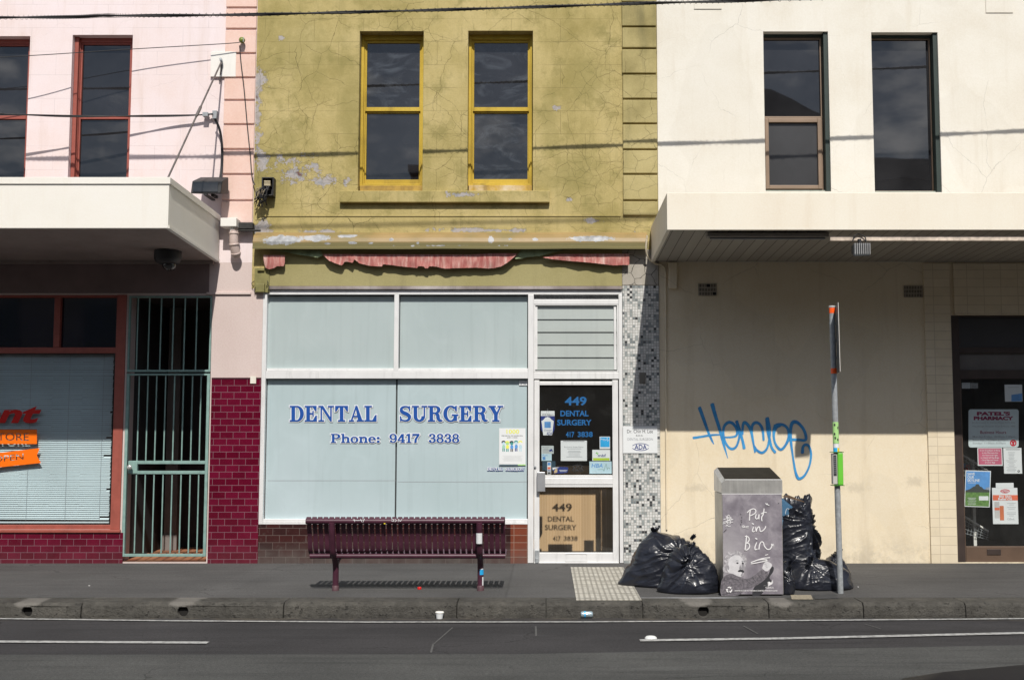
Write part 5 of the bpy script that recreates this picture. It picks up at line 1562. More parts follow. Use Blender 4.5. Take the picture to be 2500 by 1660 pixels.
mb = MB(); lines(mb, cp(480, 0)[0], cp(1020, 0)[0], [cp(0, y)[1] for y in (965, 990, 1015, 1040, 1065, 1092)], PD + .001, .6); mb.build("small_print", plain("pale_print", (.6, .62, .62), .6), t)
mb = MB(); mb.ppoly([cp(405, 1183), cp(870, 1183), cp(890, 1222), cp(405, 1222)], PD + .001); mb.build("footer", plain("slate_ink", (.1, .15, .18), .6), t)
mb = MB(); mb.ppoly([cp(870, 1183), cp(1080, 1183), cp(1080, 1212), cp(890, 1212)], PD + .0012); mb.build("footer", M['pale_lime'], t)
t = card("notice", "tiny white notice in the top right corner of the display window", "notice", (1267.5, 929, 1287, 941), PD, M['paper'])
mb = MB(); lines(mb, 1270, 1285, (932, 935), PD + .001, .5); mb.prect(1270, 937, 1275, 939, PD + .001); mb.prect(1278, 937, 1285, 939, PD + .001); mb.build("print", M['ink_grey'], t)

# door lettering and stickers (inside of the glass)
GD = -.039
def dz(x, y): return 1300 + x / 6.273, 930 + y / 6.273
def dr(a, b, c, e): return (*dz(a, b), *dz(c, e))
t = thing("door_lettering", "blue 449 DENTAL SURGERY 417 3838 lettering on the dark door glass", "lettering", P(1405, 1062, GD))
for s, r_ in (("449", (495, 240, 828, 376)), ("DENTAL", (427, 452, 858, 540)), ("SURGERY", (378, 590, 905, 680)), ("417", (512, 775, 640, 862)), ("3838", (692, 775, 922, 858))):
    txt(t, s, dr(*r_), GD, M['sky_vinyl'], bold=.028)
SD = -.042
t = card("appointment_sign", "hanging white and navy Will Return clock sign shaped like a tooth on the door", "sign", dr(128, 458, 338, 535), SD, M['paper'])
txt(t, "Will Return", dr(145, 498, 320, 528), SD + .001, M['ink'])
mb = MB(); mb.ppoly([dz(*p) for p in ((128, 536), (338, 536), (338, 740), (310, 800), (170, 800), (128, 740))], SD); mb.build("clock_face", M['navy'], t)
mb = MB(); mb.ppoly([dz(*p) for p in ((195, 560), (230, 548), (265, 560), (290, 590), (326, 612), (318, 680), (300, 830), (165, 830), (148, 690), (137, 612), (172, 590))], SD + .001); mb.build("tooth_card", M['paper'], t)
mb = MB(); mb.prect(*dr(183, 622, 280, 718), SD + .002); mb.build("card_print", M['sky_ink'], t)
txt(t, "Closed", dr(175, 740, 290, 765), SD + .002, M['navy'])
txt(t, "ADA", dr(215, 780, 300, 826), SD + .002, M['navy'], bold=.02)
mb = MB(); mb.tube([P(*dz(232, 425), SD), P(*dz(195, 560), SD + .002)], .0012, 5); mb.tube([P(*dz(232, 425), SD), P(*dz(272, 560), SD + .002)], .0012, 5); mb.build("cord", M['ink_grey'], t)
t = card("notice", "white printed opening hours notice taped in the middle of the door glass", "notice", dr(433, 930, 834, 1222), SD, M['paper'])
txt(t, "Brunswick Street Dental", dr(487, 998, 780, 1020), SD + .001, M['ink_grey'])
mb = MB(); lines(mb, dz(515, 0)[0], dz(765, 0)[0], [dz(0, y)[1] for y in (1038, 1072, 1090, 1112, 1140, 1160)], SD + .001, .9, .5, 3); mb.build("print", M['ink_grey'], t)
mb = MB(); mb.prect(*dr(433, 912, 834, 929), SD); mb.build("tape", M['white_vinyl'], t)
mb = MB(); lines(mb, dz(465, 0)[0], dz(800, 0)[0], [dz(0, 922)[1]], SD + .001, 1.0, .2); mb.build("tape_marks", M['ink'], t)
t = card("door_sticker", "square bright blue Bupa health fund sticker on the door glass", "sticker", dr(1028, 850, 1188, 1040), SD, M['paper'])
mb = MB(); mb.prect(*dr(1038, 860, 1180, 1010), SD + .001); mb.build("blue_field", M['cyan'], t)
txt(t, "Bupa", dr(1044, 875, 1115, 905), SD + .002, M['white_vinyl'])
mb = MB(); ribbon(mb, [dz(*p) for p in ((1085, 910), (1120, 908), (1135, 895), (1145, 870), (1152, 925), (1160, 905), (1176, 905))], .7, SD + .002, .0003); mb.build("pulse_line", M['white_vinyl'], t)
t = card("door_sticker", "white and lime green mbf sticker between two others on the door glass", "sticker", dr(916, 1052, 1190, 1220), SD, M['paper'])
txt(t, "mbf", dr(1003, 1118, 1125, 1162), SD + .001, M['navy'], bold=.012)
mb = MB(); mb.prect(*dr(928, 1178, 1180, 1215), SD + .001); mb.build("green_band", plain("lime_ink", (.45, .62, .03), .5), t)
mb = MB(); mb.ppoly([dz(*p) for p in ((965, 1105), (990, 1085), (995, 1112))], SD + .001); mb.ppoly([dz(*p) for p in ((985, 1140), (990, 1108), (1015, 1104), (1000, 1118))], SD + .0012); mb.build("leaf_mark", M['lime'], t)
t = card("door_sticker", "pale blue HBA sticker with pulse line, lowest on the right of the door glass", "sticker", dr(872, 1230, 1212, 1418), SD, M['pale_blue'])
txt(t, "HBA", dr(902, 1262, 1075, 1325), SD + .001, M['sky_ink'], shear=.2, bold=.01)
mb = MB(); ribbon(mb, [dz(*p) for p in ((1000, 1355), (1080, 1352), (1095, 1372), (1128, 1268), (1145, 1350), (1158, 1325), (1185, 1338))], .9, SD + .001, .0003); mb.build("pulse_line", plain("grey_green_ink", (.2, .34, .3), .5), t)
txt(t, "Members first", dr(905, 1382, 1070, 1398), SD + .001, M['white_vinyl'])
t = card("door_sticker", "grey sticker with a small camera drawing at the left of the door glass", "sticker", dr(137, 990, 325, 1112), SD, plain("pale_grey_card", (.5, .55, .55), .5))
mb = MB(); lines(mb, dz(150, 0)[0], dz(260, 0)[0], [dz(0, y)[1] for y in (1008, 1034, 1050, 1066, 1092)], SD + .001, 1.2, .4); mb.build("print", M['ink_grey'], t)
mb = MB(); mb.ppoly([dz(*p) for p in ((250, 1060), (295, 1038), (308, 1060), (265, 1082))], SD + .001); mb.ppoly([dz(*p) for p in ((290, 1066), (315, 1072), (310, 1088))], SD + .001); mb.build("camera_mark", M['navy'], t)
t = card("door_sticker", "pale blue Push sticker under the grey camera sticker", "sticker", dr(139, 1113, 294, 1220), SD, M['pale_blue'])
txt(t, "Push", dr(155, 1124, 232, 1148), SD + .001, M['sky_ink'])
mb = MB(); mb.prect(*dr(155, 1158, 198, 1206), SD + .001); mb.build("blue_square", M['sky_ink'], t)
t = card("door_sticker", "narrow strip of bank card stickers at the lower left of the door glass", "sticker", dr(226, 1238, 284, 1426), SD + .002, M['paper'])
for nm, y0, y1, mt in (("blue_card", 1248, 1290, 'sky_ink'), ("red_card", 1316, 1350, 'salmon'), ("blue_card", 1362, 1378, 'navy'), ("dark_card", 1392, 1420, 'ink')):
    mb = MB(); mb.prect(*dr(232, y0, 278, y1), SD + .003); mb.build(nm, M[mt], t)
t = card("door_sticker", "dark blue square sticker behind the strip of bank card stickers", "sticker", dr(152, 1225, 352, 1368), SD - .003, plain("deep_teal_card", (.012, .05, .08), .5))
t = thing("door_sticker", "curved navy and white sticker at the bottom edge of the door glass", "sticker", P(1368, 1155, SD))
mb = MB(); mb.ppoly([dz(*p) for p in ((305, 1325), (420, 1312), (540, 1318), (548, 1340), (535, 1400), (440, 1412), (322, 1415), (330, 1390), (308, 1360))], SD); mb.build("card", M['navy'], t)
mb = MB(); mb.ppoly([dz(*p) for p in ((305, 1325), (418, 1318), (350, 1340), (312, 1362))], SD + .001); mb.build("white_sweep", M['white_vinyl'], t)
mb = MB(); mb.ppoly([dz(*p) for p in ((330, 1385), (352, 1340), (382, 1345), (380, 1395), (335, 1412))], SD + .001); mb.build("card_picture", plain("tan_ink", (.6, .45, .25), .5), t)
mb = MB(); lines(mb, dz(405, 0)[0], dz(535, 0)[0], [dz(0, 1365)[1], dz(0, 1382)[1]], SD + .001, 1); mb.build("print", M['white_vinyl'], t)
def ring(mb, cx, cy, rx, ry, w, d, a0=0, a1=360, n=40, f=None):
    for k in range(n):
        a, b = math.radians(a0 + (a1 - a0) * k / n), math.radians(a0 + (a1 - a0) * (k + 1) / n)
        q = [(cx + rx * math.cos(a), cy - ry * math.sin(a)), (cx + rx * math.cos(b), cy - ry * math.sin(b)), (cx + (rx - w) * math.cos(b), cy - (ry - w) * math.sin(b)), (cx + (rx - w) * math.cos(a), cy - (ry - w) * math.sin(a))]
        mb.face([P(*p, d) for p in q][::-1])
t = thing("door_sticker", "faint dark oval ADA sticker on the door glass below the white notice", "sticker", P(1410, 1150, SD))
mb = MB(); cx, cy = dz(695, 1335); ring(mb, cx, cy, 18, 8.5, 1.1, SD, 15, 165); ring(mb, cx, cy, 18, 8.5, 1.1, SD, 195, 345); put_text(mb, "ADA", *dr(610, 1300, 780, 1370), SD + .0005, bold=.02); mb.build("oval_letters", M['ink'], t)

# plate on the mosaic pier
t = card("name_plate", "white dental surgeon name plate with blue ADA oval on the mosaic pier", "sign", (1521, 1040, 1605, 1106), .028, M['paper'], .009)
txt(t, "Dr. Chin H. Lee", (1531, 1048.5, 1594, 1057), .029, M['ink'])
txt(t, "B.D.S.", (1553, 1061, 1570, 1065), .029, M['ink'])
txt(t, "DENTAL SURGEON", (1532, 1069, 1594, 1075), .029, M['ink_grey'])
mb = MB(); ring(mb, 1564, 1091, 21.5, 9.3, 1.5, .029, 18, 162); ring(mb, 1564, 1091, 21.5, 9.3, 1.5, .029, 198, 342); put_text(mb, "ADA", 1549, 1085, 1579, 1097, .0295, bold=.015); mb.build("oval_mark", M['navy'], t)

# left shop window vinyl
LD = -.045
def lz(x, y): return x / 8.714, 970 + y / 8.714
t = thing("window_lettering", "bold slanted red letters ending in ent across the left shop window", "lettering", P(40, 1035, LD))
mb = MB(); put_text(mb, "ent", *lz(-460, 185), *lz(880, 548), LD, bold=.035, shear=.28)
mb.build("letters", M['red'], t)
def cutout(s, rect, outline, d, mat, name, t, tilt=0.0):
    """A strip of vinyl with the letters cut out of it."""
    cu = bpy.data.curves.new("strip", 'FONT'); cu.body = s; cu.resolution_u = 3
    ob = bpy.data.objects.new("strip", cu); COL.objects.link(ob)
    bpy.context.view_layer.objects.active = ob; ob.select_set(True)
    bpy.ops.object.convert(target='CURVE'); ob.select_set(False)
    cu2 = ob.data
    cu2.dimensions = '2D'; cu2.fill_mode = 'BOTH'
    pts = [p.co for sp_ in cu2.splines for p in (sp_.bezier_points if sp_.type == 'BEZIER' else sp_.points)]
    ax, bx, ay, by = min(p[0] for p in pts), max(p[0] for p in pts), min(p[1] for p in pts), max(p[1] for p in pts)
    kx, ky = (rect[2] - rect[0]) / (bx - ax), (rect[3] - rect[1]) / (by - ay)
    sp_ = cu2.splines.new('POLY'); sp_.points.add(len(outline) - 1); sp_.use_cyclic_u = True
    for q, (px, py) in zip(sp_.points, outline):
        q.co = (ax + (px - rect[0]) / kx, by - (py - tilt * (px - rect[0]) - rect[1]) / ky, 0, 1)
    me = bpy.data.meshes.new_from_object(ob)
    mb = MB()
    for v in me.vertices:
        px = rect[0] + (v.co.x - ax) * kx
        mb.v.append(P(px, rect[1] + (by - v.co.y) * ky + tilt * (px - rect[0]), d))
    for p in me.polygons: mb.f.append(list(p.vertices)); mb.sm.append(False)
    bpy.data.objects.remove(ob); bpy.data.curves.remove(cu2); bpy.data.meshes.remove(me)
    return mb.build(name, mat, t)
t = thing("window_strip", "straight orange vinyl strip with STORE cut out of it in the left shop window", "sign", P(40, 1083, LD))
cutout("STORE", (*lz(-170, 760), *lz(612, 918)), [lz(*p) for p in ((-1500, 682), (786, 682), (786, 990), (-1500, 990))], LD, M['orange'], "vinyl", t)
t = thing("window_strip", "tilted orange vinyl ribbon with OPEN cut out and a notched end in the left shop window", "sign", P(40, 1140, LD))
cutout("OPEN", (*lz(-130, 1255), *lz(500, 1380)), [lz(*p) for p in ((-1500, 1360), (0, 1176), (845, 1075), (786, 1235), (872, 1392), (0, 1484), (-1500, 1645))], LD - .001, M['orange'], "vinyl", t, tilt=-.10)

# pharmacy door posters
HD = -.058
def pz(x, y): return 2330 + x / 3.918, 900 + y / 3.918
def pr(a, b, c, e): return (*pz(a, b), *pz(c, e))
t = thing("pharmacy_sign", "rounded pale PATEL'S PHARMACY opening hours panel on the dark door", "sign", P(2425, 1092, HD))
mb = MB(); a, b = pz(135, 388), pz(615, 752); r_ = 6
mb.ppoly([(cx + r_ * math.cos(math.radians(q)), cy - r_ * math.sin(math.radians(q))) for cx, cy, q0_ in ((b[0] - r_, a[1] + r_, 0), (a[0] + r_, a[1] + r_, 90), (a[0] + r_, b[1] - r_, 180), (b[0] - r_, b[1] - r_, 270)) for q in range(q0_, q0_ + 91, 18)], HD)
mb.build("panel", plain("pale_panel", (.6, .68, .7), .5), t)
for s, rr, mt, bo in (("PATEL'S", (215, 410, 535, 448), 'magenta', .06), ("PHARMACY", (185, 455, 565, 492), 'magenta', .06), ("435 Brunswick St. Fitzroy. Phone: 9419 4526", (168, 508, 582, 526), 'ink_grey', 0), ("Pitambragh Mansukh Patel B.Pharm. MPS", (175, 543, 582, 562), 'ink_grey', 0),
                      ("Business Hours", (248, 592, 496, 622), 'magenta', .01), ("Monday-Friday: 10:00am-7:30pm", (175, 640, 582, 664), 'ink_grey', .006), ("Saturday: 10:00am-6:00pm", (175, 671, 510, 694), 'ink_grey', .006), ("Sunday: 11:00am-6:00pm", (175, 702, 492, 725), 'ink_grey', .006)):
    txt(t, s, pr(*rr), HD + .001, M[mt], bold=bo)
mb = MB(); cx, cy = pz(563, 710); ring(mb, cx, cy, 8, 8, 3, HD + .001); mb.ppoly([(cx - 4, cy - 4), (cx + 4, cy - 4), (cx + 2, cy + 2), (cx + 3, cy + 6), (cx - 3, cy + 6), (cx - 2, cy + 2)], HD + .002); mb.build("mortar_emblem", M['crimson'], t)
t = card("notice", "rose pink bag inspection notice with white border on the pharmacy door", "notice", pr(222, 757, 460, 927), HD, M['paper'])
mb = MB(); mb.prect(*pr(230, 763, 452, 916), HD + .001); mb.build("pink_field", M['rose'], t)
for k, s in enumerate(("It is a Condition of Entry", "to this Pharmacy that", "we reserve the right", "to inspect all Handbags,", "Carry Bags and School", "or other Bags")):
    w = len(s) / 26 * 96; txt(t, s, pr(341 - w, 774 + k * 23, 341 + w, 791 + k * 23), HD + .002, M['paper'], bold=.008)
t = card("notice", "white printed sheet at the right of the pink notice on the pharmacy door", "notice", pr(472, 757, 645, 1002), HD, M['paper'])
mb = MB(); lines(mb, pz(492, 0)[0], pz(600, 0)[0], [pz(0, y)[1] for y in range(800, 990, 13)], HD + .001, .8, .6, 5); mb.prect(*pr(492, 768, 628, 776), HD + .001); mb.build("print", M['ink_grey'], t)
mb = MB(); cx, cy = pz(615, 980); ring(mb, cx, cy, 3, 3, 1.6, HD + .001, n=14); mb.build("emblem", M['ink'], t)
t = thing("poster", "landscape poster reading SAVE OUR SKYLINE under blue sky on the pharmacy door", "poster", P(2387, 1238, HD))
pc = [(107, 970), (350, 977), (338, 1325), (95, 1317)]
mb = MB(); mb.ppoly([pz(*p) for p in pc], HD); mb.build("card", M['paper'], t)
mb = MB(); mb.ppoly([pz(*p) for p in ((115, 978), (342, 985), (337, 1170), (106, 1165))], HD + .001); mb.build("sky_print", M['sky_ink'], t)
mb = MB(); mb.ppoly([pz(*p) for p in ((106, 1165), (337, 1170), (330, 1317), (103, 1309))], HD + .001); mb.build("grass_print", M['grass_ink'], t)
mb = MB(); mb.ppoly([pz(*p) for p in ((108, 1178), (110, 1160), (150, 1150), (180, 1128), (198, 1122), (206, 1104), (232, 1102), (246, 1125), (262, 1130), (280, 1150), (336, 1160), (336, 1182), (108, 1180))], HD + .002); mb.build("mountain_print", plain("dark_hill_ink", (.05, .06, .055), .6), t)
mb = MB()
for k, (x, h) in enumerate(((300, 18), (308, 26), (316, 20), (324, 30), (330, 22))): mb.prect(*pr(x, 1158 - h, x + 6, 1160), HD + .0015)
mb.build("tower_print", M['ink_grey'], t)
for k, s in enumerate(("SAVE", "OUR", "SKYLINE")): txt(t, s, pr(125, 992 + k * 31, 125 + (70, 64, 117)[k], 1018 + k * 31), HD + .002, M['white_vinyl'], bold=.02)
mb = MB(); lines(mb, pz(125, 0)[0], pz(210, 0)[0], [pz(0, y)[1] for y in (1090, 1235, 1248, 1262, 1280, 1296)], HD + .002, .8, .3, 7); mb.prect(*pr(235, 1218, 326, 1258), HD + .002); mb.build("print", M['white_vinyl'], t)
t = card("poster", "white Bio Skin Relief Oil poster with orange band on the pharmacy door", "poster", pr(365, 1138, 608, 1484), HD, M['paper'])
mb = MB(); mb.ppoly([pz(*p) for p in ((396, 1092), (566, 1090), (568, 1137), (397, 1137))], HD); mb.build("top_tab", M['paper'], t)
mb = MB(); mb.prect(*pr(368, 1207, 606, 1258), HD + .001); mb.build("orange_band", M['salmon'], t)
txt(t, "Bio Skin", pr(428, 1210, 545, 1230), HD + .002, M['white_vinyl'], bold=.03); txt(t, "Relief Oil", pr(420, 1233, 550, 1256), HD + .002, M['white_vinyl'], bold=.03)
mb = MB(); cx, cy = pz(485, 1170); mb.ppoly([(cx + 11.5 * math.cos(k * .3142), cy + 5 * math.sin(k * .3142)) for k in range(20)], HD + .001); mb.build("brand_oval", M['crimson'], t)
txt(t, "PHARMACY", pr(452, 1154, 518, 1163), HD + .002, M['white_vinyl'], bold=.02); txt(t, "ACTION", pr(448, 1165, 522, 1182), HD + .002, M['white_vinyl'], bold=.03)
mb = MB(); mb.prect(*pr(435, 1310, 474, 1448), HD + .0015); mb.build("bottle_print", plain("amber_ink", (.6, .17, .07), .5), t)
mb = MB(); mb.prect(*pr(385, 1272, 432, 1428), HD + .001); mb.build("box_print", plain("grey_box_ink", (.55, .53, .52), .5), t)
mb = MB(); mb.prect(*pr(385, 1328, 432, 1352), HD + .0015); mb.build("box_band", M['salmon'], t)
mb = MB(); lines(mb, pz(500, 0)[0], pz(592, 0)[0], [pz(0, y)[1] for y in (1285, 1300, 1325, 1340, 1375, 1390, 1405)], HD + .001, .8, .5, 8); mb.build("print", M['ink_grey'], t)
txt(t, "120mL", pr(508, 1427, 578, 1446), HD + .001, M['ink_grey'])
t = card("notice", "small white sticker at the top left of the pharmacy door glass", "notice", pr(72, 134, 150, 190), HD, plain("dull_white_card", (.5, .52, .53), .6)); mb = MB(); lines(mb, pz(80, 0)[0], pz(140, 0)[0], [pz(0, y)[1] for y in (145, 160, 180)], HD + .001, 1); mb.build("print", M['ink_grey'], t)
t = card("notice", "small grey sticker beside the white one at the top of the pharmacy door", "notice", pr(153, 137, 226, 188), HD, plain("dull_grey_card", (.3, .3, .3), .6)); mb = MB(); lines(mb, pz(160, 0)[0], pz(215, 0)[0], [pz(0, y)[1] for y in (150, 165, 178)], HD + .001, 1); mb.build("print", M['sign_back'], t)
t = card("notice", "white sheet with a blue picture at the upper right of the pharmacy door", "notice", pr(482, 152, 650, 315), HD, M['paper']); mb = MB(); mb.ppoly([pz(*p) for p in ((545, 250), (648, 235), (648, 310), (545, 312))], HD + .001); mb.build("picture", M['sky_ink'], t)
mb = MB(); lines(mb, pz(510, 0)[0], pz(620, 0)[0], [pz(0, 178)[1]], HD + .001, .8); mb.build("print", M['ink_grey'], t)
# wire display stand inside
t = thing("display_stand", "white wire basket display stand behind the pharmacy door glass", "display stand", (P(2375, 1330, -.35).x, .35, 0))
mb = MB(); x = P(2376, 1200, -.35).x; mb.box(x - .018, x + .018, -.37, -.33, .02, P(2376, 1122, -.35).z); mb.build("post", M['white_paint'], t)
for (ax, ay), (bx, by), drop in ((pz(72, 822), pz(330, 985), 40), (pz(72, 1400), pz(325, 1555), 34)):
    mb = MB(); p, q = P(ax - 12, ay - 8, -.3), P(bx, by, -.3); mb.tube([p, q], .014, 6); mb.build("basket_rail", M['white_paint'], t)
    mb = MB()
    for k in range(11):
        a_ = p.lerp(q, k / 10); mb.tube([a_, a_ + Vector((-.03, .0, -drop / 208 * (1.4 - .8 * k / 10)))], .003, 4)
    for k in range(4):
        o_ = Vector((0, 0, -(k + 1) * drop / 208 / 4)); mb.tube([p + o_ * 1.4, q + o_ * .6], .003, 4)
    mb.build("basket_wire", M['galv'], t)
mb = MB(); mb.prect(*pr(72, 905, 110, 945), -.36); mb.build("packet", M['sky_ink'], t)
mb = MB(); mb.prect(*pr(96, 915, 165, 968), -.37); mb.build("packet", M['crimson'], t)

# graffiti
def spray(mb, pts, d, rise):
    """A spray stroke: five points across, opaque in the middle and misty at its edges."""
    sp = smooth_path(pts, 7); n = len(sp)
    if not hasattr(mb, 'cov'): mb.cov = []
    i0 = len(mb.v)
    for k in range(-1, n + 1):
        q = min(max(k, 0), n - 1)
        a, b = sp[max(q - 1, 0)], sp[min(q + 1, n - 1)]
        tx, ty = b[0] - a[0], b[1] - a[1]; l = math.hypot(tx, ty) or 1
        h = sp[q][2] * .72
        off = 0 if k == q else (k - q) * sp[q][2] * .6
        for f, cv in ((-1, 0), (-.5, 1), (0, 1.6), (.5, 1), (1, 0)):
            mb.v.append(P(sp[q][0] - ty / l * h * f + tx / l * off, sp[q][1] + tx / l * h * f + ty / l * off, d + rise * max(k, 0) / n))
            mb.cov.append(cv if k == q else 0)
    for k in range(n + 1):
        for f in range(4):
            a = i0 + k * 5 + f
            mb.f.append([a, a + 1, a + 6, a + 5]); mb.sm.append(False)
def spray_mat():
    t = NT("blue_spray_mist")
    at = t.n("ShaderNodeAttribute", attribute_name="cover").outputs['Fac']
    n = t.noise(scale=160, detail=3, rough=.7)
    k = t.step(t.m_('ADD', at, t.m_('MULTIPLY', t.m_('SUBTRACT', n, .5), .9)), .25, .85)
    k = t.m_('MULTIPLY', k, t.m_('ADD', .78, t.m_('MULTIPLY', t.noise(scale=6, detail=3), .35)), 0, True)
    c = t.ramp(t.noise(scale=7, detail=3), [(.35, (.025, .23, .55)), (.65, (.045, .33, .68))])
    p = t.n("ShaderNodeBsdfPrincipled", {'Base Color': c, 'Roughness': .55}).outputs[0]
    m = t.n("ShaderNodeMixShader", {0: k, 1: t.n("ShaderNodeBsdfTransparent").outputs[0], 2: p}).outputs[0]
    t.t.links.new(m, t.out.inputs[0])
    return t.m
def gz(x, y, *w): return (1680 + x / 7.128, 970 + y / 7.128, *w)
t = thing("graffiti", "blue spray painted scrawl of looping letters on the cream wall behind the bin", "graffiti", P(1830, 1100, .006))
mb = MB(); W = 6.5
for k, st in enumerate((
    [(200, 185, 8), (260, 350, 7.5), (350, 600, 6), (410, 740, 5), (445, 810, 2)],
    [(420, 125, 9), (470, 300, 8), (550, 560, 7), (620, 820, 5.5), (690, 1055, 1.5)],
    [(95, 705, 6), (250, 680, 5), (400, 655, 5), (560, 645, 3)],
    [(640, 695, 4), (760, 690, 4.5), (840, 660, 5), (850, 560, 6), (780, 455, 6.5), (700, 435, 7), (630, 500, 6), (612, 620, 5.5), (640, 760, 5), (700, 860, 5.5), (770, 895, 6), (840, 850, 5), (885, 720, 5), (890, 600, 5), (850, 420, 6)],
    [(845, 420, 7), (900, 580, 6.5), (950, 760, 6), (975, 880, 7)],
    [(945, 640, 5), (955, 480, 6), (985, 435, 7), (1040, 480, 7), (1095, 580, 6.5), (1130, 760, 5), (1165, 950, 4)],
    [(1110, 600, 5), (1115, 500, 6), (1165, 440, 7), (1240, 460, 6), (1295, 560, 6), (1315, 740, 5)],
    [(1150, 840, 4), (1200, 920, 5.5), (1290, 960, 6), (1370, 890, 5), (1410, 740, 5), (1420, 560, 6), (1375, 370, 9)],
    [(1375, 370, 8), (1385, 560, 7), (1420, 740, 6), (1460, 880, 5.5), (1515, 950, 6)],
    [(1580, 480, 10), (1520, 520, 10), (1490, 640, 6), (1510, 780, 5), (1570, 880, 6), (1630, 900, 6), (1700, 820, 5.5), (1755, 690, 7), (1740, 560, 6), (1680, 490, 6), (1600, 470, 7), (1520, 500, 9)],
    [(1755, 730, 6), (1900, 735, 6), (2040, 740, 6), (2045, 650, 6.5), (2000, 540, 6.5), (1920, 450, 7), (1860, 425, 8), (1810, 450, 8), (1785, 560, 6.5), (1790, 760, 6), (1820, 1000, 4.5), (1860, 1250, 5), (1900, 1380, 6.5), (1945, 1410, 6), (2030, 1350, 5), (2110, 1190, 4.5), (2140, 1000, 5), (2110, 860, 5.5), (2050, 820, 6), (2000, 860, 6), (1990, 960, 7)])):
    spray(mb, [gz(p[0], p[1], p[2]) for p in st], .0065 + .0005 * k, .0022)
go = mb.build("spray_line", spray_mat(), t)
at_ = go.data.attributes.new("cover", 'FLOAT', 'POINT')
at_.data.foreach_set("value", mb.cov)

# ------------------------------------------------------------------ bench
la, lb = G(819, 1441), G(1173, 1441)
BD = -(la.y + lb.y) / 2
bench = thing("park_bench", "plum slatted steel bench seen from behind on the pavement before the dental window", "bench", ((la.x + lb.x) / 2, -BD, 0))
DT = BD + .215
zt = P(1000, 1272, DT).z
bx0, bx1 = P(747, 1272, DT).x, P(1231, 1272, DT).x
DR = BD + .10
zr_ = P(1000, 1357, DR).z
rx0, rx1 = P(757, 1357, DR).x, P(1234, 1357, DR).x
mb = MB(); mb.tube([(bx0, -DT, zt), (bx1, -DT, zt)], .027, 16); mb.build("top_tube", M['bench'], bench)
mb = MB(); mb.tube([(rx0, -DR, zr_), (rx1, -DR, zr_)], .0235, 16); mb.build("back_rail", M['bench'], bench)
zb = zr_ + .045
N = 35
path = smooth_path([(DT - .015, zt - .004), (DT - .012, zt + .026), (DT - .036, zt + .034), (DT - .047, zt - .01), (DT - .056, zt - .08), (DT - .085, (zt + zb) / 2), (DT - .11, zb + .04), (BD + .075, zb - .01), (BD + .01, zb - .045), (BD - .06, zb - .06),
                    (BD - .2, zb - .052), (BD - .34, zb - .03), (BD - .4, zb - .045), (BD - .415, zb - .075)], 4)
for k in range(N):
    cx = bx0 + .035 + (rx1 - .008 - bx0 - .035) * k / (N - 1) - .014
    w = .0205
    mb = MB(); i0 = 0
    for j, (d, z) in enumerate(path):
        a, b = path[max(j - 1, 0)], path[min(j + 1, len(path) - 1)]
        td, tz = b[0] - a[0], b[1] - a[1]; l = math.hypot(td, tz)
        nd, nz = -tz / l * .003, td / l * .003
        mb.v += [Vector((cx - w, -(d + nd), z + nz)), Vector((cx + w, -(d + nd), z + nz)), Vector((cx + w, -(d - nd), z - nz)), Vector((cx - w, -(d - nd), z - nz))]
    n = len(path)
    for j in range(n - 1):
        for q in range(4):
            a, b = j * 4 + q, j * 4 + (q + 1) % 4
            mb.f.append([a, b, b + 4, a + 4]); mb.sm.append(False)
    mb.f += [[3, 2, 1, 0], [n * 4 - 4, n * 4 - 3, n * 4 - 2, n * 4 - 1]]; mb.sm += [False, False]
    mb.build("slat", M['bench'], bench)
for side, l in enumerate((la, lb)):
    mb = MB()
    zk = P(819, 1240 + 590 / 4.374, BD + .05).z
    pt = smooth_path([(l.x, -BD, 0), (l.x, -BD, .08), (l.x, -BD, zk - .1), (l.x, -BD - .01, zk - .02), (l.x, -BD - .07, zk + .06), (l.x, -BD - .155, zk + .11), (l.x, -BD - .19, zk + .19), (l.x, -BD - .222, zt - .12), (l.x, -BD - .236, zt - .012)], 6)
    mb.tube(pt, .0295, 16)
    lg = mb.build("leg", M['bench'], bench)
    mb = MB(); mb.tube([(l.x, -BD - .02, zk - .03), (l.x, -BD + .12, zb - .1), (l.x, -BD + .36, zb - .075)], .024, 12); mb.build("seat_arm", M['bench'], bench)
    mb = MB(); mb.lathe((l.x, -BD, 0), [(.034, 0), (.034, .045), (.0302, .05)], 16); mb.build("foot_sleeve", plain("scuffed_plum_foot", (.1, .05, .06), .6, 0, .3, 30), lg)
def wrap(mb, x, y, z0, z1, r, a0, a1, n=10, lean=0.0):
    """A sticker bent round a post; angles from the street side."""
    for k in range(n):
        a, b = math.radians(a0 + (a1 - a0) * k / n), math.radians(a0 + (a1 - a0) * (k + 1) / n)
        mb.face([(x + r * math.sin(a), y - r * math.cos(a), z0), (x + r * math.sin(b), y - r * math.cos(b), z0), (x + r * math.sin(b), y - r * math.cos(b) - lean, z1), (x + r * math.sin(a), y - r * math.cos(a) - lean, z1)])
def wrap_sticker(name, label, mat, x, y, z0, z1, r, a0, a1, lean=0.0):
    mb = MB(); wrap(mb, x, y, z0, z1, r, a0, a1, 10, lean); return tag(mb.build(name, mat), label, "sticker")
zs_ = P(1166, 1326, BD + .2).z
wrap_sticker("sticker", "torn white sticker wrapped round the right leg of the bench", M['paper'], lb.x, -BD - .211, zs_, zs_ + .1, .0315, -75, 60, .012)
zs_ = P(1166, 1402, BD).z
t = thing("sticker", "scratched teal and white sticker low on the right leg of the bench", "sticker", (lb.x, -BD, zs_))
mb = MB(); wrap(mb, lb.x, -BD, zs_, zs_ + .05, .0312, -10, 80); mb.build("teal_piece", M['cyan'], t)
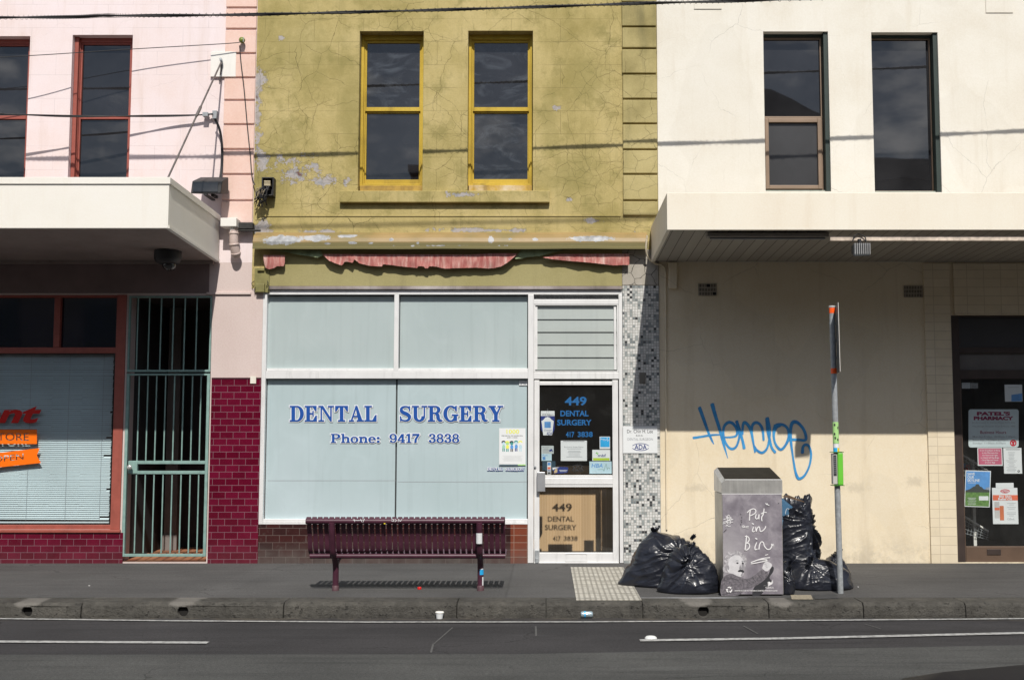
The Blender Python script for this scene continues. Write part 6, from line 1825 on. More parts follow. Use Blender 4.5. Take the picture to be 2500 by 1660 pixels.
mb = MB(); wrap(mb, lb.x, -BD, zs_ - .1, zs_ - .02, .031, 35, 70); wrap(mb, lb.x, -BD, zs_ + .051, zs_ + .06, .0311, -10, 70); mb.build("white_scrap", M['paper'], t)
def dot(name, lab, px, py, d, r, mat, cat="sticker"):
    c = P(px, py, d); mb = MB(); mb.lathe(c, [(r, 0), (r, .002)], 14, Vector((0, -1, 0)), False); return tag(mb.build(name, mat), lab, cat)
yel = plain("yellow_dot_paper", (.75, .6, .03), .5)
dot("sticker", "round yellow dot sticker under the middle of the bench top tube", 939, 1277, DT + .02, .0085, yel)
dot("sticker", "round yellow dot sticker near the right end of the bench back", 1227, 1319, BD + .1, .0105, yel)
t = thing("sticker", "long torn white paper scrap on the bench back right of its middle", "sticker", P(1034, 1330, BD + .09))
mb = MB(); mb.ppoly([(1030, 1300), (1034, 1303), (1037, 1318), (1037, 1328), (1033, 1329), (1031, 1326), (1034, 1315), (1031, 1308)], BD + .095); mb.build("paper_scrap", M['paper'], t)
t = thing("scratch_tag", "scratched white scribbles along the bench top tube", "graffiti", P(950, 1270, DT + .028))
mb = MB()
for pts in ([(862, 1269), (875, 1270), (890, 1268)], [(864, 1266), (866, 1273)], [(880, 1266), (883, 1273)], [(886, 1274), (890, 1266)], [(956, 1268), (960, 1267), (961, 1272), (956, 1271)], [(964, 1267), (968, 1270), (964, 1273)], [(972, 1273), (973, 1267), (977, 1272), (981, 1267)]):
    ribbon(mb, pts, 1.1, DT + .0275, .0008)
mb.build("scratch", M['paper'], t)

# ------------------------------------------------------------------ litter bin
BF = -G(1840, 1454).y
zf = P(1840, 1205, BF).z
X0, X1 = P(1764, 1320, BF).x, P(1911, 1320, BF).x
BK = BF - .47
bin_ = thing("litter_bin", "square litter bin with steel lid and a chalkboard Put in Bin picture on its front", "litter bin", ((X0 + X1) / 2, -(BF + BK) / 2, 0))
mb = MB(); mb.box(X0, X1, BK, BF, .012, zf); mb.build("body", M['bin_side'], bin_, bevel=.006)
mb = MB(); mb.box(X0 + .02, X1 - .02, BK + .02, BF - .02, 0, .013); mb.build("plinth", M['black'], bin_)
z1f, z1b = P(1840, 1174, BF).z, P(1820, 1141, BK).z
e = .004
mb = MB()
ch = .035
fr = [(X0 - e, zf + .006), (X1 + e, zf + .006), (X1 + e, z1f - .0), (X1 - .0, z1f + .012), (X0 + .03, z1f + .012), (X0 - e, z1f - .02)]
bk = [(X0 - e, zf + .006), (X1 + e, zf + .006), (X1 + e, z1b - .02), (X1 - .02, z1b), (X0 + .03, z1b), (X0 - e, z1b - .03)]
i = len(mb.v); n = len(fr)
mb.v += [Vector((x, -BF - .004, z)) for x, z in fr] + [Vector((x, -BK, z)) for x, z in bk]
for k in range(n):
    l = (k + 1) % n; mb.f.append([i + k, i + n + k, i + n + l, i + l]); mb.sm.append(False)
mb.f += [[i + k for k in range(n)], [i + n + k for k in range(n)][::-1]]; mb.sm += [False, False]
tp = MB(); f4 = mb.f.pop(3); mb.sm.pop(3)
tp.face([mb.v[k] for k in f4]); nrm_ = Vector((0, 0, .0006)); tp.v = [v + nrm_ for v in tp.v]
lid = mb.build("lid", M['steel'], bin_)
tp.build("lid_top", M['steel_top'], lid)
mb = MB(); mb.box(X0 - .002, X1 + .002, BF - .01, BF + .002, zf - .004, zf + .005); mb.build("lid_trim", M['alu'], bin_)  # seam trim, made pale to carry a painted highlight line
mb = MB(); mb.tube([(X0 + .03, -BF - .003, z1f + .0125), (X1 - .002, -BF - .003, z1f + .0125)], .0035, 8); mb.build("lid_edge_highlight", M['alu'], bin_)  # bright strip painting the highlight along the lid's front edge
PB = BF + .002
mb = MB(); mb.rect(X0 + .004, X1 - .004, PB, .016, zf - .005)
board = mb.build("front_poster", M['poster'], bin_)
def bz(x, y, *w): return (1730 + x / 4.48, 1120 + y / 4.48, *w)
def bpoly(name, mat, pts, k):
    mb = MB(); mb.ppoly([bz(*p) for p in smooth_path(pts + pts[:1], 3)[:-1]] if k >= 0 else [bz(*p) for p in pts], PB + .0006 * abs(k)); return mb.build(name, mat, board)
bpoly("arm_shadow", M['ink'], [(655, 1265), (685, 1180), (712, 1185), (705, 1235), (665, 1295), (690, 1340), (640, 1400), (560, 1492), (480, 1492), (500, 1400), (600, 1330)], 1)
bpoly("coat", M['suit'], [(139, 1335), (175, 1278), (250, 1258), (330, 1290), (420, 1308), (500, 1272), (560, 1225), (590, 1208), (640, 1228), (655, 1265), (600, 1330), (500, 1395), (400, 1430), (320, 1492), (139, 1492)], 2)
bpoly("hair", M['hair'], [(165, 1250), (155, 1195), (172, 1150), (165, 1090), (190, 1040), (230, 1010), (275, 1022), (290, 1000), (330, 1010), (365, 1030), (400, 1062), (420, 1115), (405, 1165), (380, 1220), (300, 1235), (235, 1255), (200, 1240)], 3)
bpoly("face", M['skin_print'], [(212, 1150), (225, 1090), (275, 1055), (335, 1058), (380, 1105), (395, 1165), (388, 1230), (368, 1285), (325, 1283), (270, 1258), (222, 1240), (198, 1200)], 4)
bpoly("cheek_shade", M['skin_dark'], [(368, 1110), (390, 1150), (394, 1200), (380, 1250), (368, 1283), (350, 1270), (372, 1230), (360, 1180)], 5)
for nm, mt, pts in (("eye", 'ink', [(300, 1135), (318, 1128), (328, 1138), (316, 1146)]), ("eye", 'ink', [(362, 1138), (376, 1132), (386, 1142), (372, 1150)]), ("brow", 'ink_grey', [(288, 1118), (310, 1106), (332, 1114), (312, 1113)]), ("brow", 'ink_grey', [(355, 1118), (375, 1112), (390, 1122), (374, 1119)]),
                    ("nose", 'skin_dark', [(345, 1150), (358, 1185), (366, 1200), (345, 1205), (335, 1198)]), ("moustache", 'ink', [(318, 1222), (345, 1208), (370, 1212), (388, 1226), (380, 1244), (352, 1232), (330, 1236)]), ("ear", 'skin_dark', [(200, 1165), (215, 1160), (226, 1190), (214, 1215), (203, 1195)])):
    bpoly(nm, M[mt], pts, 6)
bpoly("hand", M['skin_print'], [(585, 1190), (605, 1140), (632, 1118), (660, 1128), (692, 1150), (685, 1185), (640, 1228), (595, 1206)], 4)
mb = MB()
for pts in ([(612, 1150), (632, 1146)], [(618, 1168), (640, 1166)], [(626, 1186), (646, 1186)]): ribbon(mb, [bz(*p) for p in pts], 1.0, PB + .0034, .0003)
mb.build("finger_lines", M['skin_dark'], board)
mb = MB()
for pts in ([(170, 1330), (250, 1305), (330, 1330)], [(420, 1330), (450, 1360)], [(480, 1300), (520, 1350)], [(540, 1265), (580, 1310)], [(180, 1290), (170, 1340)], [(150, 1480), (250, 1462), (400, 1432)]): ribbon(mb, [bz(*p) for p in pts], 1.2, PB + .0022, .0003)
mb.build("coat_folds", plain("printed_fold_shade", (.07, .065, .075), .5), board)
CH = PB + .0045
for w, pts in ((2.6, [(447, 668), (450, 600), (458, 555)]), (2.4, [(425, 585), (450, 560), (490, 545), (515, 560), (510, 590), (470, 615), (450, 620)]),
               (2.4, [(520, 605), (512, 640), (525, 655), (545, 640), (552, 605), (550, 655)]), (2.6, [(607, 545), (598, 600), (580, 640), (583, 675)]), (2.2, [(575, 600), (600, 585), (632, 585)]),
               (2.4, [(492, 745), (480, 775), (485, 795), (500, 790)]), (3.0, [(478, 706), (490, 712)]), (2.4, [(515, 745), (520, 790), (530, 760), (550, 740), (560, 760), (565, 790), (590, 785), (615, 760), (625, 738)]),
               (2.8, [(415, 840), (410, 900), (398, 998)]), (2.6, [(402, 845), (430, 850), (445, 880), (425, 915), (410, 920)]), (2.6, [(410, 920), (440, 925), (448, 960), (425, 990), (398, 996)]),
               (2.6, [(525, 915), (508, 960), (510, 990), (530, 985)]), (3.2, [(515, 868), (527, 874)]), (2.6, [(550, 985), (560, 930), (580, 905), (600, 915), (610, 950), (640, 985), (670, 985), (690, 955), (690, 930)]),
               (1.4, [(695, 932), (710, 930), (700, 945), (715, 948)]), (2.4, [(466, 1130), (530, 1105), (600, 1085), (668, 1078)]), (2.4, [(466, 1145), (550, 1130), (640, 1110)]), (2.4, [(485, 1122), (560, 1100), (636, 1100)]), (2.0, [(622, 1050), (648, 1044)]),
               (1.8, [(366, 735), (385, 730), (392, 745), (370, 750)]), (1.6, [(405, 740), (436, 736)]), (1.6, [(405, 750), (436, 752)]), (1.8, [(625, 485), (635, 500), (640, 488), (650, 503), (662, 505)]),
               (1.6, [(165, 660), (215, 650), (268, 662)]), (1.6, [(155, 710), (210, 690), (265, 690)]), (1.5, [(190, 620), (200, 640), (215, 612), (232, 625)]), (1.5, [(200, 640), (245, 640), (225, 665), (205, 660), (200, 640)]), (1.5, [(205, 670), (232, 672), (240, 700), (215, 710), (200, 690), (205, 670)]), (1.5, [(190, 735), (205, 720), (215, 738), (238, 738)]), (1.4, [(160, 690), (265, 662)])):
    mb = MB(); ribbon(mb, [bz(*p) for p in pts], w, CH, .0012); mb.build("chalk_stroke", M['chalk'], board)
mb = MB()
for x, y in ((352, 605), (362, 640), (356, 670), (352, 715), (765, 485), (362, 690)): mb.prect(*bz(x - 4, y - 5), *bz(x + 4, y + 5), CH)
ribbon(mb, [bz(165, 800), bz(195, 770)], 1.2, CH, .0005); mb.build("chips", M['ink'], board)
put = MB(); put_text(put, "WASTE PLACED IN THIS BIN IS SORTED FOR RECYCLING", *bz(283, 1432), *bz(752, 1447), CH, bold=.02); put.build("lettering", M['chalk'], board)
put = MB(); put_text(put, "YaRRA", *bz(618, 1398), *bz(714, 1416), CH, bold=.005); put_text(put, "CITY OF", *bz(600, 1384), *bz(634, 1389), CH); put.build("lettering", M['chalk'], board)
mb = MB()
for k in range(4):
    ribbon(mb, [bz(643 + k * 2, 1352 + k * 13, .6), bz(662, 1346 + k * 11, 2.4), bz(684, 1352 + k * 6, 1.4), bz(706, 1332 + k * 9, .6)], 1.5, CH, .0005)
ribbon(mb, [bz(648, 1396, .8), bz(664, 1375, 1.2), bz(690, 1345, 1.2), bz(704, 1318, .6)], 1.2, CH + .0008, .0005)
mb.build("council_emblem", M['chalk'], board)
mb = MB(); cx, cy = bz(226, 1428)
for k in range(3):
    def rp(r, a): a = math.radians(a + k * 120); return (cx + r * math.sin(a), cy - r * math.cos(a))
    mb.ppoly([rp(7.5, -42), rp(7.8, 0), rp(7.4, 28), rp(9.2, 34), rp(5.2, 62), rp(2.6, 28), rp(4.3, 26), rp(4.6, 0), rp(4.6, -30)], CH)
mb.build("recycling_mark", M['chalk'], board)

# ------------------------------------------------------------------ rubbish bags
def bag(name, label, cx, dc, w, dep, h, seed, n=2.6, lean=(0, 0), sag=.1, foot=0.0, tie=None, ears=(), open_top=False, group="black rubbish bags around the litter bin"):
    """A slumped sack. tie: (x, z) in half-widths / heights where its pleats run together; ears: (x, z, size) tied ends."""
    r_ = random.Random(seed); so = seed * 7.31
    nth, nt = 150, 90
    t0 = thing(name, label, "rubbish bag", (cx, -dc, 0), group)
    mb = MB(); so_v = Vector((so, so * .5, 0))
    tx, tz = tie or (0, 1.0)
    K = Vector((tx * w / 2, -dep * .30 if tz < .95 else 0, tz * h))
    pleat = [(r_.uniform(-math.pi, math.pi), r_.uniform(.035, .11), r_.uniform(.4, 1) * (1 if q % 3 else -1)) for q in range(30)]
    for j in range(nt + 1):
        t = j / nt
        if t < .1:
            pr_, zz = .93 + .07 * math.sin(t / .1 * math.pi / 2), .07 * (t / .1) ** 1.6
        else:
            q = (t - .1) / .9
            zz = .07 + .93 * math.sin(q * math.pi / 2) ** .92 if not open_top else .07 + .93 * q
            pr_ = max(0.0, 1 - zz ** n) ** (1 / 1.75) if not open_top else 1 - .42 * zz ** 1.15
            pr_ = max(pr_, .004)
        for i in range(nth):
            th = 2 * math.pi * i / nth
            c, s = math.cos(th), math.sin(th)
            cs = math.copysign(abs(c) ** .86, c); sn = math.copysign(abs(s) ** .86, s)
            cornr = 1 + foot * max(0, 1 - zz * 2.2) ** 1.3 * (abs(c) ** 5) * (1 if c < 0 else .35)
            x, y, z = cs * w / 2 * pr_ * cornr, sn * dep / 2 * pr_, zz * h
            v = Vector((x, y, z))
            lump = mn.noise(v * 3.1 + so_v) * sag + mn.noise(v * 7.5 + so_v) * sag * .5
            d = v - K; r = d.length / h
            ph = math.atan2(d.x, -d.z if abs(d.z) > 1e-6 else 1e-6) + .35 * mn.noise(v * 6 + so_v)
            rad = 0.0
            for a, wd, am in pleat:
                dl = (ph - a + math.pi) % (2 * math.pi) - math.pi
                rad += am * math.exp(-(dl / (wd * (.6 + 1.1 * r))) ** 2)
            rad *= math.exp(-r * 1.5) * min(1, r * 6)
            u_ = Vector((x * 4 + z * 3, y * 4, z * 15 - x * 5)) + so_v
            ridge = (1 - abs(mn.noise(u_)) * 2.2) ** 3 if abs(mn.noise(u_)) < .45 else 0
            u2 = Vector((x * 13 - z * 4, y * 12, z * 24 + x * 9)) - so_v
            r2 = max(0, 1 - abs(mn.noise(u2)) * 2.6) ** 2
            live = min(1, zz * 8)
            k = lump + (.065 * rad + .013 * ridge + .004 * r2) * live
            nv = Vector((cs * .9, sn * .9, .25 + .9 * zz ** 3))
            p = v + nv.normalized() * k * (w + h) * .5
            for ex, ez, es in ears:
                e_ = math.exp(-(((x - ex * w / 2) / (es * w)) ** 2 + ((z - ez * h) / (es * h * 1.6)) ** 2))
                p.z += e_ * es * h * .55
            if open_top and zz > .75:
                p.z -= .17 * h * max(0.0, -.75 * s - .65 * c) * (zz - .75) / .25
                p.z += (.05 * mn.noise(Vector((th * 1.9, so, 0))) + .035 * mn.noise(Vector((th * 6, so, 2)))) * (zz - .75) / .25
            mb.v.append(Vector((cx + p.x + lean[0] * zz ** 1.3 * h, -dc + p.y + lean[1] * zz ** 1.3 * h, max(0.002, p.z) if j else .002)))
    for j in range(nt):
        for i in range(nth):
            a, b = j * nth + i, j * nth + (i + 1) % nth
            mb.f.append([a, b, b + nth, a + nth]); mb.sm.append(True)
    if open_top:
        base = nt * nth; k0 = len(mb.v)
        top = [mb.v[base + i].copy() for i in range(nth)]; ctr = sum(top, Vector()) / nth
        for q, (rr, zz, f_) in enumerate(((.93, -.005, 1), (.9, -.10, .6), (.82, -.28, 0), (.02, -.31, 0))):
            for p in top:
                o_ = (p - ctr) * rr; mb.v.append(Vector((ctr.x + o_.x, ctr.y + o_.y, p.z * f_ + ctr.z * (1 - f_) + zz * h)))
            pv_ = base if q == 0 else k0 + (q - 1) * nth
            for i in range(nth):
                mb.f.append([pv_ + i, pv_ + (i + 1) % nth, k0 + q * nth + (i + 1) % nth, k0 + q * nth + i]); mb.sm.append(True)
    sack = mb.build("sack", M['bag'], t0)
    for ex, ez, es in ears:
        kb = MB()
        # crumpled tied tuft: a pinched sheet with rough edge
        x0 = cx + ex * w / 2 + lean[0] * ez * h; z0 = ez * h + es * h * .35
        y0 = -dc + lean[1] * ez * h - (dep * .33 if ez < .93 else dep * .04)
        nn = 18; rings = 6; i0 = 0
        ax = Vector((r_.uniform(-.5, .5) + (.5 if ex > .3 else 0), -.75 if ez < .93 else -.25, .75)).normalized(); a_ = ax.orthogonal().normalized(); b_ = ax.cross(a_)
        for q in range(rings):
            f = q / (rings - 1); rr = (.012 + .05 * f ** 1.5) * (es / .12)
            for i in range(nn):
                th = 2 * math.pi * i / nn
                wv = 1 + .7 * mn.noise(Vector((th * 1.8 + so, f * 2, so)))
                kb.v.append(Vector((x0, y0, z0)) + ax * (f * .075 * es / .12 * (1 + .6 * mn.noise(Vector((th * 1.3, so, 3))))) + a_ * math.cos(th) * rr * wv + b_ * math.sin(th) * rr * .5 * wv)
        for q in range(rings - 1):
            for i in range(nn):
                kb.f.append([q * nn + i, q * nn + (i + 1) % nn, (q + 1) * nn + (i + 1) % nn, (q + 1) * nn + i]); kb.sm.append(True)
        kb.build("tied_end", M['bag'], t0)
    return t0
def bw(px0, px1, py, d): return abs(P(px1, py, d).x - P(px0, py, d).x)
d_a = -G(1590, 1437).y - .30
bag("rubbish_bag", "largest slumped black rubbish bag at the left, leaning against the mosaic pier", P(1621, 1400, d_a).x, d_a, bw(1546, 1700, 1400, d_a), .56, P(1600, 1306, d_a).z, 3, 5.0, (.03, .08), .07, .5, (.5, .68), ((-.34, .97, .12), (.8, .9, .09)))
d_b = -G(1680, 1452).y - .22
bag("rubbish_bag", "tied black rubbish bag touching the left side of the litter bin", P(1682, 1400, d_b).x, d_b, bw(1612, 1754, 1400, d_b), .42, P(1680, 1338, d_b).z, 5, 2.7, (.02, .05), .07, .12, (-.12, .62), ((-.18, .68, .12), (.1, .95, .1)))
d_c = 1.78
bag("rubbish_bag", "tall open black rubbish bag behind the right side of the litter bin", P(1950, 1330, d_c).x, d_c, bw(1882, 2010, 1330, d_c), .46, P(1950, 1214, d_c).z, 9, 2.5, (-.05, .03), .035, .06, (.5, .7), (), open_top=True)
d_d = -G(2000, 1443).y - .26
bag("rubbish_bag", "low wide tied black rubbish bag at the foot of the sign pole", P(1996, 1410, d_d).x, d_d, bw(1918, 2074, 1410, d_d), .52, P(1970, 1366, d_d).z, 14, 2.3, (-.05, .04), .085, .2, (-.25, .85), ((-.28, .9, .11),))
d_e = d_d - .32
bag("rubbish_bag", "small black rubbish bag behind the sign pole", P(2040, 1390, d_e).x, d_e, bw(2002, 2070, 1390, d_e), .36, P(2040, 1352, d_e).z, 17, 2.4, (0, 0), .1, 0, (0, .9), ((.1, .95, .1),))
d_f = BF - .18
bag("rubbish_bag", "little crumpled black rubbish bag squeezed between the bin and the next bag", P(1916, 1410, d_f).x, d_f, bw(1896, 1933, 1410, d_f), .28, P(1917, 1372, d_f).z, 21, 3.0, (0, 0), .1, 0, (.2, .5), ((.3, .9, .12),))
# cardboard box in the open bag
t = thing("cardboard_box", "blue printed cardboard box sticking out of the tall open rubbish bag", "box", P(1925, 1265, d_c + .1))
mb = MB(); q = [P(*c, d_c + .10) for c in ((1900, 1290), (1930, 1300), (1952, 1256), (1914, 1224), (1896, 1216))]
q2 = [p + Vector((.03, .2, .02)) for p in q]
mb.face(q[::-1] if False else q); n = len(q)
for k in range(n): mb.face([q[k], q2[k], q2[(k + 1) % n], q[(k + 1) % n]])
mb.face(q2[::-1]); mb.build("carton", plain("blue_carton", (.05, .14, .25), .6), t)
mb = MB(); ribbon(mb, [(1917, 1254), (1922, 1241), (1935, 1249)], .9, d_c + .105, .001); mb.build("printed_line", M['white_vinyl'], t)
mb = MB(); put_text(mb, "IGA", 1924, 1256, 1940, 1264, d_c + .105, bold=.02, tilt=.15); mb.build("lettering", M['white_vinyl'], t)
t = thing("cardboard_scrap", "torn brown cardboard edge inside the tall open rubbish bag", "cardboard", P(1960, 1225, d_c))
mb = MB()
for pts in ([(1908, 1211), (1925, 1208), (1962, 1223), (1964, 1226), (1930, 1217)],): mb.ppoly(pts, d_c - .02 + .03 * len(mb.f))
mb.build("torn_card", plain("brown_cardboard", (.12, .075, .045), .8, 0, .3, 30), t)

# ------------------------------------------------------------------ sign pole
base = G(2052, 1448)
DP = -base.y
top = P(2031, 750, DP)
def pole_at(py):
    p = P(2040, py, DP); f = (p.z - base.z) / (top.z - base.z)
    return base.lerp(top, f)
t = thing("sign_pole", "thin grey steel sign pole with orange bands standing beside the rubbish bags", "sign pole", base)
mb = MB(); mb.tube([base, base.lerp(top, .5), top], .0275, 18); mb.build("post", M['galv'], t)
mb = MB(); mb.tube([top, top + Vector((0, 0, .012))], .031, 18); mb.build("cap", plain("pale_cap", (.6, .6, .58), .5), t)
mb = MB()
for y0, y1 in ((765, 752), (912, 899)): mb.tube([pole_at(y0), pole_at(y1)], .0285, 18)
mb.build("reflective_band", M['hi_orange'], t)
a, b = pole_at(752), pole_at(906)
sv = Vector((.12, -.99, 0)).normalized(); L_ = .3
t2 = thing("street_sign", "grey street sign seen edge on at the top of the pole", "sign", a.lerp(b, 1))
mb = MB()
o0 = Vector((.03, -.0, 0))
f_ = [b + o0 + Vector((.01, .03, -.02)), b + o0 + Vector((-.05, -L_, -.02)), a + o0 + Vector((-.05, -L_, .02)), a + o0 + Vector((.01, .03, .02))]
sb = [p + Vector((.004, .0005, 0)) for p in f_]
mb.hexa(f_ + sb); mb.build("plate", M['sign_back'], t2)
mb = MB(); mb.hexa([f_[1], sb[1], sb[2], f_[2]] + [p + Vector((0, -.006, 0)) for p in (f_[1], sb[1], sb[2], f_[2])]); mb.build("edge", M['white_paint'], t2)
for py in (790, 832, 873):
    mb = MB(); c = pole_at(py); mb.lathe(c - Vector((0, 0, .012)), [(.031, 0), (.031, .024)], 16); mb.box(c.x + .02, c.x + .045, -c.y - .015, -c.y + .02, c.z - .012, c.z + .012); mb.build("clamp", M['galv'], t2)
p0, p1 = pole_at(1082), pole_at(1030)
t3 = thing("sticker", "pale green torn bill pasted round the pole above the green holder", "sticker", p0)
mb = MB(); mb.tube([p0, p1], .0288, 18, False); mb.build("bill", M['pale_lime'], t3)
mb = MB()
for k, (py, a_) in enumerate(((1040, -30), (1047, 35), (1062, -35), (1076, 25), (1072, -25))): c = pole_at(py); wrap(mb, c.x, c.y, c.z, c.z + .022, .0295, a_ - 14, a_ + 14, 4)
mb.build("print", M['ink'], t3)
p0, p1 = pole_at(1103), pole_at(1083)
t3 = thing("sticker", "small white, blue and yellow sticker on the pole just above the green holder", "sticker", p0)
mb = MB(); mb.tube([p0, p1], .0288, 18, False); mb.build("white_paper", M['paper'], t3)
mb = MB(); wrap(mb, p0.x, p0.y, p0.z, p0.z + .04, .0293, -70, 5, 6); mb.build("blue_part", M['cyan'], t3)
mb = MB(); wrap(mb, p0.x, p0.y, p0.z, p0.z + .04, .0293, 8, 70, 6); mb.build("yellow_part", yel, t3)
p0, p1 = pole_at(1184), pole_at(1104)
t3 = thing("timetable_holder", "bright green timetable holder with a printed panel on the pole", "timetable holder", p0)
mb = MB(); c = p0
mb.box(c.x - .004, c.x + .05, -c.y - .04, -c.y + .05, c.z, p1.z); mb.build("case", M['lime'], t3, bevel=.012)
mb = MB(); mb.box(c.x - .048, c.x - .0045, -c.y - .03, -c.y + .035, c.z + .01, p1.z - .01); mb.build("frame", plain("pale_grey_frame", (.5, .48, .46), .5), t3, bevel=.004)
mb = MB(); mb.rect(c.x - .042, c.x - .012, -c.y + .037, c.z + .09, p1.z - .025); mb.build("printed_panel", M['ink'], t3)
mb = MB()
for k in range(9): mb.rect(c.x - .038, c.x - .016, -c.y + .038, p1.z - .05 - k * .018, p1.z - .047 - k * .018)
mb.build("print", M['ink_grey'], t3)
mb = MB()
for z in (c.z - .004, p1.z): mb.box(c.x - .056, c.x + .056, -c.y - .045, -c.y + .052, z, z + .006)
mb.build("end_plate", plain("dark_green_plate", (.06, .2, .03), .5), t3)

# ------------------------------------------------------------------ pit lid, litter, road marker
a = G(1945, 1461)
t = thing("pit_lid", "worn yellowish service pit lid set in the pavement right of the litter bin", "pit lid", a)
q = [G(1933, 1464), G(1985, 1464), G(1980, 1453), G(1930, 1453)]
mb = MB(); mb.hexa([p + Vector((0, 0, .001)) for p in (q[0], q[1], q[2], q[3])][:4] + [p + Vector((0, 0, .006)) for p in q]) if False else mb.face([p + Vector((0, 0, .006)) for p in q])
mb.build("lid_plate", hatch_mat("worn_lid", (.18, .16, .12), (.42, .36, .26)), t)
t = thing("pit_lid", "dark square service pit lid set in the pavement in front of the sign pole", "pit lid", G(2020, 1460))
q = [G(1990, 1463), G(2048, 1461), G(2040, 1450), G(1985, 1453)]
mb = MB(); mb.face([p + Vector((0, 0, .005)) for p in q]); mb.build("lid_plate", plain("dark_lid", (.05, .05, .05), .8, 0, .3, 20), t)

t = thing("coffee_cup", "crushed white paper cup lying in the gutter right of the bench", "cup", G(1073, 1508, ROAD_Z))
mb = MB(); c = G(1073, 1510, ROAD_Z); mb.lathe(c, [(.028, .002), (.033, .035), (.036, .05), (.037, .053)], 18, Vector((.02, .03, 1))); mb.build("cup", M['paper'], t)
mb = MB(); mb.lathe(c + Vector((.001, .0015, .053)), [(.039, 0), (.039, .006), (.034, .012), (.03, .012)], 18, Vector((.02, .03, 1))); mb.build("lid", M['white_paint'], t)
t = thing("drink_can", "blue and silver drink can lying in the gutter below the tactile strip", "can", G(1432, 1508, ROAD_Z))
mb = MB(); c = G(1418, 1508, ROAD_Z) + Vector((0, 0, .031)); mb.lathe(c, [(.024, 0), (.028, .006), (.03, .014), (.03, .094), (.028, .1), (.024, .106)], 20, Vector((1, .04, 0))); mb.build("can_body", plain("pale_can_metal", (.5, .62, .68), .25, .6, .15, 30), t)
mb = MB(); mb.lathe(c + Vector((.03, .001, 0)), [(.0305, 0), (.0305, .012)], 20, Vector((1, .04, 0))); mb.build("can_band", M['cyan'], t)
t = thing("bottle_cap", "bright red bottle cap on the pavement under the bench", "bottle cap", G(1024, 1437))
mb = MB(); mb.lathe(G(1024, 1438) + Vector((0, 0, .001)), [(.019, 0), (.02, .018), (.017, .022), (.005, .023)], 14); mb.build("cap", M['red'], t)
r_ = random.Random(3)
for k, (px, py, lb_, col) in enumerate(((2110, 1498, "dry yellow leaf in the gutter at the right", (.35, .3, .1)), (2200, 1500, "brown dead leaf in the gutter further right", (.2, .11, .07)), (135, 1503, "pale dry leaf in the gutter near the left drain hole", (.42, .36, .25)), (2376, 1492, "small white scrap of paper in the gutter at far right", (.7, .7, .68)), (812, 1508, "small tan leaf in the gutter left of the cup", (.3, .2, .12)), (862, 1508, "tiny pale paper scrap left of the cup in the gutter", (.55, .52, .48)), (2095, 1435, "tiny white scrap on the pavement right of the sign pole", (.7, .7, .7)), (218, 1432, "tiny white scrap on the pavement in front of the gate", (.6, .6, .6)), (1740, 1508, "small pale scrap in the gutter under the litter bin", (.5, .48, .45)), (1640, 1508, "tiny tan scrap in the gutter right of the can", (.45, .4, .33)))):
    c = G(px, py, ROAD_Z if py > 1480 else 0); s_ = .05 if k in (0, 1) else (.035 if k in (2, 3) else .017)
    mb = MB(); ang = r_.uniform(0, 3); n = 9
    pts = []
    for q in range(n):
        a_ = q * 2 * math.pi / n; rr = s_ * (1 if q % 2 else .6) * r_.uniform(.7, 1)
        pts.append(c + Vector((math.cos(a_ + ang) * rr, math.sin(a_ + ang) * rr * .6, .008 + r_.uniform(0, s_ * .5))))
    ctr = c + Vector((0, 0, .012 + s_ * .2))
    for q in range(n): mb.face([pts[q], pts[(q + 1) % n], ctr])
    tag(mb.build("dead_leaf" if "leaf" in lb_ else "paper_scrap", plain("litter_%s" % ("leaf" if "leaf" in lb_ else "paper"), col, .7)), lb_, "litter")
t = thing("road_stud", "white domed road stud at the start of the right lane line", "road stud", G(1589, 1560, ROAD_Z))
mb = MB(); mb.lathe(G(1589, 1559, ROAD_Z) + Vector((0, 0, .004)), [(.05, 0), (.048, .008), (.036, .018), (.014, .022)], 20); mb.build("dome", plain("ceramic_white", (.66, .68, .66), .35), t)

# ------------------------------------------------------------------ dark car parked across the street, close to the lens
cx0 = .30
car = thing("parked_car", "dark parked car whose bonnet edge shows in the bottom right corner", "car", (2.2, -11.9, ROAD_Z))
paint = plain("black_car_paint", (.004, .004, .007), .5, 0, .1, 3, spec=.15)
def loft(secs, name, mat, parent, label=None):
    mb = MB(); n = len(secs[0])
    for s_ in secs: mb.v += [Vector(p) for p in s_]
    for j in range(len(secs) - 1):
        for i in range(n - 1):
            a_ = j * n + i; mb.f.append([a_, a_ + 1, a_ + n + 1, a_ + n]); mb.sm.append(True)
    mb.f.append(list(range(n))[::-1]); mb.f.append([(len(secs) - 1) * n + i for i in range(n)]); mb.sm += [False, False]
    return mb.build(name, mat, parent)
def sec(x, yc, hw, z0, z1, r=.12):
    pts = []
    for k in range(9): a_ = math.pi * k / 8; pts.append((x, yc - hw + r - r * math.cos(a_ / 2) if k < 1 else yc - (hw - r) * math.cos(a_) - r * math.copysign(abs(math.cos(a_)) ** .5, math.cos(a_)), z0 if k in (0, 8) else z1 - (z1 - z0) * .28 * abs(math.cos(a_)) ** 3))
    return pts
YC = -11.25
top_z = P(2400, 1648, 11.7).z
zz = lambda f: ROAD_Z + f + .085
loft([sec(.5, YC, .74, zz(.45), zz(.85)), sec(.58, YC, .82, zz(.3), zz(1.0)), sec(.8, YC, .86, zz(.28), zz(1.12)), sec(1.5, YC, .88, zz(.28), zz(1.18)), sec(3.6, YC, .88, zz(.28), zz(1.18)), sec(4.3, YC, .86, zz(.3), zz(1.12)), sec(4.55, YC, .78, zz(.42), zz(.95))], "body", paint, car)
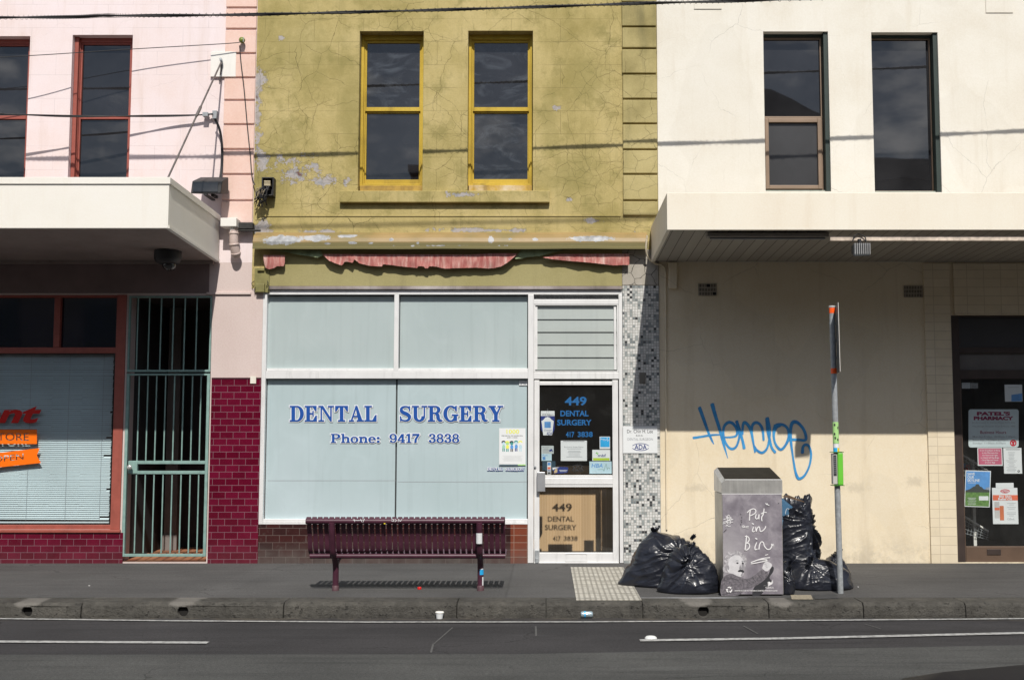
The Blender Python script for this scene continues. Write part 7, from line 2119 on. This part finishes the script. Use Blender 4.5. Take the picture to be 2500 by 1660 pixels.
loft([sec(1.45, YC, .72, zz(1.1), zz(1.15), .1), sec(2.1, YC, .64, zz(1.1), zz(1.58), .1), sec(3.1, YC, .63, zz(1.1), zz(1.6), .1), sec(3.9, YC, .66, zz(1.1), zz(1.35), .1), sec(4.15, YC, .7, zz(1.1), zz(1.15), .1)], "cabin", M['pane'], car)
loft([sec(2.05, YC, .6, zz(1.56), zz(1.605), .1), sec(3.15, YC, .6, zz(1.56), zz(1.62), .1)], "roof", paint, car)
for x in (1.05, 3.75):
    for y in (YC - .8, YC + .8):
        mb = MB(); s_ = 1 if y > YC else -1
        mb.lathe((x, y - s_ * .1, zz(.31)), [(.26, 0), (.31, .02), (.31, .19), (.27, .21)], 26, Vector((0, s_, 0))); wh = mb.build("wheel", M['black_plastic'], car)
        mb = MB(); mb.lathe((x, y + s_ * .1, zz(.31)), [(.2, 0), (.2, .012), (.05, .02)], 20, Vector((0, s_, 0))); mb.build("rim", M['galv'], wh)
for y in (YC - .55, YC + .55):
    mb = MB(); mb.lathe((.51, y, zz(.72)), [(.09, 0), (.085, .03), (.03, .045)], 16, Vector((-1, 0, 0))); mb.build("headlight", M['pane'], car)

# ------------------------------------------------------------------ the other side of the street, seen in the upstairs windows
def row_house(label, x0, x1, y0, z1, mat, gable=None, chimneys=(), wins=3):
    t = thing("terrace_house", label, "house", ((x0 + x1) / 2, y0, 0), "houses across the street")
    mb = MB(); mb.box(x0, x1, -y0, -y0 + 8, 0, z1); mb.build("wall", mat, t)
    if gable:
        xm = (x0 + x1) / 2; mb = MB(); prof = [(x0 - .2, z1), (x1 + .2, z1), (xm + .5, gable), (xm - .5, gable)]
        i = len(mb.v); mb.v += [Vector((x, y0 + .2, z)) for x, z in prof] + [Vector((x, y0 - 8, z)) for x, z in prof]
        for k in range(4): l = (k + 1) % 4; mb.f.append([k, l, 4 + l, 4 + k]); mb.sm.append(False)
        mb.f += [[3, 2, 1, 0], [4, 5, 6, 7]]; mb.sm += [False, False]
        mb.build("roof", plain("slate_roof", (.09, .085, .085), .8, 0, .2, 3), t)
    else:
        mb = MB(); mb.box(x0 - .05, x1 + .05, -y0 - .15, -y0 + .1, z1 - .5, z1 + .15); mb.build("parapet", mat, t)
    for cx, h in chimneys:
        mb = MB(); mb.box(cx - .45, cx + .45, -y0 + 2, -y0 + 2.7, z1 - .3, z1 + h); mb.box(cx - .52, cx + .52, -y0 + 1.95, -y0 + 2.75, z1 + h + .001, z1 + h + .2); mb.build("chimney", mat, t)
    for fl in range(3):
        for k in range(wins):
            xc = x0 + (x1 - x0) * (k + .5) / wins; z = .9 + fl * 3.1
            if z + 1.7 < z1: mb = MB(); mb.box(xc - .5, xc + .5, -y0 - .03, -y0 + .02, z, z + 1.7); mb.build("window", M['pane'], t)
brick = plain("dull_brick", (.14, .07, .05), .9, 0, .2, 2)
rend = plain("grey_rendered_front", (.22, .2, .18), .9, 0, .2, 2)
YS = -20.5
row_house("grey rendered shop across the street reflected in the left windows", -30, -9.0, YS, 8.4, rend, wins=7)
row_house("brown brick shop with a parapet across the street reflected in the middle windows", -8.9, 4.3, YS, 8.8, brick, chimneys=((-4, 1.2),), wins=4)
row_house("tall brick house with a hipped roof across the street reflected upstairs on the right", 4.4, 8.5, YS, 11.1, brick, 12.0, wins=2)
row_house("low grey house with chimneys across the street reflected in the far right window", 8.6, 15.0, YS, 9.7, rend, chimneys=((10.0, .8), (11.6, .35), (14.2, .5)), wins=3)
row_house("brick shop furthest right across the street", 15.1, 32, YS, 9.3, brick, wins=6)
